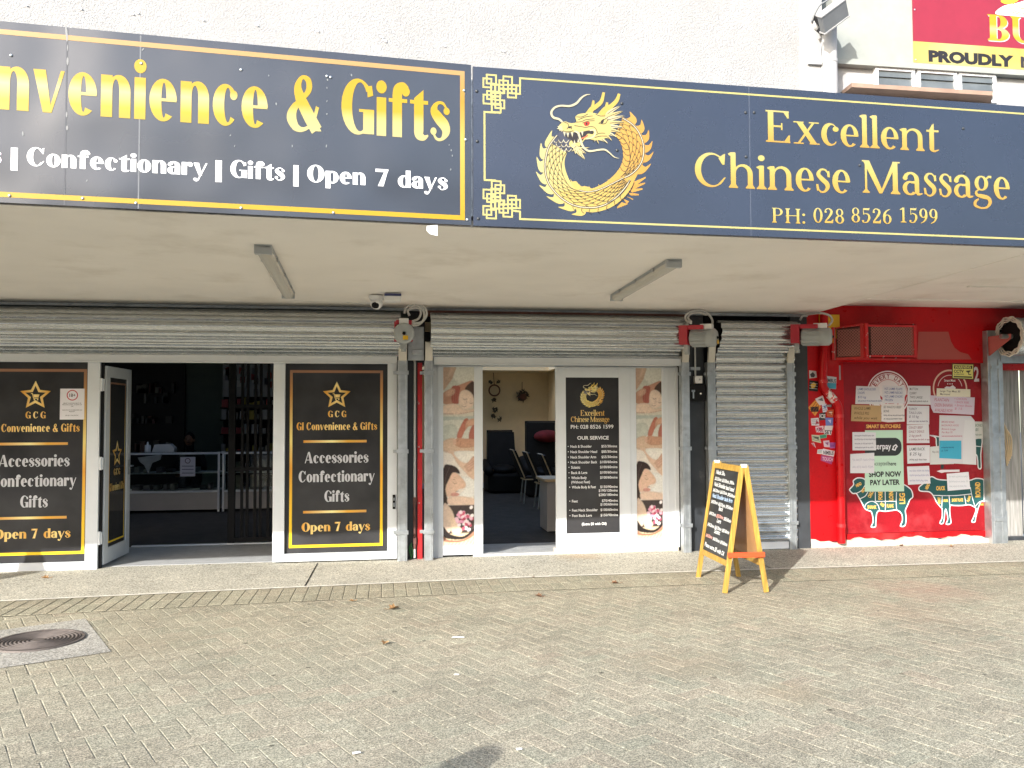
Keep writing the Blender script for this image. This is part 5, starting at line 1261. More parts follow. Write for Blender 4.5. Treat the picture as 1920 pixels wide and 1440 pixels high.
def mesh_art(fr, u0, u1, v0, v1, name, parent, step=.036):
    A = Art(fr, .002, 0); w = .009
    k = u0-(v1-v0)
    while k < u1:
        for s_ in (1, -1):
            if s_ == 1: p, q = (k, v0), (k+(v1-v0), v1)
            else: p, q = (k, v1), (k+(v1-v0), v0)
            t0, t1 = max(0, (u0-p[0])/(q[0]-p[0])), min(1, (u1-p[0])/(q[0]-p[0]))
            if t1 > t0: L_ = lambda t: (p[0]+(q[0]-p[0])*t, p[1]+(q[1]-p[1])*t); A.line([L_(t0), L_(t1)], w, (176, 112, 104))
            A.d += .0015 if s_ == 1 else -.0015
        k += step
    return A.build(name, M['print'], parent)
MB().box(x1+.035, x2-.035, y0+.06, y0+.07, zb+.035, zt-.035).build('rusty_back', M['rust'], t)
mesh_art(Frame((0, y0+.012, 0)), x1+.035, x2-.035, zb+.035, zt-.035, 'front_mesh', t)
dv = Vector((x1-x0, y0-y1, 0)); Ls = dv.length
fs = Frame((x0, y1, 0), dv)
MB().prism([fs.at(.06, zb+.015, -.02), fs.at(Ls-.04, zb+.015, -.02), fs.at(Ls-.04, zt-.03, -.02), fs.at(.06, zt-.045, -.02)], fs.n*-.01).build('rusty_back', M['rust'], t)
mesh_art(fs, .08, Ls-.08, zb+.04, zt-.06, 'side_mesh', t)
A = Art(fs, .004); A.line([(.05, zb+.012), (Ls, zb+.012)], .03, (185, 20, 25)); A.line([(Ls-.05, zb), (Ls-.05, zt)], .09, (185, 20, 25)); A.line([(.03, zb), (.03, zt-.02)], .04, (170, 150, 145)); A.build('side_rim', M['print'], t)

# printed logos and meat charts on the maroon panel
BF = Frame((0, .0445, 0)); bp = lambda x, y: BF.px(x, y)
def c4(x, y): return bp(1570+x/6.4, 680+y/6.4)      # 6.4x crop of the notices
def c5(x, y): return bp(1570+x/6.4, 840+y/6.4)
def arc(c, r, a0, a1, n=30): return [(c[0]+r*math.cos(rad(a0+(a1-a0)*k/n)), c[1]+r*math.sin(rad(a0+(a1-a0)*k/n))) for k in range(n+1)]
sc4 = abs(c4(640, 300)[0]-c4(0, 300)[0])/640
t = thing('round_logo', 'white round Every Day wall logo half hidden by paper notices', 'wall logo', BF.at(*c4(612, 360)))
c_ = c4(612, 375); A = Art(BF, .001, 2e-5); 
A.line(arc(c_, 252*sc4, 0, 360, 48), 14*sc4, (232, 226, 230)); A.poly(arc(c_, 232*sc4, 0, 356, 40), (232, 226, 230), flat=True); A.layer()
A.line(arc(c_, 160*sc4, 0, 360, 40), 5*sc4, (190, 30, 50)); A.line(arc(c_, 222*sc4, 0, 360, 40), 4*sc4, (190, 30, 50))
for i, ch in enumerate('EVERY DAY'):
    th = 146-i*14.2
    if ch != ' ': r = 172*sc4; A.polys(sans(ch, c_[0]+r*math.cos(rad(th)), c_[1]+r*math.sin(rad(th)), 54*sc4, 36*sc4, .02, 'c', rad(th-90)), (150, 30, 50))
A.polys(sans('NEW', c4(490, 490)[0], c4(490, 490)[1], 100*sc4, 360*sc4, .03), (190, 25, 45)); A.build('vinyl', M['print'], t)
t = thing('round_logo', 'red round wall logo with white double ring under the yellow warning plate', 'wall logo', BF.at(*c4(1350, 300)))
c_ = c4(1352, 310); A = Art(BF, .001, 2e-5); A.line(arc(c_, 205*sc4, 0, 360, 48), 18*sc4, (226, 190, 170)); A.line(arc(c_, 150*sc4, 10, 170, 30), 8*sc4, (226, 200, 195))
A.polys(sans('Smart Meat', c_[0], c_[1]+78*sc4, 28*sc4, 140*sc4, .02, 'c'), (230, 220, 220)); A.poly([c4(1285, 300), c4(1310, 285), c4(1350, 290), c4(1385, 270), (c4(1420, 300)[0], c4(1420, 300)[1]), c4(1410, 330), c4(1300, 330)], (228, 220, 222))
for i in (-1, 0, 1): A.ell(c_[0]+i*28*sc4, c_[1]+52*sc4, 7*sc4, 7*sc4, (230, 220, 220), 8)
A.build('vinyl', M['print'], t)
t = thing('wall_number', 'white painted figure 2 beside the yellow warning plate', 'number', BF.at(*c4(1665, 140)))
A = Art(BF, .001); A.polys(sans('2', c4(1640, 220)[0], c4(1640, 220)[1], 165*sc4, 64*sc4, .03), (225, 218, 226)); A.build('vinyl', M['print'], t)
GREEN, GY_, OG = (28, 84, 84), (238, 190, 90), (222, 222, 226)
def chart(name, label, body, lines, texts, conv, parent_loc):
    t = thing(name, label, 'meat chart', parent_loc, 'meat charts on the red panel'); A = Art(BF, .0012, 2e-5); s_ = sc4
    P = [conv(x, y) for x, y in smooth(body, 3, True)]
    A.poly(P, GREEN, flat=True); A.layer(.0003); A.line(P, 13*s_, OG, True)
    for l in lines: A.line([conv(x, y) for x, y in smooth(l, 4)], 9*s_, OG)
    A.layer(.0003)
    for tx, x, y, w, h, r in texts: u, v = conv(x, y); A.polys(sans(tx, u, v, h*s_, w*s_, .04, 'c', rad(r)), GY_)
    A.build('vinyl', M['print'], t); return t
chart('meat_chart', 'green sheep meat-cut chart below the mint pay-later poster', [(185, 545), (150, 510), (150, 490), (195, 440), (190, 395), (240, 360), (310, 365), (345, 390), (420, 400), (560, 400), (700, 400), (800, 440), (850, 470), (890, 510), (905, 585), (870, 620), (845, 680), (815, 750), (825, 840), (810, 930), (755, 935), (780, 870), (770, 790), (715, 745), (650, 750), (570, 760), (500, 752), (470, 790), (460, 900), (455, 945), (405, 945), (430, 880), (410, 770), (370, 750), (330, 725), (290, 650), (255, 590), (225, 545)],
      [[(225, 545), (290, 510), (330, 450)], [(262, 612), (330, 580), (365, 530)], [(455, 640), (455, 530)], [(325, 720), (345, 670), (400, 640), (450, 650), (490, 690), (505, 750)], [(460, 640), (700, 640)], [(575, 640), (575, 755)], [(570, 400), (575, 640)], [(710, 530), (705, 640), (710, 740)]],
      [('HEAD', 260, 470, 70, 34, 25), ('NECK', 340, 545, 70, 34, 50), ('CHUCK', 415, 580, 100, 42, 60), ('FORE', 535, 585, 110, 48, 90), ('LOIN', 668, 585, 110, 52, 90), ('LEG', 802, 665, 120, 66, 90), ('SHANK', 415, 722, 110, 38, -2), ('RIB', 530, 700, 50, 34, -35), ('FLANK', 635, 712, 85, 40, 0)][:9] and
      [('HEAD', 262, 455, 70, 34, 25), ('NECK', 325, 515, 60, 34, 50), ('CHUCK', 418, 560, 90, 42, 60), ('FORE', 538, 570, 90, 48, 90), ('LOIN', 668, 575, 100, 52, 90), ('LEG', 808, 605, 120, 66, 90), ('SHANK', 415, 728, 110, 38, -2), ('RIB', 530, 695, 50, 34, -35), ('FLANK', 635, 714, 85, 40, 0)], c5, BF.at(*c5(500, 700)))
chart('meat_chart', 'green cow meat-cut chart low on the red panel beside the grey guide rail', [(985, 510), (980, 470), (1040, 420), (1100, 360), (1140, 345), (1200, 375), (1300, 385), (1450, 385), (1580, 390), (1660, 365), (1745, 375), (1758, 420), (1760, 560), (1757, 640), (1725, 640), (1690, 720), (1660, 830), (1650, 885), (1612, 885), (1630, 840), (1660, 760), (1660, 720), (1630, 700), (1580, 680), (1500, 690), (1400, 690), (1352, 695), (1350, 800), (1362, 900), (1305, 912), (1325, 850), (1305, 740), (1290, 760), (1280, 860), (1265, 905), (1230, 900), (1255, 840), (1258, 740), (1240, 710), (1190, 650), (1150, 570), (1100, 525), (1030, 520)],
      [[(1150, 568), (1300, 572), (1450, 568), (1610, 550)], [(1258, 575), (1252, 715)], [(1340, 570), (1348, 690)], [(1525, 570), (1545, 690)], [(1595, 470), (1620, 600), (1655, 715)], [(1655, 700), (1700, 650), (1757, 630)]],
      [('HEAD', 1095, 470, 70, 36, 60), ('CHUCK', 1240, 505, 110, 46, 0), ('ROUND', 1712, 500, 170, 62, 90), ('BRISKET', 1235, 630, 75, 32, 90), ('RIB', 1300, 645, 55, 30, 0), ('SHORT PLATE', 1440, 642, 140, 36, 0), ('FLANK', 1590, 612, 75, 32, 65), ('SHANK', 1735, 690, 44, 28, 0)], c5, BF.at(*c5(1400, 700)))
chart('meat_chart', 'dark animal chart mostly covered by the notices with only its legs and edge showing', [(1110, 870-240), (1180, 900-240), (1190, 1000-240), (1250, 1150-240), (1400, 1160-240), (1640, 1100-240), (1680, 1150-240), (1690, 1260-240), (1725, 1260-240), (1720, 1100-240), (1735, 900-240), (1640, 915-240), (1300, 900-240)],
      [[(1650, 760), (1740, 770)]], [], lambda x, y: c4(x, y+240), BF.at(*c4(1700, 1000)))
t = thing('knife_mark', 'white painted mark across the red panel above the cow chart', 'painted mark', BF.at(*c5(1340, 270)))
A = Art(BF, .0022); A.poly([c5(1190, 278), c5(1240, 262), c5(1465, 258), c5(1465, 285), c5(1290, 290), c5(1250, 300)], (230, 222, 226)); A.line([c5(1260, 200), c5(1255, 250)], 36*sc4, (40, 50, 52)); A.build('paint', M['print'], t)
# payment poster, shop strip, CCTV plate
t = thing('payment_poster', 'mint green pay-later poster with a black afterpay band on the red panel', 'poster', BF.at(*c5(560, 300)))
A = Art(BF, .003, 2e-5); A.poly([c4(330, 812), c4(782, 808), c5(800, 520), c5(328, 525)], (190, 222, 200)); A.layer()
u0, v0 = c4(330, 1120); u1, v1 = c4(766, 900); r = (v1-v0)*.42
A.poly([(u0, v0), (u1-r, v0)]+[(u1-r+r*math.cos(rad(q)), v0+r+r*math.sin(rad(q))) for q in range(-80, 1, 20)]+[(u1-r+r*math.cos(rad(q)), v1-r+r*math.sin(rad(q))) for q in range(0, 91, 20)]+[(u0, v1)], (44, 46, 48)); A.layer()
u, v = c4(390, 1040); A.polys(sans('afterpay', u, v, 72*sc4, 255*sc4, .018), (226, 226, 232))
A.line([c4(664, 1010), c4(700, 985), c4(716, 1005), c4(690, 1030)], 13*sc4, (226, 226, 232)); A.line([c4(706, 1010), c4(690, 1050), c4(660, 1040), c4(672, 1012)], 13*sc4, (226, 226, 232))
u, v = c5(420, 210); A.polys(sans('Accepted', u, v, 48*sc4, 180*sc4, 0), (60, 66, 66)); u, v = c5(612, 210); A.polys(sans('here', u, v, 46*sc4, 92*sc4, .015), (50, 55, 55))
u, v = c5(376, 346); A.polys(sans('SHOP NOW', u, v, 58*sc4, 388*sc4, .035), (20, 22, 24)); u, v = c5(392, 444); A.polys(sans('PAY LATER', u, v, 58*sc4, 356*sc4, .035), (20, 22, 24)); A.build('print', M['print'], t)
t = thing('name_strip', 'maroon strip with gold Smart Butchers lettering above the mint poster', 'sign', BF.at(*c4(550, 765)))
A = Art(BF, .002, 2e-5); A.poly([c4(325, 735), c4(790, 735), c4(790, 806), c4(325, 812)], (130, 18, 36)); A.layer(); u, v = c4(345, 785); A.polys(sans('SMART BUTCHERS', u, v, 40*sc4, 415*sc4, .03), (235, 185, 95)); A.build('print', M['print'], t)
t = thing('warning_sign', 'small yellow Warning CCTV plate at the top right of the maroon panel', 'sign', BF.at(*c4(1505, 105)))
A = Art(BF, .0045, 2e-5); A.poly([c4(1372, 10), c4(1635, 14), c4(1635, 205), c4(1372, 192)], (60, 52, 40)); A.layer(); A.poly([c4(1382, 20), c4(1626, 24), c4(1626, 194), c4(1382, 183)], (238, 232, 140)); A.layer()
A.poly([c4(1396, 32), c4(1616, 36), c4(1616, 76), c4(1396, 72)], (70, 62, 44)); A.poly([c4(1392, 158), c4(1612, 166), c4(1612, 184), c4(1392, 176)], (96, 92, 56)); A.layer()
u, v = c4(1404, 68); A.polys(sans('WARNING', u, v, 30*sc4, 204*sc4, .03), (235, 228, 140)); u, v = c4(1394, 120); A.polys(sans('CCTV', u, v, 34*sc4, 124*sc4, .03), (60, 55, 40)); u, v = c4(1394, 145); A.polys(sans('IN OPERATION', u, v, 13*sc4, 125*sc4, .02), (70, 66, 50))
A.poly([c4(1535, 100), c4(1600, 92), c4(1585, 112), c4(1560, 120)], (70, 66, 50)); A.line([c4(1572, 115), c4(1570, 140), c4(1600, 145)], 8*sc4, (70, 66, 50)); A.build('plate', M['print'], t)
# handwritten notices
WH, INK, RINK, BINK = (220, 219, 225), (80, 82, 94), (186, 96, 122), (84, 102, 164)
NOTES = [  # quad in the 6.4x crop, paper, lines (text or None), ink, label
    ([(222, 280), (500, 290), (520, 500), (212, 496)], WH, ['LAMB SHOULDER', 'CHOPS', '$15 kg', None], BINK, 'white handwritten notice left of the others just under the round Every Day logo', 0),
    ([(538, 272), (806, 285), (802, 492), (536, 488)], WH, ['NZ LAMB FLAPS', 'NZ LAMB NECKS', 'NZ LAMB CHOPS', 'FROZEN'], BINK, 'white notice listing three lamb cuts in front of the round Every Day logo', 1),
    ([(842, 278), (1112, 280), (1118, 505), (838, 500)], WH, ['MUTTON', 'CURRY', 'TWO LARGE', None], INK, 'white notice headed Mutton right of the round Every Day logo', 0),
    ([(168, 506), (520, 516), (522, 712), (160, 700)], (190, 158, 112), ['WHOLE LAMB', 'WHOLE PIG', 'while you wait'], (84, 62, 36), 'brown cardboard notice offering whole lamb and whole pig', 2),
    ([(530, 495), (800, 505), (802, 706), (600, 716), (524, 704)], (228, 222, 222), ['SE WAGYU BEEF', 'BONE', None, None], INK, 'cream notice with a curved lower edge beside the brown cardboard one', 1),
    ([(830, 516), (1096, 518), (1096, 740), (828, 742)], WH, ['TURKEY', 'TAILS USA', '$ 10 kg', None], (110, 100, 130), 'white notice with Turkey Tails written on it, second down its column', 3),
    ([(830, 748), (1092, 740), (1102, 964), (830, 966)], WH, ['CRAZY BEEF', 'DAILY DEALS', '2 kg pack', None], (150, 90, 110), 'white notice with pink-brown writing, middle of the narrow column', 0),
    ([(830, 992), (1105, 990), (1105, 1200), (836, 1212)], WH, ['LAMB RACK', '$ 25 kg', None], INK, 'white Lamb Rack notice low in the narrow column', 1),
    ([(832, 1246), (1096, 1238), (1114, 1450), (846, 1465)], WH, [None, None, None], (150, 150, 185), 'lowest white notice of the narrow column, with faint lines, above the cow head', 0),
    ([(1188, 308), (1590, 320), (1590, 412), (1185, 405)], (232, 226, 206), ['Large Tray Meat 30', 'Marinated'], (80, 66, 60), 'cream strip notice below the red round logo', 2),
    ([(1102, 392), (1644, 418), (1634, 626), (1150, 600), (1120, 540)], (212, 200, 216), ['PLANTAIN', 'GREEN BANANA', 'AVAILABLE NOW'], RINK, 'wide lilac notice saying plantain and green banana available now', 1),
    ([(1222, 630), (1596, 640), (1640, 690), (1650, 1000), (1660, 1225), (1400, 1210), (1210, 1190)], (212, 210, 216), ['SMOKED BONES', 'BACON PACK HOCKS', 'Bone-in Large', 'Per Box 75', None], RINK, 'tall white notice with red writing behind the blue paper', 0),
    ([(1218, 935), (1480, 934), (1482, 1158), (1216, 1145)], (66, 170, 202), [None, '$ 7.99'], (30, 84, 130), 'bright blue paper notice stuck over the tall white one', 4),
    ([(1110, 1010), (1218, 1000), (1216, 1150), (1400, 1165), (1396, 1215), (1110, 1222)], (210, 212, 212), [None], INK, 'white notice corner showing below and left of the blue paper', -1),
    ([(1645, 706), (1745, 708), (1748, 912), (1642, 914)], (208, 210, 208), ['BONES', '$5', None], (90, 120, 110), 'narrow white notice against the grey guide rail', 0),
    ([(175, 834), (330, 832), (456, 838), (458, 1052), (176, 1052)], WH, [None, None, None, None], (130, 130, 150), 'white notice overlapping the top left of the mint poster', 3),
    ([(150, 1096), (438, 1080), (438, 1325), (150, 1325)], WH, [None, None], (170, 170, 190), 'plain white notice overlapping the lower left of the mint poster', 2),
    ([(1305, 1332), (1568, 1310), (1588, 1515), (1318, 1538)], (232, 232, 238), [None, None, None], (190, 195, 205), 'blank looking white notice covering the back of the cow chart', 3)]
for qi, (quad, pc, lines, ink, lab, dep) in enumerate(NOTES):
    rr = random.Random(qi+20); P = [c4(x, y) for x, y in quad]; us = [p[0] for p in P]; vs_ = [p[1] for p in P]; u0, u1, v0, v1 = min(us), max(us), min(vs_), max(vs_)
    cen = ((u0+u1)/2, (v0+v1)/2); d0 = .0045+.0012*(dep+1); loc = BF.at(cen[0], cen[1], d0)
    t = thing('paper_notice', lab, 'notice', loc, 'notices taped on the red panel')
    # the sheet: gently cockled paper with a real edge
    mb = MB(); n_ = 8; q4 = [P[0], P[1], P[len(P)//2 if len(P) > 4 else 2], P[-1]]
    front = Art(BF, d0+.0016, 2e-5); front.poly(P, pc, flat=True); front.layer(.0004)
    q = thing  # (keeps the sheet and its writing in one print)
    top = len(lines); hgt = (v1-v0)/(max(top, 2)+.7)
    slope = math.atan2(P[1][1]-P[0][1], P[1][0]-P[0][0])
    for i, l in enumerate(lines):
        vb = v1-(i+1)*hgt*.98+rr.uniform(-.003, .003)-.006; ua, ub = u0+.10*(u1-u0), u1-.07*(u1-u0)
        if 'lilac' in lab: ub = u0+.5*(u1-u0)
        if 'tall' in lab: vb = v1-.05-(i+1)*.044; h = .026; ub = u0+.66*(u1-u0)
        h = min(hgt*.62, .05) if 'tall' not in lab else .024
        if l:
            wd = min(ub-ua, len(l)*h*.62); front.polys(sans(l, ua, vb, h, wd, .004, 'l', slope*.7+rr.uniform(-.02, .02), .2), ink)
        else:
            for pts in scrawl(rr, ua, vb, ub, h*.55, .004): front.line(pts, .0045, ink)
    if 'lilac' in lab:
        for i, l in enumerate(('+ CHICKEN', '+ BACK RIBS', '+ Breast Bones', '$ 15')): front.polys(sans(l, u0+.54*(u1-u0), v1-.055-i*.041, .028, .05+.014*len(l), .002, 'l', slope, .2), (200, 120, 150))
    if 'tall' in lab:
        front.poly([c4(1525, 690), c4(1640, 695), c4(1655, 1000), c4(1660, 1225), c4(1500, 1215), c4(1500, 930)], (218, 218, 222))
    front.build('sheet', M['print'], t)
    MB().prism([BF.at(u, v, d0) for u, v in P], BF.n*.0014).build('backing', M['white'], t)
# stickers on the red pillar
SF = Frame((0, -.0045, 0)); s7 = lambda x, y: SF.px(1500+x/4.571, 540+y/4.571); ss = abs(s7(100, 900)[0]-s7(0, 900)[0])/100
STK = [([(78, 706), (138, 712), (145, 768), (80, 775)], (205, 202, 205), [((60, 60, 66), [(85, 740), (110, 720), (130, 745), (120, 765), (95, 765)])], None, 'small grey and white square sticker, topmost on the red pillar'),
       ([(82, 790), (158, 800), (152, 888), (74, 880)], (26, 24, 22), [((220, 180, 60), [(90, 830), (115, 808), (140, 820), (128, 850), (100, 862)])], None, 'black square sticker with a yellow figure'),
       ([(222, 752), (312, 765), (308, 866), (232, 862)], (205, 208, 216), [((70, 160, 190), [(228, 812), (310, 816), (306, 864), (232, 860)])], ('IMBUS', (70, 74, 84), 230, 805), 'white and blue lettered sticker right of the bent red pipe'),
       ([(68, 1025), (130, 960), (180, 1020), (128, 1098)], (226, 150, 60), [((40, 34, 32), [(88, 1020), (160, 1015), (158, 1060), (95, 1062)])], None, 'orange diamond sticker in the sticker cluster'),
       ([(130, 950), (195, 920), (218, 990), (160, 1010)], (222, 216, 222), [((110, 110, 120), [(150, 960), (190, 940), (200, 970)])], None, 'tilted white sticker at the top of the cluster'),
       ([(185, 1000), (225, 990), (238, 1060), (196, 1066)], (206, 216, 236), [((80, 120, 190), [(200, 1010), (220, 1010), (216, 1040)])], None, 'pale blue sticker right of the orange diamond'),
       ([(222, 1000), (275, 996), (270, 1024), (228, 1020)], (40, 38, 40), [], None, 'small black curved sticker right of the cluster'),
       ([(225, 1050), (290, 1040), (280, 1105), (232, 1100)], (214, 110, 66), [((240, 220, 200), [(240, 1060), (278, 1056), (270, 1085)])], None, 'orange lettered sticker on the right of the cluster'),
       ([(160, 1075), (218, 1062), (222, 1130), (168, 1136)], (52, 52, 56), [], ('ICE', (220, 220, 224), 166, 1110), 'black sticker with white letters mid cluster'),
       ([(92, 1118), (158, 1112), (166, 1180), (98, 1178)], (218, 214, 222), [((180, 30, 60), [(140, 1130), (165, 1160), (130, 1172)])], None, 'white and red sticker on the left of the cluster'),
       ([(216, 1112), (284, 1112), (280, 1178), (220, 1180)], (110, 130, 205), [((200, 210, 240), [(236, 1130), (266, 1128), (262, 1160)])], None, 'violet blue square sticker'),
       ([(130, 1190), (200, 1180), (204, 1240), (138, 1236)], (230, 205, 216), [((200, 60, 100), [(150, 1195), (190, 1195), (180, 1225)])], ('PAX', (120, 40, 70), 140, 1230), 'pink and white lettered sticker'),
       ([(210, 1180), (284, 1180), (266, 1260), (206, 1250)], (224, 222, 226), [], ('SET', (30, 30, 34), 210, 1248), 'white sticker lettered SET'),
       ([(98, 1258), (165, 1262), (182, 1330), (104, 1312)], (196, 200, 176), [((70, 76, 70), [(108, 1275), (160, 1275), (160, 1305)])], None, 'olive and grey sticker under the cluster'),
       ([(165, 1262), (230, 1252), (226, 1284), (172, 1290)], (90, 190, 160), [], None, 'small sea green sticker'),
       ([(95, 1330), (120, 1325), (135, 1370), (112, 1350)], (226, 190, 200), [], None, 'torn pink sticker scrap on the left'),
       ([(198, 1310), (250, 1305), (256, 1365), (206, 1362)], (220, 200, 214), [((150, 90, 140), [(210, 1325), (245, 1320), (240, 1350)])], None, 'pale lilac sticker near the bottom'),
       ([(252, 1325), (304, 1325), (300, 1372), (256, 1374)], (165, 100, 180), [], None, 'purple sticker near the bottom right'),
       ([(150, 1385), (196, 1382), (192, 1424), (146, 1420)], (226, 224, 228), [], None, 'small plain white sticker bottom left of the cluster'),
       ([(196, 1376), (298, 1398), (288, 1446), (192, 1428)], (224, 222, 230), [], ('NIMBUS', (60, 60, 70), 198, 1424), 'white sticker lettered Nimbus at the bottom'),
       ([(182, 1432), (288, 1450), (270, 1512), (176, 1478)], (170, 70, 130), [], ('TOUCH', (226, 190, 210), 190, 1478), 'magenta lettered sticker, lowest on the red pillar')]
for i, (quad, c, subs, tx, lab) in enumerate(STK):
    rr = random.Random(i); P = [s7(*p) for p in quad]; cu_, cv_ = sum(p[0] for p in P)/4, sum(p[1] for p in P)/4
    t = thing('sticker', lab, 'sticker', SF.at(cu_, cv_), 'stickers on the red pillar'); A = Art(SF, .0012+.0005*(i % 4), 2e-5); A.poly(P, c); A.layer(.0003)
    for c2, pts in subs: A.poly([s7(*p) for p in pts], c2, flat=True); A.layer(.0001)
    if tx: u, v = s7(tx[2], tx[3]); A.polys(sans(tx[0], u, v, 30*ss, (P[1][0]-P[0][0])*.86, .03, 'l', rad(-5)), tx[1])
    elif not subs or i % 2:
        for k in range(3): f = .25+.25*k; A.line([(P[0][0]*(1-f)+P[3][0]*f+.006, P[0][1]*(1-f)+P[3][1]*f), (P[1][0]*(1-f)+P[2][0]*f-.008, P[1][1]*(1-f)+P[2][1]*f)], .006, tuple(max(0, q_-90) for q_ in c) if sum(c) > 300 else (190, 190, 195))
    A.build('print', M['print'], t)
# scrap of stickers on the pipe bend
t = thing('sticker', 'torn white sticker wrapped on the bend of the red pipe', 'sticker', Q(1556, 742, -.11), 'stickers on the red pillar')
mb = MB(); mb.tube(smooth([Q(1549, 733), Q(1557, 742), Q(1565, 751)], 4), .049, 12, False); mb.build('print', mat('torn_sticker', (.72, .70, .70), .6, dirt=(.62, .02, .03), dscale=24, dlo=.5, dhi=.52), t)
# butcher's own shutter, guide and glazed door at the right
t = thing('roller_shutter', 'butcher shutter with open white roll end and rusty arm at the right edge', 'roller shutter', (8, 0, 0))
mb = MB().box(7.462, 7.67, -.08, .06, 0, 2.66); mb.box(7.49, 7.505, -.088, -.079, 0, 2.3).box(7.60, 7.63, -.09, -.079, 0, 2.3); g_ = mb.build('guide_rail', M['galv'], t, .004)
for z in (.30, 1.35, 2.2): MB().box(7.50, 7.64, -.098, -.089, z-.02, z+.02).build('bracket', M['galv'], g_)
rc = px(1893, 631, -.30); mb = MB(); mb.tube([rc, rc+Vector((2.5, .04, 0))], .235, 28, False); mb.build('drum', M['slat'], t)
mb = MB(); n = 40
for k in range(3):
    r0 = .238-.022*k; pts = [rc+Vector((-.01+.004*k, (r0+.008*math.sin(9*q))*math.sin(q)*.0+(r0+.009*math.sin(11*q+k))*math.cos(q), (r0+.009*math.sin(11*q+k))*math.sin(q))) for q in [2*math.pi*i/n for i in range(n+1)]]
    mb.tube(pts, .010, 6)
mb.build('rolled_edge', M['bracket'], t)
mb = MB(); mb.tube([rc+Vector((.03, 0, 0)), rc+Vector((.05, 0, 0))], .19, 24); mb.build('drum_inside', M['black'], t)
MB().tube([rc+Vector((-.12, 0, 0)), rc+Vector((.5, 0, 0))], .03, 10).build('axle', M['galv'], t)
MB().prism([(7.46, -.10, 2.34), (7.46, -.10, 2.58), rc+Vector((-.02, -.02, .03)), rc+Vector((-.02, -.02, -.03))], (0, -.03, 0)).build('arm', M['redfade'], t)
MB().box(7.67, 11, -.02, .04, 2.255, 2.33).box(7.67, 11, -.012, .03, 2.33, 2.36).box(7.67, 11, -.02, .04, 2.36, 2.40).build('bottom_bar', M['galv'], t)
cb = curtain(7.67, 11, [(-.07, 2.62), (-.06, 2.55), (-.03, 2.42), (-.03, 2.40)]); cb.build('curtain', M['slat'], t)
MB().prism([(7.64, -.12, 2.56), (7.76, -.12, 2.56), (7.71, -.085, 2.27), (7.64, -.085, 2.27)], (0, .035, .01)).build('lead_in', M['galv'], t, .003)
t = thing('strip_door', 'butcher doorway with red head rail and hazy plastic strip curtain at the right edge', 'door', (8.6, .1, 0))
MB().box(7.67, 11, .05, .14, 2.17, 2.25).build('head_rail', M['red'], t, .004)
MB().box(7.67, 7.70, .05, .14, .0, 2.17).build('door_post', M['dark'], t)
pl = mat('hazy_plastic', (.34, .33, .31), .22, var=.35, vscale=5, stretch=(7, 1, .5), spec=.6)
for i in range(9): MB().box(7.71+.2*i, 7.905+.2*i, .16+.02*(i % 2), .168+.02*(i % 2), .05, 2.18).build('plastic_strip', pl, t)
MB().box(7.67, 11, .1, .3, 0, .05).build('threshold', M['dark'], t)
mb = MB()
for k in range(5): mb.tube(smooth([(7.78+.02*k, .12, 1.62-.05*k), (7.80+.03*k, .11, 1.3), (7.86+.015*k, .12, .95+.03*k)], 4), .009, 6)
mb.build('dry_reeds', M['ply_edge'], t)
MB().box(7.70, 7.72, -.03, .04, .0, .40).build('door_edge', M['galv'], t)

# ------------------------------------------------------------------ upper right: neighbour's wall, windows, pipe, lamp and sign
nb = thing('neighbour_building', 'pale clad upper wall with louvre windows above the butcher canopy', 'building', (7.5, .2, 3.2))
NY = .10
X0 = 5.36; MB().box(X0, 13, NY+.05, .5, 3.0, 6.05).build('lower_wall', M['whitepaint'], nb)
zc = px(1640, 116, NY).z
MB().box(5.56, 13, NY-.01, .5, zc+.0, 9.5).build('cladding', M['clad'], nb)
mb = MB(); 
zA, zB = px(1760, 122, NY).z, px(1760, 136, NY).z
MB().box(5.50, 13, NY-.055, NY+.049, zc-.075, zc-.002).build('head_flashing', M['clad'], nb)
wz0, wz1 = 5.66, zc-.085
for i, (xa, xb) in enumerate(((1645, 1710), (1724, 1789), (1801, 1862))):
    xA, xB = px(xa, 155, NY).x, px(xb, 155, NY).x
    f_ = frame4(xA-.03, xB+.03, wz0-.02, wz1+.01, NY-.02, NY+.06, .035, .035, .03, .03).build('window', M['alu'], nb)
    MB().box(xA, xB, NY+.045, NY+.052, wz0, wz1).build('room_behind', mat('dim_glass', (.06, .07, .08), .15) if i == 0 else bpy.data.materials['dim_glass'], f_)
    for k in range(3):
        z = wz0+.01+k*(wz1-wz0)/3; MB().prism([(xA, NY-.002, z), (xB, NY-.002, z), (xB, NY+.02, z+(wz1-wz0)/3+.012), (xA, NY+.02, z+(wz1-wz0)/3+.012)], (0, -.006, 0)).build('louvre_blade', mat('louvre_glass', (.115, .13, .135), .08, spec=.8, var=.25, vscale=3) if 'louvre_glass' not in bpy.data.materials else bpy.data.materials['louvre_glass'], f_)
if True:
    xa, xb = px(1815, 168, NY).x, px(1848, 168, NY).x; MB().prism([(xa, NY+.04, wz0+.02), (xb, NY+.04, wz0+.02), (xb-.04, NY+.04, wz0+.22), (xa+.09, NY+.04, wz0+.16)], (0, -.004, 0)).build('pale_rag', M['white'], f_)
h1, h2, h3, h4 = px(1597, 163, -.45), px(1862, 192, -.45), px(1858, 205, NY+.04), px(1578, 178, NY+.04); h2.z = h1.z; h3.z = h4.z
MB().prism([h1, h2, h3, h4], (0, 0, .05)).build('window_hood', mat('brown_soffit', (.30, .20, .15), .8, var=.15), nb)
t = thing('vent_pipe', 'white vertical pipe with a curved top running up the white wall corner', 'pipe', (5.5, -.1, 3.2))
xb_ = px(1556, 120, -.10).x
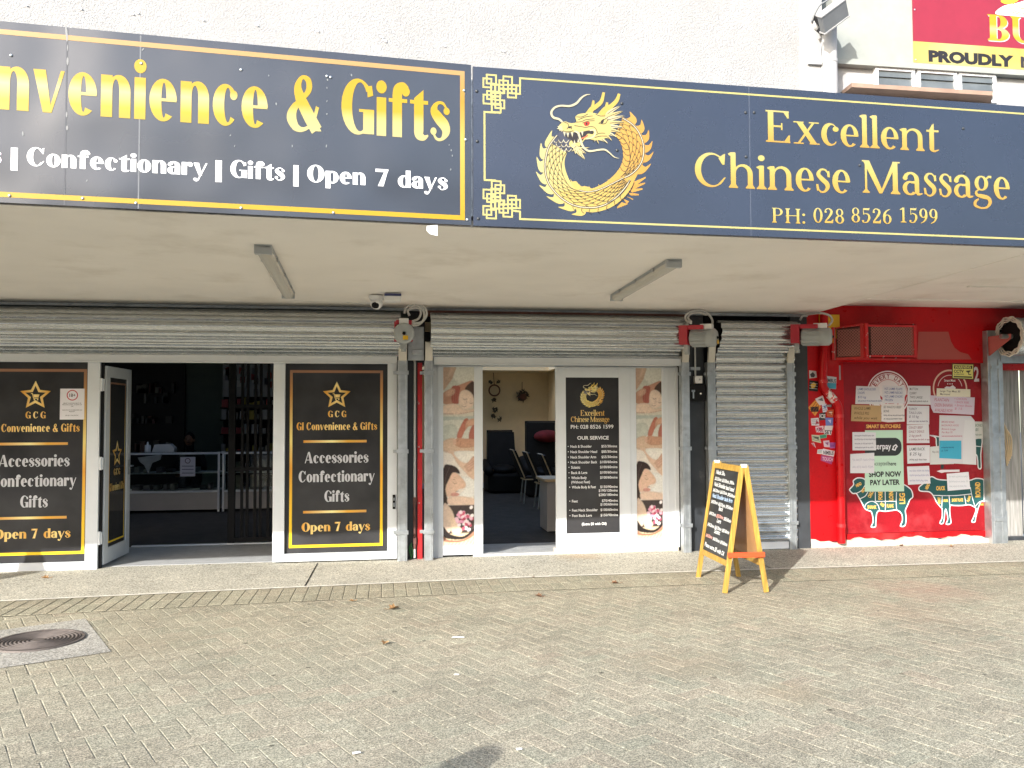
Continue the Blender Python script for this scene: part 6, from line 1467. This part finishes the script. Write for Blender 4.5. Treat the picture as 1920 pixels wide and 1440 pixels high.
MB().tube([(xb_, -.10, 3.5), (xb_, -.10, px(1556, 62, -.1).z)], .088, 16).build('pipe', M['pipe_white'], t)
zt_ = px(1556, 60, -.1).z; MB().tube(smooth([(xb_, -.10, zt_-.01), (xb_-.01, -.11, zt_+.06), (xb_-.05, -.08, zt_+.11), (xb_-.10, .0, zt_+.13)], 4), .09, 14).build('bend', M['pipe_white'], t)
MB().tube([(xb_, -.10, px(1556, 116, -.1).z-.02), (xb_, -.10, px(1556, 116, -.1).z+.02)], .094, 16).box(xb_-.25, xb_, -.05, .02, px(1556, 116, -.1).z-.015, px(1556, 116, -.1).z+.015).build('pipe_strap', M['pipe_white'], t)
MB().tube(smooth([px(1541, 75, -.02), px(1539, 100, -.02), px(1543, 140, -.02), px(1548, 172, -.02)], 4), .008, 5).build('wire', M['lampgrey'], t)
t = thing('floodlight', 'grey tilted floodlight on a bracket above the white pipe', 'floodlight', px(1560, 35, -.4))
c = px(1562, 30, -.42); ax = (px(1584, 14, -.42)-px(1542, 45, -.42)).normalized(); n_ = Vector((.15, -.82, -.55)).normalized(); side = ax.cross(n_).normalized()
MB().obox(c-ax*.20-side*.11-n_*.05, ax*.40, side*.22, n_*.10).build('housing', M['floodgrey'], t, .012)
MB().obox(c-ax*.205-side*.115-n_*.065, ax*.41, side*.02, n_*.12).obox(c-ax*.205+side*.095-n_*.065, ax*.41, side*.02, n_*.12).build('white_rim', M['pipe_white'], t, .004)
p1, p2 = px(1542, 52, -.2), px(1528, 32, -.05)
MB().bar(c-ax*.12, p1, .05, .05).bar(p1, p2, .04, .04).bar(px(1536, 62, -.1), px(1552, 44, -.2), .09, .05).build('bracket', M['black'], t)
MB().tube(smooth([px(1522, 40, -.03), px(1535, 12, -.1), px(1552, 0, -.1), px(1556, -10, -.08)], 4), .012, 6).build('wire', M['floodgrey'], t)
# butcher's sign
t = thing('butcher_sign', 'red and yellow butcher signboard with BU and PROUDLY lettering, cut by the right edge', 'signboard', (8, NY-.02, 6.5))
NF = Frame((0, NY-.03, 0)); v = lambda x, y: NF.px(x, y)
xl = v(1713, 60)[0]; zy1, zy0 = v(1716, 77)[1], v(1716, 117)[1]
MB().box(xl, 12.5, NY-.029, NY-.012, zy1, 9.2).build('red_panel', mat('crimson_sheet', (.235, .016, .034), .4, var=.06), t)
MB().box(xl, 12.5, NY-.029, NY-.012, zy0, zy1-.001).build('yellow_strip', mat('yellow_sheet', (.40, .27, .014), .4, dirt=(.40, .36, .15), dscale=.5, dlo=.3, dhi=.62), t)
A = Art(NF, .001); uu0, vb = v(1741, 108); uu1 = v(1901, 120)[0]; vb = (v(1745, 112)[1]+v(1890, 126)[1])/2; ch = abs(v(1745, 92)[1]-v(1745, 112)[1])
A.polys(sans('PROUDLY', uu0, vb, ch, uu1-uu0, .06), (30, 27, 30)); u2 = v(1914, 125)[0]; A.polys(sans('NZ OWNED', u2, vb, ch, (uu1-uu0)*1.15, .045), (45, 40, 42)); A.build('lettering', M['print'], t)
A = Art(NF, .0012); vb2, vt2 = v(1870, 77)[1], v(1870, 28)[1]; xh = (vt2-vb2)/1.42
for chx, a_, b_ in (('B', 1851, 1892), ('U', 1896, 1940)):
    P4 = words('serif', chx, v(a_, 60)[0], v(b_, 60)[0], vb2, xh); A.polys([[(x_+.012, y_-.012) for x_, y_ in q] for q in P4], box=(0, 1, -100, -90))
A.build('letter_shadow', M['lampgrey'], t)
A = Art(NF, .0026)
for chx, a_, b_ in (('B', 1851, 1892), ('U', 1896, 1940)): A.polys(words('serif', chx, v(a_, 60)[0], v(b_, 60)[0], vb2, xh), box=(-9, 9, vb2, vt2))
A.polys(words('serif', 'H', v(1944, 60)[0], v(1990, 60)[0], vb2, xh), box=(-9, 9, vb2, vt2)); A.build('lettering', M['gold'], t)
A = Art(NF, .002, 2e-5); A.poly([v(*q) for q in smooth([(1866, 26), (1880, 12), (1905, 6), (1930, 2), (1950, 24), (1930, 32), (1900, 30)], 3, True)], (232, 228, 226), flat=True); A.layer()
for pts in ([(1890, 10), (1905, 22), (1925, 26)], [(1898, 6), (1915, 16), (1930, 14)], [(1895, 22), (1915, 28)]): A.line([v(*q) for q in smooth(pts, 4)], .012, (235, 170, 30))
A.layer(); A.poly([v(*q) for q in smooth([(1876, 2), (1890, -4), (1910, -2), (1900, 6), (1884, 7)], 3, True)], (245, 205, 50), flat=True); A.build('white_drape', M['print'], t)
MB().ball((v(1715, 18)[0], NY-.032, v(1715, 18)[1]), .012, .006, .012).ball((v(1717, 112)[0], NY-.032, v(1717, 112)[1]), .012, .006, .012).build('screws', M['galv'], t)
# ------------------------------------------------------------------ inside the convenience shop
def cabinet(label, x0, x1, y0, items):
    t = thing('display_cabinet', label, 'display cabinet', ((x0+x1)/2, y0, 0), 'glass counters of the convenience shop'); d = .55; h = 1.02
    mb = MB(); s_ = .035
    for x in (x0, x1-s_):
        for y in (y0, y0+d-s_): mb.box(x, x+s_, y, y+s_, .01, h)
    for y in (y0, y0+d-s_):
        for z in (h-s_, .34): mb.box(x0+s_, x1-s_, y+.001, y+s_-.001, z, z+s_)
    mb.build('frame', M['alu'], t)
    MB().box(x0+.002, x1-.002, y0+.006, y0+d, .05, .335).build('base_panel', M['desk'], t)
    MB().box(x0+.04, x1-.04, y0+.02, y0+d-.02, .66, .675).build('shelf', M['alu'], t)
    MB().box(x0+s_, x1-s_, y0+.012, y0+.018, .375, h-s_).build('front_glass', M['glass'], t)
    MB().box(x0+s_, x1-s_, y0+.03, y0+d, h-.006, h+.004).build('glass_top', M['glass'], t)
    rr = random.Random(int(x0*50)); mb = MB()
    for z in (.376, .676):
        x = x0+.08
        while x < x1-.15:
            w = rr.uniform(.04, .12); hh = rr.uniform(.04, .24 if items else .10); g = rr.uniform(.03, .35); mb.col = (g, g*rr.uniform(.8, 1.1), g*rr.uniform(.7, 1.1))
            if rr.random() < .75: mb.box(x, x+w, y0+.15, y0+.4, z, z+hh)
            x += w+rr.uniform(.02, .08)
    mb.build('stock', M['goods'], t); return t
cabinet('dark glass counter on the left with a white notice on its glass', -4.6, -2.78, 5.35, False)
cabinet('glass counter with stocked shelves behind the black security grille', -2.74, -.7, 5.35, True)
t = thing('counter_notice', 'white notice with a dark ring on the glass of the left counter', 'notice', (-3.05, 5.34, .85)); fr = Frame((0, 5.345, 0)); a = Art(fr, .001, 3e-5)
A0, A1 = fr.px(338, 857), fr.px(366, 893); a.rect(A0[0], A1[1], A1[0], A0[1], (205, 205, 220)); a.layer(.001); cx, cy = fr.px(352, 864)
a.line(arc((cx, cy), .04, 0, 360, 20), .012, (90, 80, 90))
for y in (874, 880, 887): p, q = fr.px(341, y), fr.px(363, y); a.line([p, q], .012, (100, 104, 130))
a.build('paper', M['print'], t)
t = thing('receipt_printer', 'white receipt printer and bottle on the left counter', 'printer', px(295, 845, 5.5)); p = px(287, 846, 5.5)
MB().prism([(p.x-.02, 5.5, 1.026), (p.x+.34, 5.5, 1.026), (p.x+.34, 5.5, 1.09), (p.x+.27, 5.5, 1.16), (p.x+.02, 5.5, 1.15)], (0, .2, 0)).build('body', M['white'], t, .01)
MB().tube([(p.x-.10, 5.55, 1.026), (p.x-.10, 5.55, 1.14), (p.x-.10, 5.55, 1.15), (p.x-.10, 5.55, 1.2)], [.05, .05, .018, .015], 12).build('bottle', M['white'], t)
t = thing('draped_bag', 'grey plastic bag draped over the front of the left counter', 'bag', px(280, 870, 5.3)); b0 = [px(x, y, 5.30) for x, y in ((258, 858), (303, 852), (300, 862), (285, 868), (278, 888), (270, 872), (262, 866))]
MB().prism(b0, (0, .03, 0)).build('bag', mat('grey_film', (.30, .33, .34), .5, var=.2), t)
def skin_person(name, label, joints, edges, radii, root, mt, sub=2, parent=None):
    me = bpy.data.meshes.new(name); me.from_pydata(joints, edges, []); me.update(); me.materials.append(mt)
    ob = link(name, me, parent); sk = ob.modifiers.new('skin', 'SKIN'); me.skin_vertices.new() if not me.skin_vertices else None
    for i, r in enumerate(radii): me.skin_vertices[0].data[i].radius = (r, r) if not isinstance(r, tuple) else r
    me.skin_vertices[0].data[root].use_root = True
    ss_ = ob.modifiers.new('smooth', 'SUBSURF'); ss_.levels = sub; ss_.render_levels = sub; return ob
skin_m = mat('skin', (.22, .11, .07), .55)
def person(label, loc, rz, lean, cloth, seated=False, hands='desk'):
    t = thing('person', label, 'person', loc); t.rotation_euler = (0, 0, rz); h = .0
    L_ = lean; hip = .52 if seated else .92
    J = [(0, .0, hip), (0, -L_*.35, hip+.26), (0, -L_*.8, hip+.47), (0, -L_, hip+.56), (0, -L_*1.12-.01, hip+.66), (0, -L_*1.2-.02, hip+.78),
         (-.19, -L_*.8, hip+.46), (-.25, -L_*.8-.10, hip+.22), (-.14, -L_*.8-.34, hip+.16), (.19, -L_*.8, hip+.46), (.25, -L_*.8-.10, hip+.22), (.14, -L_*.8-.34, hip+.16)]
    E_ = [(0, 1), (1, 2), (2, 3), (3, 4), (4, 5), (2, 6), (6, 7), (7, 8), (2, 9), (9, 10), (10, 11)]; R_ = [(.17, .12), (.16, .11), (.15, .10), .055, .085, .08, .065, .05, .035, .065, .05, .035]
    if seated: J += [(-.12, -.40, hip), (-.12, -.44, .10), (.12, -.40, hip), (.12, -.44, .10)]
    else: J += [(-.10, .0, .48), (-.10, .02, .06), (.10, -.05, .48), (.10, -.03, .06)]
    E_ += [(0, 12), (12, 13), (0, 14), (14, 15)]; R_ += [.085, .05, .085, .05]
    skin_person('body', None, J, E_, R_, 0, cloth, 2, t)
    hc = Vector((0, -L_*1.2-.03, hip+.76)); hb = MB()
    hb.ball(hc, .078, .098, .115, 16, 12).ball(hc+Vector((0, -.098, -.012)), .014, .02, .02).ball(hc+Vector((-.08, 0, -.01)), .014, .02, .03).ball(hc+Vector((.08, 0, -.01)), .014, .02, .03); o = hb.build('face', skin_m, t); 
    eb = MB()
    for s_ in (-1, 1): eb.ball(hc+Vector((s_*.03, -.088, .012)), .010, .008, .006)
    eb.ball(hc+Vector((0, -.09, -.05)), .022, .008, .006); eb.build('eyes_and_mouth', M['black'], o)
    MB().ball(hc+Vector((0, .02, .03)), .09, .10, .105, 16, 10).build('hair', M['black'], t)
    for s_ in (-1, 1):
        base = Vector((s_*.14, -L_*.8-.34, hip+.16)); HJ = [tuple(base), tuple(base+Vector((-s_*.02, -.07, -.01)))]; HE = [(0, 1)]; HR = [.028, .03]
        for k in range(4):
            f0 = base+Vector((-s_*.02+(k-1.5)*.018, -.09, -.01)); i0 = len(HJ); HJ += [tuple(f0), tuple(f0+Vector((0, -.035, -.008))), tuple(f0+Vector((0, -.05-.008*(k in (1, 2)), -.03)))]; HE += [(1, i0), (i0, i0+1), (i0+1, i0+2)]; HR += [.010, .009, .007]
        i0 = len(HJ); HJ += [tuple(base+Vector((-s_*.045, -.05, .0))), tuple(base+Vector((-s_*.065, -.08, -.01)))]; HE += [(0, i0), (i0, i0+1)]; HR += [.011, .009]
        skin_person('hand', None, HJ, HE, HR, 0, skin_m, 1, t)
    return t
def scale_children(t):
    for c in t.children: c.location = (0, 0, 0)
pc_ = px(358, 850, 6.15)
t = person('person in dark clothes bent over the counter inside the dim convenience shop', (pc_.x, 6.45, -.06), 0, .34, mat('dark_cloth', (.02, .02, .024), .9), True); scale_children(t)
# shelves and posters at the back
t = thing('slatwall', 'black slatted display wall behind the counter, left of the pale green wall', 'display wall', (-4.4, 8.1, 1))
mb = MB().box(-5.6, px(344, 800, 8.0).x, 8.08, 8.19, .0, 2.7)
for z in range(12): mb.box(-5.6, px(344, 800, 8.0).x, 8.06, 8.08, .5+z*.18, .5+z*.18+.15)
mb.build('panel', M['slatwall'], t)
rr = random.Random(8)
for i in range(26):
    x = rr.uniform(px(246, 800, 7.95).x, px(340, 800, 7.95).x-.15); z = rr.choice([.95, 1.5, 1.9, 2.1]); g = rr.uniform(.03, .4)
    MB().box(x, x+rr.uniform(.04, .12), 7.92, 8.05, z, z+rr.uniform(.08, .22)).build('packet', mat('packet_%s' % 'abcd'[i % 4], ((.06, .07, .09), (.25, .24, .22), (.12, .03, .03), (.05, .05, .05))[i % 4], .3) if i < 4 else bpy.data.materials['packet_%s' % 'abcd'[i % 4]], t)
t = thing('product_shelf', 'tall shelf of packaged goods and posters behind the security grille', 'shelf', (-1.9, 6.9, 0))
sx0, sx1 = px(412, 800, 6.9).x, px(520, 800, 6.9).x+.3
mb = MB()
for z in (.5, .9, 1.28, 1.55, 1.78): mb.box(sx0, sx1, 6.9, 7.25, z, z+.02)
mb.box(sx0, sx1, 7.25, 7.29, 0, 2.7); mb.build('boards', M['black'], t)
mb = MB()
for z in (.92, 1.30, 1.57, 1.80):
    x = sx0+.02
    while x < sx1-.1:
        w = rr.uniform(.05, .14); h = rr.uniform(.08, .2); mb.col = rr.choice([(.3, .28, .25), (.45, .36, .06), (.35, .04, .05), (.10, .10, .12), (.5, .5, .52), (.05, .05, .06)]); mb.box(x, x+w, 6.95, 7.1, z+.001, z+h); x += w+rr.uniform(.01, .05)
mb.build('stock', M['goods'], t)
for i in range(4):
    x = sx0+.05+i*.24; mb = MB(); mb.col = (.45, .45, .47); mb.box(x, x+.2, 6.88, 6.89, 2.0, 2.62)
    for k in range(5): mb.col = rr.choice([(.06, .06, .08), (.2, .2, .24), (.4, .06, .06), (.7, .7, .7)]); x_ = x+rr.uniform(.01, .1); z_ = rr.uniform(2.02, 2.45); mb.box(x_, x_+.08, 6.872, 6.879, z_, z_+.12)
    mb.build('poster', M['goods'], t)

# ------------------------------------------------------------------ inside the massage shop
t = thing('reception_desk', 'pale reception desk with a light wood top inside the massage doorway', 'desk', (2.75, 2, 0)); d0 = px(1024, 1000, 1.95).x
MB().box(d0, 3.3, 1.85, 2.40, .02, .70).box(d0+.17, 3.3, 1.80, 1.85, .01, .70).build('carcass', M['desk'], t, .004)
MB().box(d0-.05, 3.3, 1.78, 2.45, .705, .745).build('worktop', M['ply_edge'], t, .004)
# waiting chairs: ply shells with dark pads
def chair(label, x, y):
    t = thing('waiting_chair', label, 'chair', (x, y, 0), 'waiting chairs in a row')
    B0, B1 = Vector((x-.16, y, .47)), Vector((x-.36, y, .98)); e = Vector((.93, 0, .36)).normalized()
    MB().prism([(x-.15, y-.20, .47), (x-.37, y-.19, .99), (x-.37, y+.19, .99), (x-.15, y+.20, .47)], (.018, 0, .006)).build('back_shell', M['ply_edge'], t, .006)
    MB().prism([(x-.128, y-.185, .50), (x-.335, y-.175, .965), (x-.335, y+.175, .965), (x-.128, y+.185, .50)], (.035, 0, .014)).prism([(x-.172, y-.203, .48), (x-.386, y-.19, .985), (x-.386, y+.19, .985), (x-.172, y+.203, .48)], (.010, 0, .004)).build('back_pad', M['leather'], t, .006)
    MB().box(x-.16, x+.24, y-.205, y+.205, .435, .455).build('seat_shell', M['ply_edge'], t, .006)
    MB().box(x-.14, x+.23, y-.19, y+.19, .456, .495).build('seat_pad', M['leather'], t, .012)
    for sx in (-.12, .20):
        for sy in (-.17, .17): MB().tube([(x+sx, y+sy, .434), (x+sx*1.35, y+sy*1.1, .006)], .012, 8).build('leg', M['galv'], t)
    return t
c3 = (px(955, 842, 5.9), px(980, 846, 4.9), px(1008, 850, 4.0))
chair('waiting chair with a pale wood edge, farthest back beside the black recliner', c3[0].x+.40, 5.9)
chair('waiting chair with a pale wood edge, between two others in the row', c3[1].x+.40, 4.9)
chair('waiting chair with a pale wood edge, next to the reception desk', c3[2].x+.40, 4.0)
def recliner(label, x, y, s=1.0, red=False):
    t = thing('massage_recliner', label, 'recliner', (x, y, 0), 'black massage recliners')
    mb = MB().box(x-.38*s, x+.38*s, y-.45, y+.4, .02, .42); mb.build('base', M['leather'], t, .05)
    MB().prism([(x-.33*s, y+.02, .42), (x+.33*s, y+.02, .42), (x+.30*s, y+.22, 1.34*s), (x-.30*s, y+.22, 1.34*s)], (0, .22, .04)).build('back_cushion', M['leather'], t, .10, seg=4)
    for q in (-1, 1): MB().tube([(x+q*.36*s, y-.45, .50*s), (x+q*.38*s, y-.1, .60*s), (x+q*.36*s, y+.3, .62*s)], .11*s, 12).ball((x+q*.36*s, y-.45, .5*s), .11*s, .1, .11*s).build('arm', M['leather'], t)
    MB().ball((x, y-.1, .48), .28*s, .36, .12, 16, 8).build('seat_cushion', M['leather'], t)
    return t
r1 = px(942, 860, 8.2); recliner('black padded massage recliner against the beige wall', r1.x, 8.2, .95)
r2 = px(1012, 860, 7.2); recliner('larger black massage recliner with a red cloth on top, half hidden by the door', r2.x+.10, 7.2, 1.10)
t = thing('red_cushion', 'red cloth bundle on top of the larger black recliner', 'cushion', px(1022, 815, 7.2)); c = px(1026, 818, 7.3); MB().ball(c, .28, .2, .13, 16, 10).build('cloth', M['redcloth'], t)
def spray(mb, rr, c, R_, n, sz, y):
    for i in range(n):
        a_ = rr.uniform(0, 2*math.pi); r = R_*rr.uniform(.3, 1); p = Vector((c.x+r*math.cos(a_), y, c.z+r*math.sin(a_))); b_ = rr.uniform(0, 6.28); d = Vector((math.cos(b_), rr.uniform(-.4, .4), math.sin(b_)))*sz; e = d.cross(Vector((0, 1, .2))).normalized()*sz*.3
        mb.quad(p-d, p-e, p+d, p+e)
lf = mat('dried_leaves', (.06, .05, .035), .8)
rr = random.Random(2)
t = thing('wreath', 'ring wreath with trailing dried leaves hanging on the beige wall', 'wreath', px(928, 735, 9.2)); c = px(927, 732, 9.2); R_ = (px(937, 732, 9.2).x-c.x)
MB().tube([c+Vector((R_*math.cos(q), 0, R_*math.sin(q))) for q in [2*math.pi*k/24 for k in range(25)]], .018, 6).tube([c+Vector((0, 0, R_)), px(925, 698, 9.2)], .008, 4).build('ring', M['brownwood'], t)
mb = MB()
for x, y, r, n in ((920, 716, 6, 16), (934, 716, 6, 16), (926, 750, 7, 30), (928, 768, 9, 40), (925, 780, 7, 26), (936, 786, 8, 16)): spray(mb, rr, px(x, y, 9.2), r*.0066, n, .035, 9.18)
mb.build('dried_leaves', lf, t)
t = thing('hanging_basket', 'round dark basket of dried leaves hanging on the beige wall', 'wall ornament', px(979, 742, 9.2)); c = px(979, 744, 9.2)
MB().ball(c, .11, .08, .10, 14, 10).tube([c+Vector((0, 0, .09)), px(979, 716, 9.2)], .007, 4).build('basket', M['brownwood'], t); mb = MB(); spray(mb, rr, c+Vector((0, 0, .03)), .14, 60, .045, 9.14); mb.build('dried_leaves', lf, t)
# ------------------------------------------------------------------ pine sandwich board
def sandwich(label, FLf, FRn, BRn, BLf, H):
    """feet: front far, front near, back near, back far; H ridge height"""
    t = thing('sandwich_board', label, 'chalkboard sign', (FRn+BLf)/2); Z = Vector((0, 0, 1))
    far_t = (FLf+BLf)/2+Z*H; near_t = (FRn+BRn)/2+Z*H; s_ = .046
    shift = (BRn-FRn).normalized()*.012
    legs = {}
    for k, foot, top, sg in (('ff', FLf, far_t, -1), ('fn', FRn, near_t, -1), ('bn', BRn, near_t, 1), ('bf', BLf, far_t, 1)):
        tp = top+shift*sg*1.4; MB().bar(foot, tp, s_, .022, (near_t-far_t)).build('leg', M['pinewood'], t, .003); legs[k] = (foot, tp)
    L = lambda k, f: legs[k][0].lerp(legs[k][1], f)
    for a_, b_, nm in (('ff', 'fn', 'front'), ('bf', 'bn', 'back')):
        across = (L(b_, .5)-L(a_, .5)).normalized(); upv = (legs[a_][1]-legs[a_][0]).normalized(); nn = across.cross(upv); nn = -nn if nn.x > 0 and nm == 'front' else nn
        if nm == 'back' and nn.x < 0: nn = -nn
        w_ = .052
        for f0 in ((.225, .97) if nm == 'front' else (.225, .97)):
            p, q = L(a_, f0)+across*s_*.5, L(b_, f0)-across*s_*.5; MB().bar(p, q, .020, w_, upv).build('rail', M['pinewood'], t, .003)
        p0, p1, p2, p3 = [L(k, f)+across*o for k, f, o in ((a_, .245, s_*.45), (b_, .245, -s_*.45), (b_, .95, -s_*.45), (a_, .95, s_*.45))]
        MB().prism([p0-nn*.004, p1-nn*.004, p2-nn*.004, p3-nn*.004], nn*.005).build('board_face' if nm == 'front' else 'back_panel', M['chalk'] if nm == 'front' else M['pineply'], t)
        if nm == 'front':
            MB().prism([p0-nn*.009, p1-nn*.009, p2-nn*.009, p3-nn*.009], nn*.003).build('inner_panel', M['pineply'], t)
            fr = Frame(p0+nn*.0012, across, upv); fr.n = nn; W_ = (p1-p0).length; Hh = (p3-p0).length; A = Art(fr, .0008, 2e-5); rr = random.Random(9)
            T_ = [('Neck Shoulder Back', .93, .95), ('$35/20min $55/30min $95/60min', .855, .98), ('Neck Shoulder back hand', .785, .95), ('$45/20min $65/30min $95/60min', .715, .98), ('Neck Shoulder back Arm', .645, .95), ('$40/20min $65/30min $95/60min', .575, .98), ('Back', .515, .2),
                  ('$40/20min $55/30min $85/60min', .435, .98), ('Legs', .375, .2), ('$45/20min $65/30min $85/60min', .30, .98), ('Sciatic', .245, .28), ('$45/20min $60/30min $95/60min', .165, .98), ('Please extra $5 with Oil', .055, .95)]
            col = (225, 228, 228)
            for txt, f, wd in T_:
                parts = txt.split(' ') if txt.startswith('$') else [txt]
                for i, p_ in enumerate(parts):
                    w0 = (W_*wd*.88)/len(parts); u0 = W_*.5-W_*wd*.44+i*w0*1.03; hh = .042 if not txt.startswith('$') else .033
                    c_ = (235, 170, 160) if (txt.startswith('$45') and i == 0 and f < .2) or (txt.startswith('$40/20') and f < .5 and i == 1) else ((180, 205, 235) if 'Arm' in txt else col)
                    A.polys(sans(p_, u0, Hh*f-i*.004, hh, w0*.94, .018, 'l', rr.uniform(-.03, .01), .25), c_)
            ch = A.build('chalk_writing', M['print'], t)
    for c in (far_t, near_t): MB().bar(c-shift*2.2, c+shift*2.2, .032, .03, (near_t-far_t)).build('hinge', M['bracket'], t, .003)
    p, q = L('fn', .30), L('bn', .30); off = (FRn-FLf).normalized()*.03; e = (q-p).normalized()
    MB().bar(p+off-e*.03, q+off+e*.03, .022, .045, (0, 0, 1)).build('stay', M['orange'], t, .003)
    p, q = L('ff', .30), L('bf', .30); MB().bar(p-off, q-off, .022, .04, (0, 0, 1)).build('stay', M['orange'], t, .003)
    return t
sandwich('pine A-frame chalkboard with white handwritten massage prices and an orange stay', pg(1309, 1083), pg(1359, 1112), pg(1437, 1110), pg(1385, 1082), 1.145)
s0 = [o for o in bpy.data.objects if o.name == 'sandwich_board'][0]
dup(s0, s0.location+Vector((-8.35, .05, 0)), rad(-25), 'pine A-frame added out of view to cast the shadow on the left window')  # unseen stand-in caster, put in only for its shadow
# ------------------------------------------------------------------ leaves and litter
LEAF = [(0, 0), (.010, .018), (.026, .020), (.016, .030), (.030, .046), (.012, .044), (.004, .062), (-.006, .044), (-.026, .046), (-.014, .030), (-.024, .018), (-.010, .018)]
lm = mat('dry_leaf', (.30, .17, .07), .8, var=.3, vscale=30); lm2 = mat('brown_leaf', (.15, .08, .045), .8, var=.3, vscale=30)
lv = [(738, 1141, 'curled orange brown leaf on the pavers left of centre', 1.7), (1010, 1118, 'yellow fallen leaf on the pavers below the massage door', 1.3), (722, 1206, 'small orange leaf on the pavers, farthest out from the shops', 1.2), (1153, 1094, 'dark curled leaf beside the pale edging right of the massage door', 1.4), (660, 1127, 'small dry leaf beside the header course', .8), (1690, 1024, 'brown leaf on the ground below the sheep chart', 1.1), (1785, 1025, 'brown leaf on the ground below the cow chart', 1.1), (1630, 1022, 'brown leaf at the foot of the red pipe', 1.0), (85, 1084, 'brown leaf litter at the foot of the left window', 1.4), (1000, 1083, 'thin dark leaf on the pale edging', .7)]
for i, (x, y, lab, s_) in enumerate(lv):
    p = pg(x, y, .006); rr = random.Random(i); r = rr.uniform(0, 6.28); mb = MB(); n = len(LEAF)
    P = []
    for (u, v) in LEAF:
        u, v = u*s_*1.05, (v-.03)*s_*1.05; P.append((p.x+u*math.cos(r)-v*math.sin(r), p.y+u*math.sin(r)+v*math.cos(r), p.z+abs(u)*rr.uniform(.4, .9)+.002))
    c = (p.x, p.y, p.z); mb._add([c]+P, [(0, 1+k, 1+(k+1) % n) for k in range(n)])
    tip = Vector(P[0]); mb.tube([tip, tip+(tip-p)*.7+Vector((0, 0, .01))], .0022, 5)
    o = mb.build('fallen_leaf', lm if i % 2 == 0 else lm2, None, off=p); o.location = p; tag(o, lab, 'leaf', 'fallen leaves on the paving')
for x, y, lab, sx in ((859, 1195, 'white paper straw wrapper on the pavers', .09), (668, 1412, 'white paper scrap near the bottom edge', .04), (856, 1265, 'small white scrap on the pavers', .03), (973, 1405, 'pale scrap on the pavers at the bottom edge', .03)):
    p = pg(x, y, .004); r = rng.uniform(-.3, .3); d = Vector((math.cos(r), math.sin(r), 0)); e = Vector((-d.y, d.x, 0))
    o = MB().prism([p-d*sx/2-e*.008, p+d*sx/2-e*.006, p+d*sx/2+e*.007, p-d*sx*.4+e*.01], (0, 0, .004)).build('paper_scrap', M['white'], None, off=p); o.location = p; tag(o, lab, 'paper scrap', 'paper scraps on the paving')
# ------------------------------------------------------------------ passer-by behind the photographer, who throws the shadow at the lower edge
t = person('passer-by in a dark coat whose shadow falls at the lower edge of the paving', (-2.10, -8.68, 0), rad(200), .02, mat('navy_coat', (.03, .035, .05), .85)); scale_children(t)

# ------------------------------------------------------------------ shops across the street (behind the photographer, mirrored dimly in the glass)
def street_block(label, x0, x1, y, h, col, n):
    t = thing('street_building', label, 'building', ((x0+x1)/2, y, 0), 'shops across the street')
    MB().box(x0, x1, y-8, y, 0, h).build('wall', mat('facade', col, .85, var=.1), t)
    MB().box(x0-.1, x1+.1, y-.3, y+.12, h, h+.35).build('parapet', M['clad'], t)
    MB().box(x0, x1, y, y+2.6, 3.1, 3.3).build('awning', M['dark'], t)
    for i in range(n):
        a = x0+(x1-x0)*(i+.2)/n; b = x0+(x1-x0)*(i+.8)/n
        MB().box(a, b, y, y+.04, .4, 2.7).build('shop_window', M['decalblk'], t)
        if h > 6: MB().box(a+.3, b-.3, y, y+.04, 4.2, 5.6).build('window', M['decalblk'], t)
street_block('two storey brown shop across the street behind the viewer, left end', -34, -10, -31, 7.5, (.20, .15, .12), 7)
street_block('two storey grey shop across the street behind the viewer, middle', -9.8, 9.5, -31, 8.4, (.24, .23, .22), 6)
street_block('two storey cream shop across the street behind the viewer, right end', 9.7, 36, -31, 7.0, (.32, .28, .22), 8)
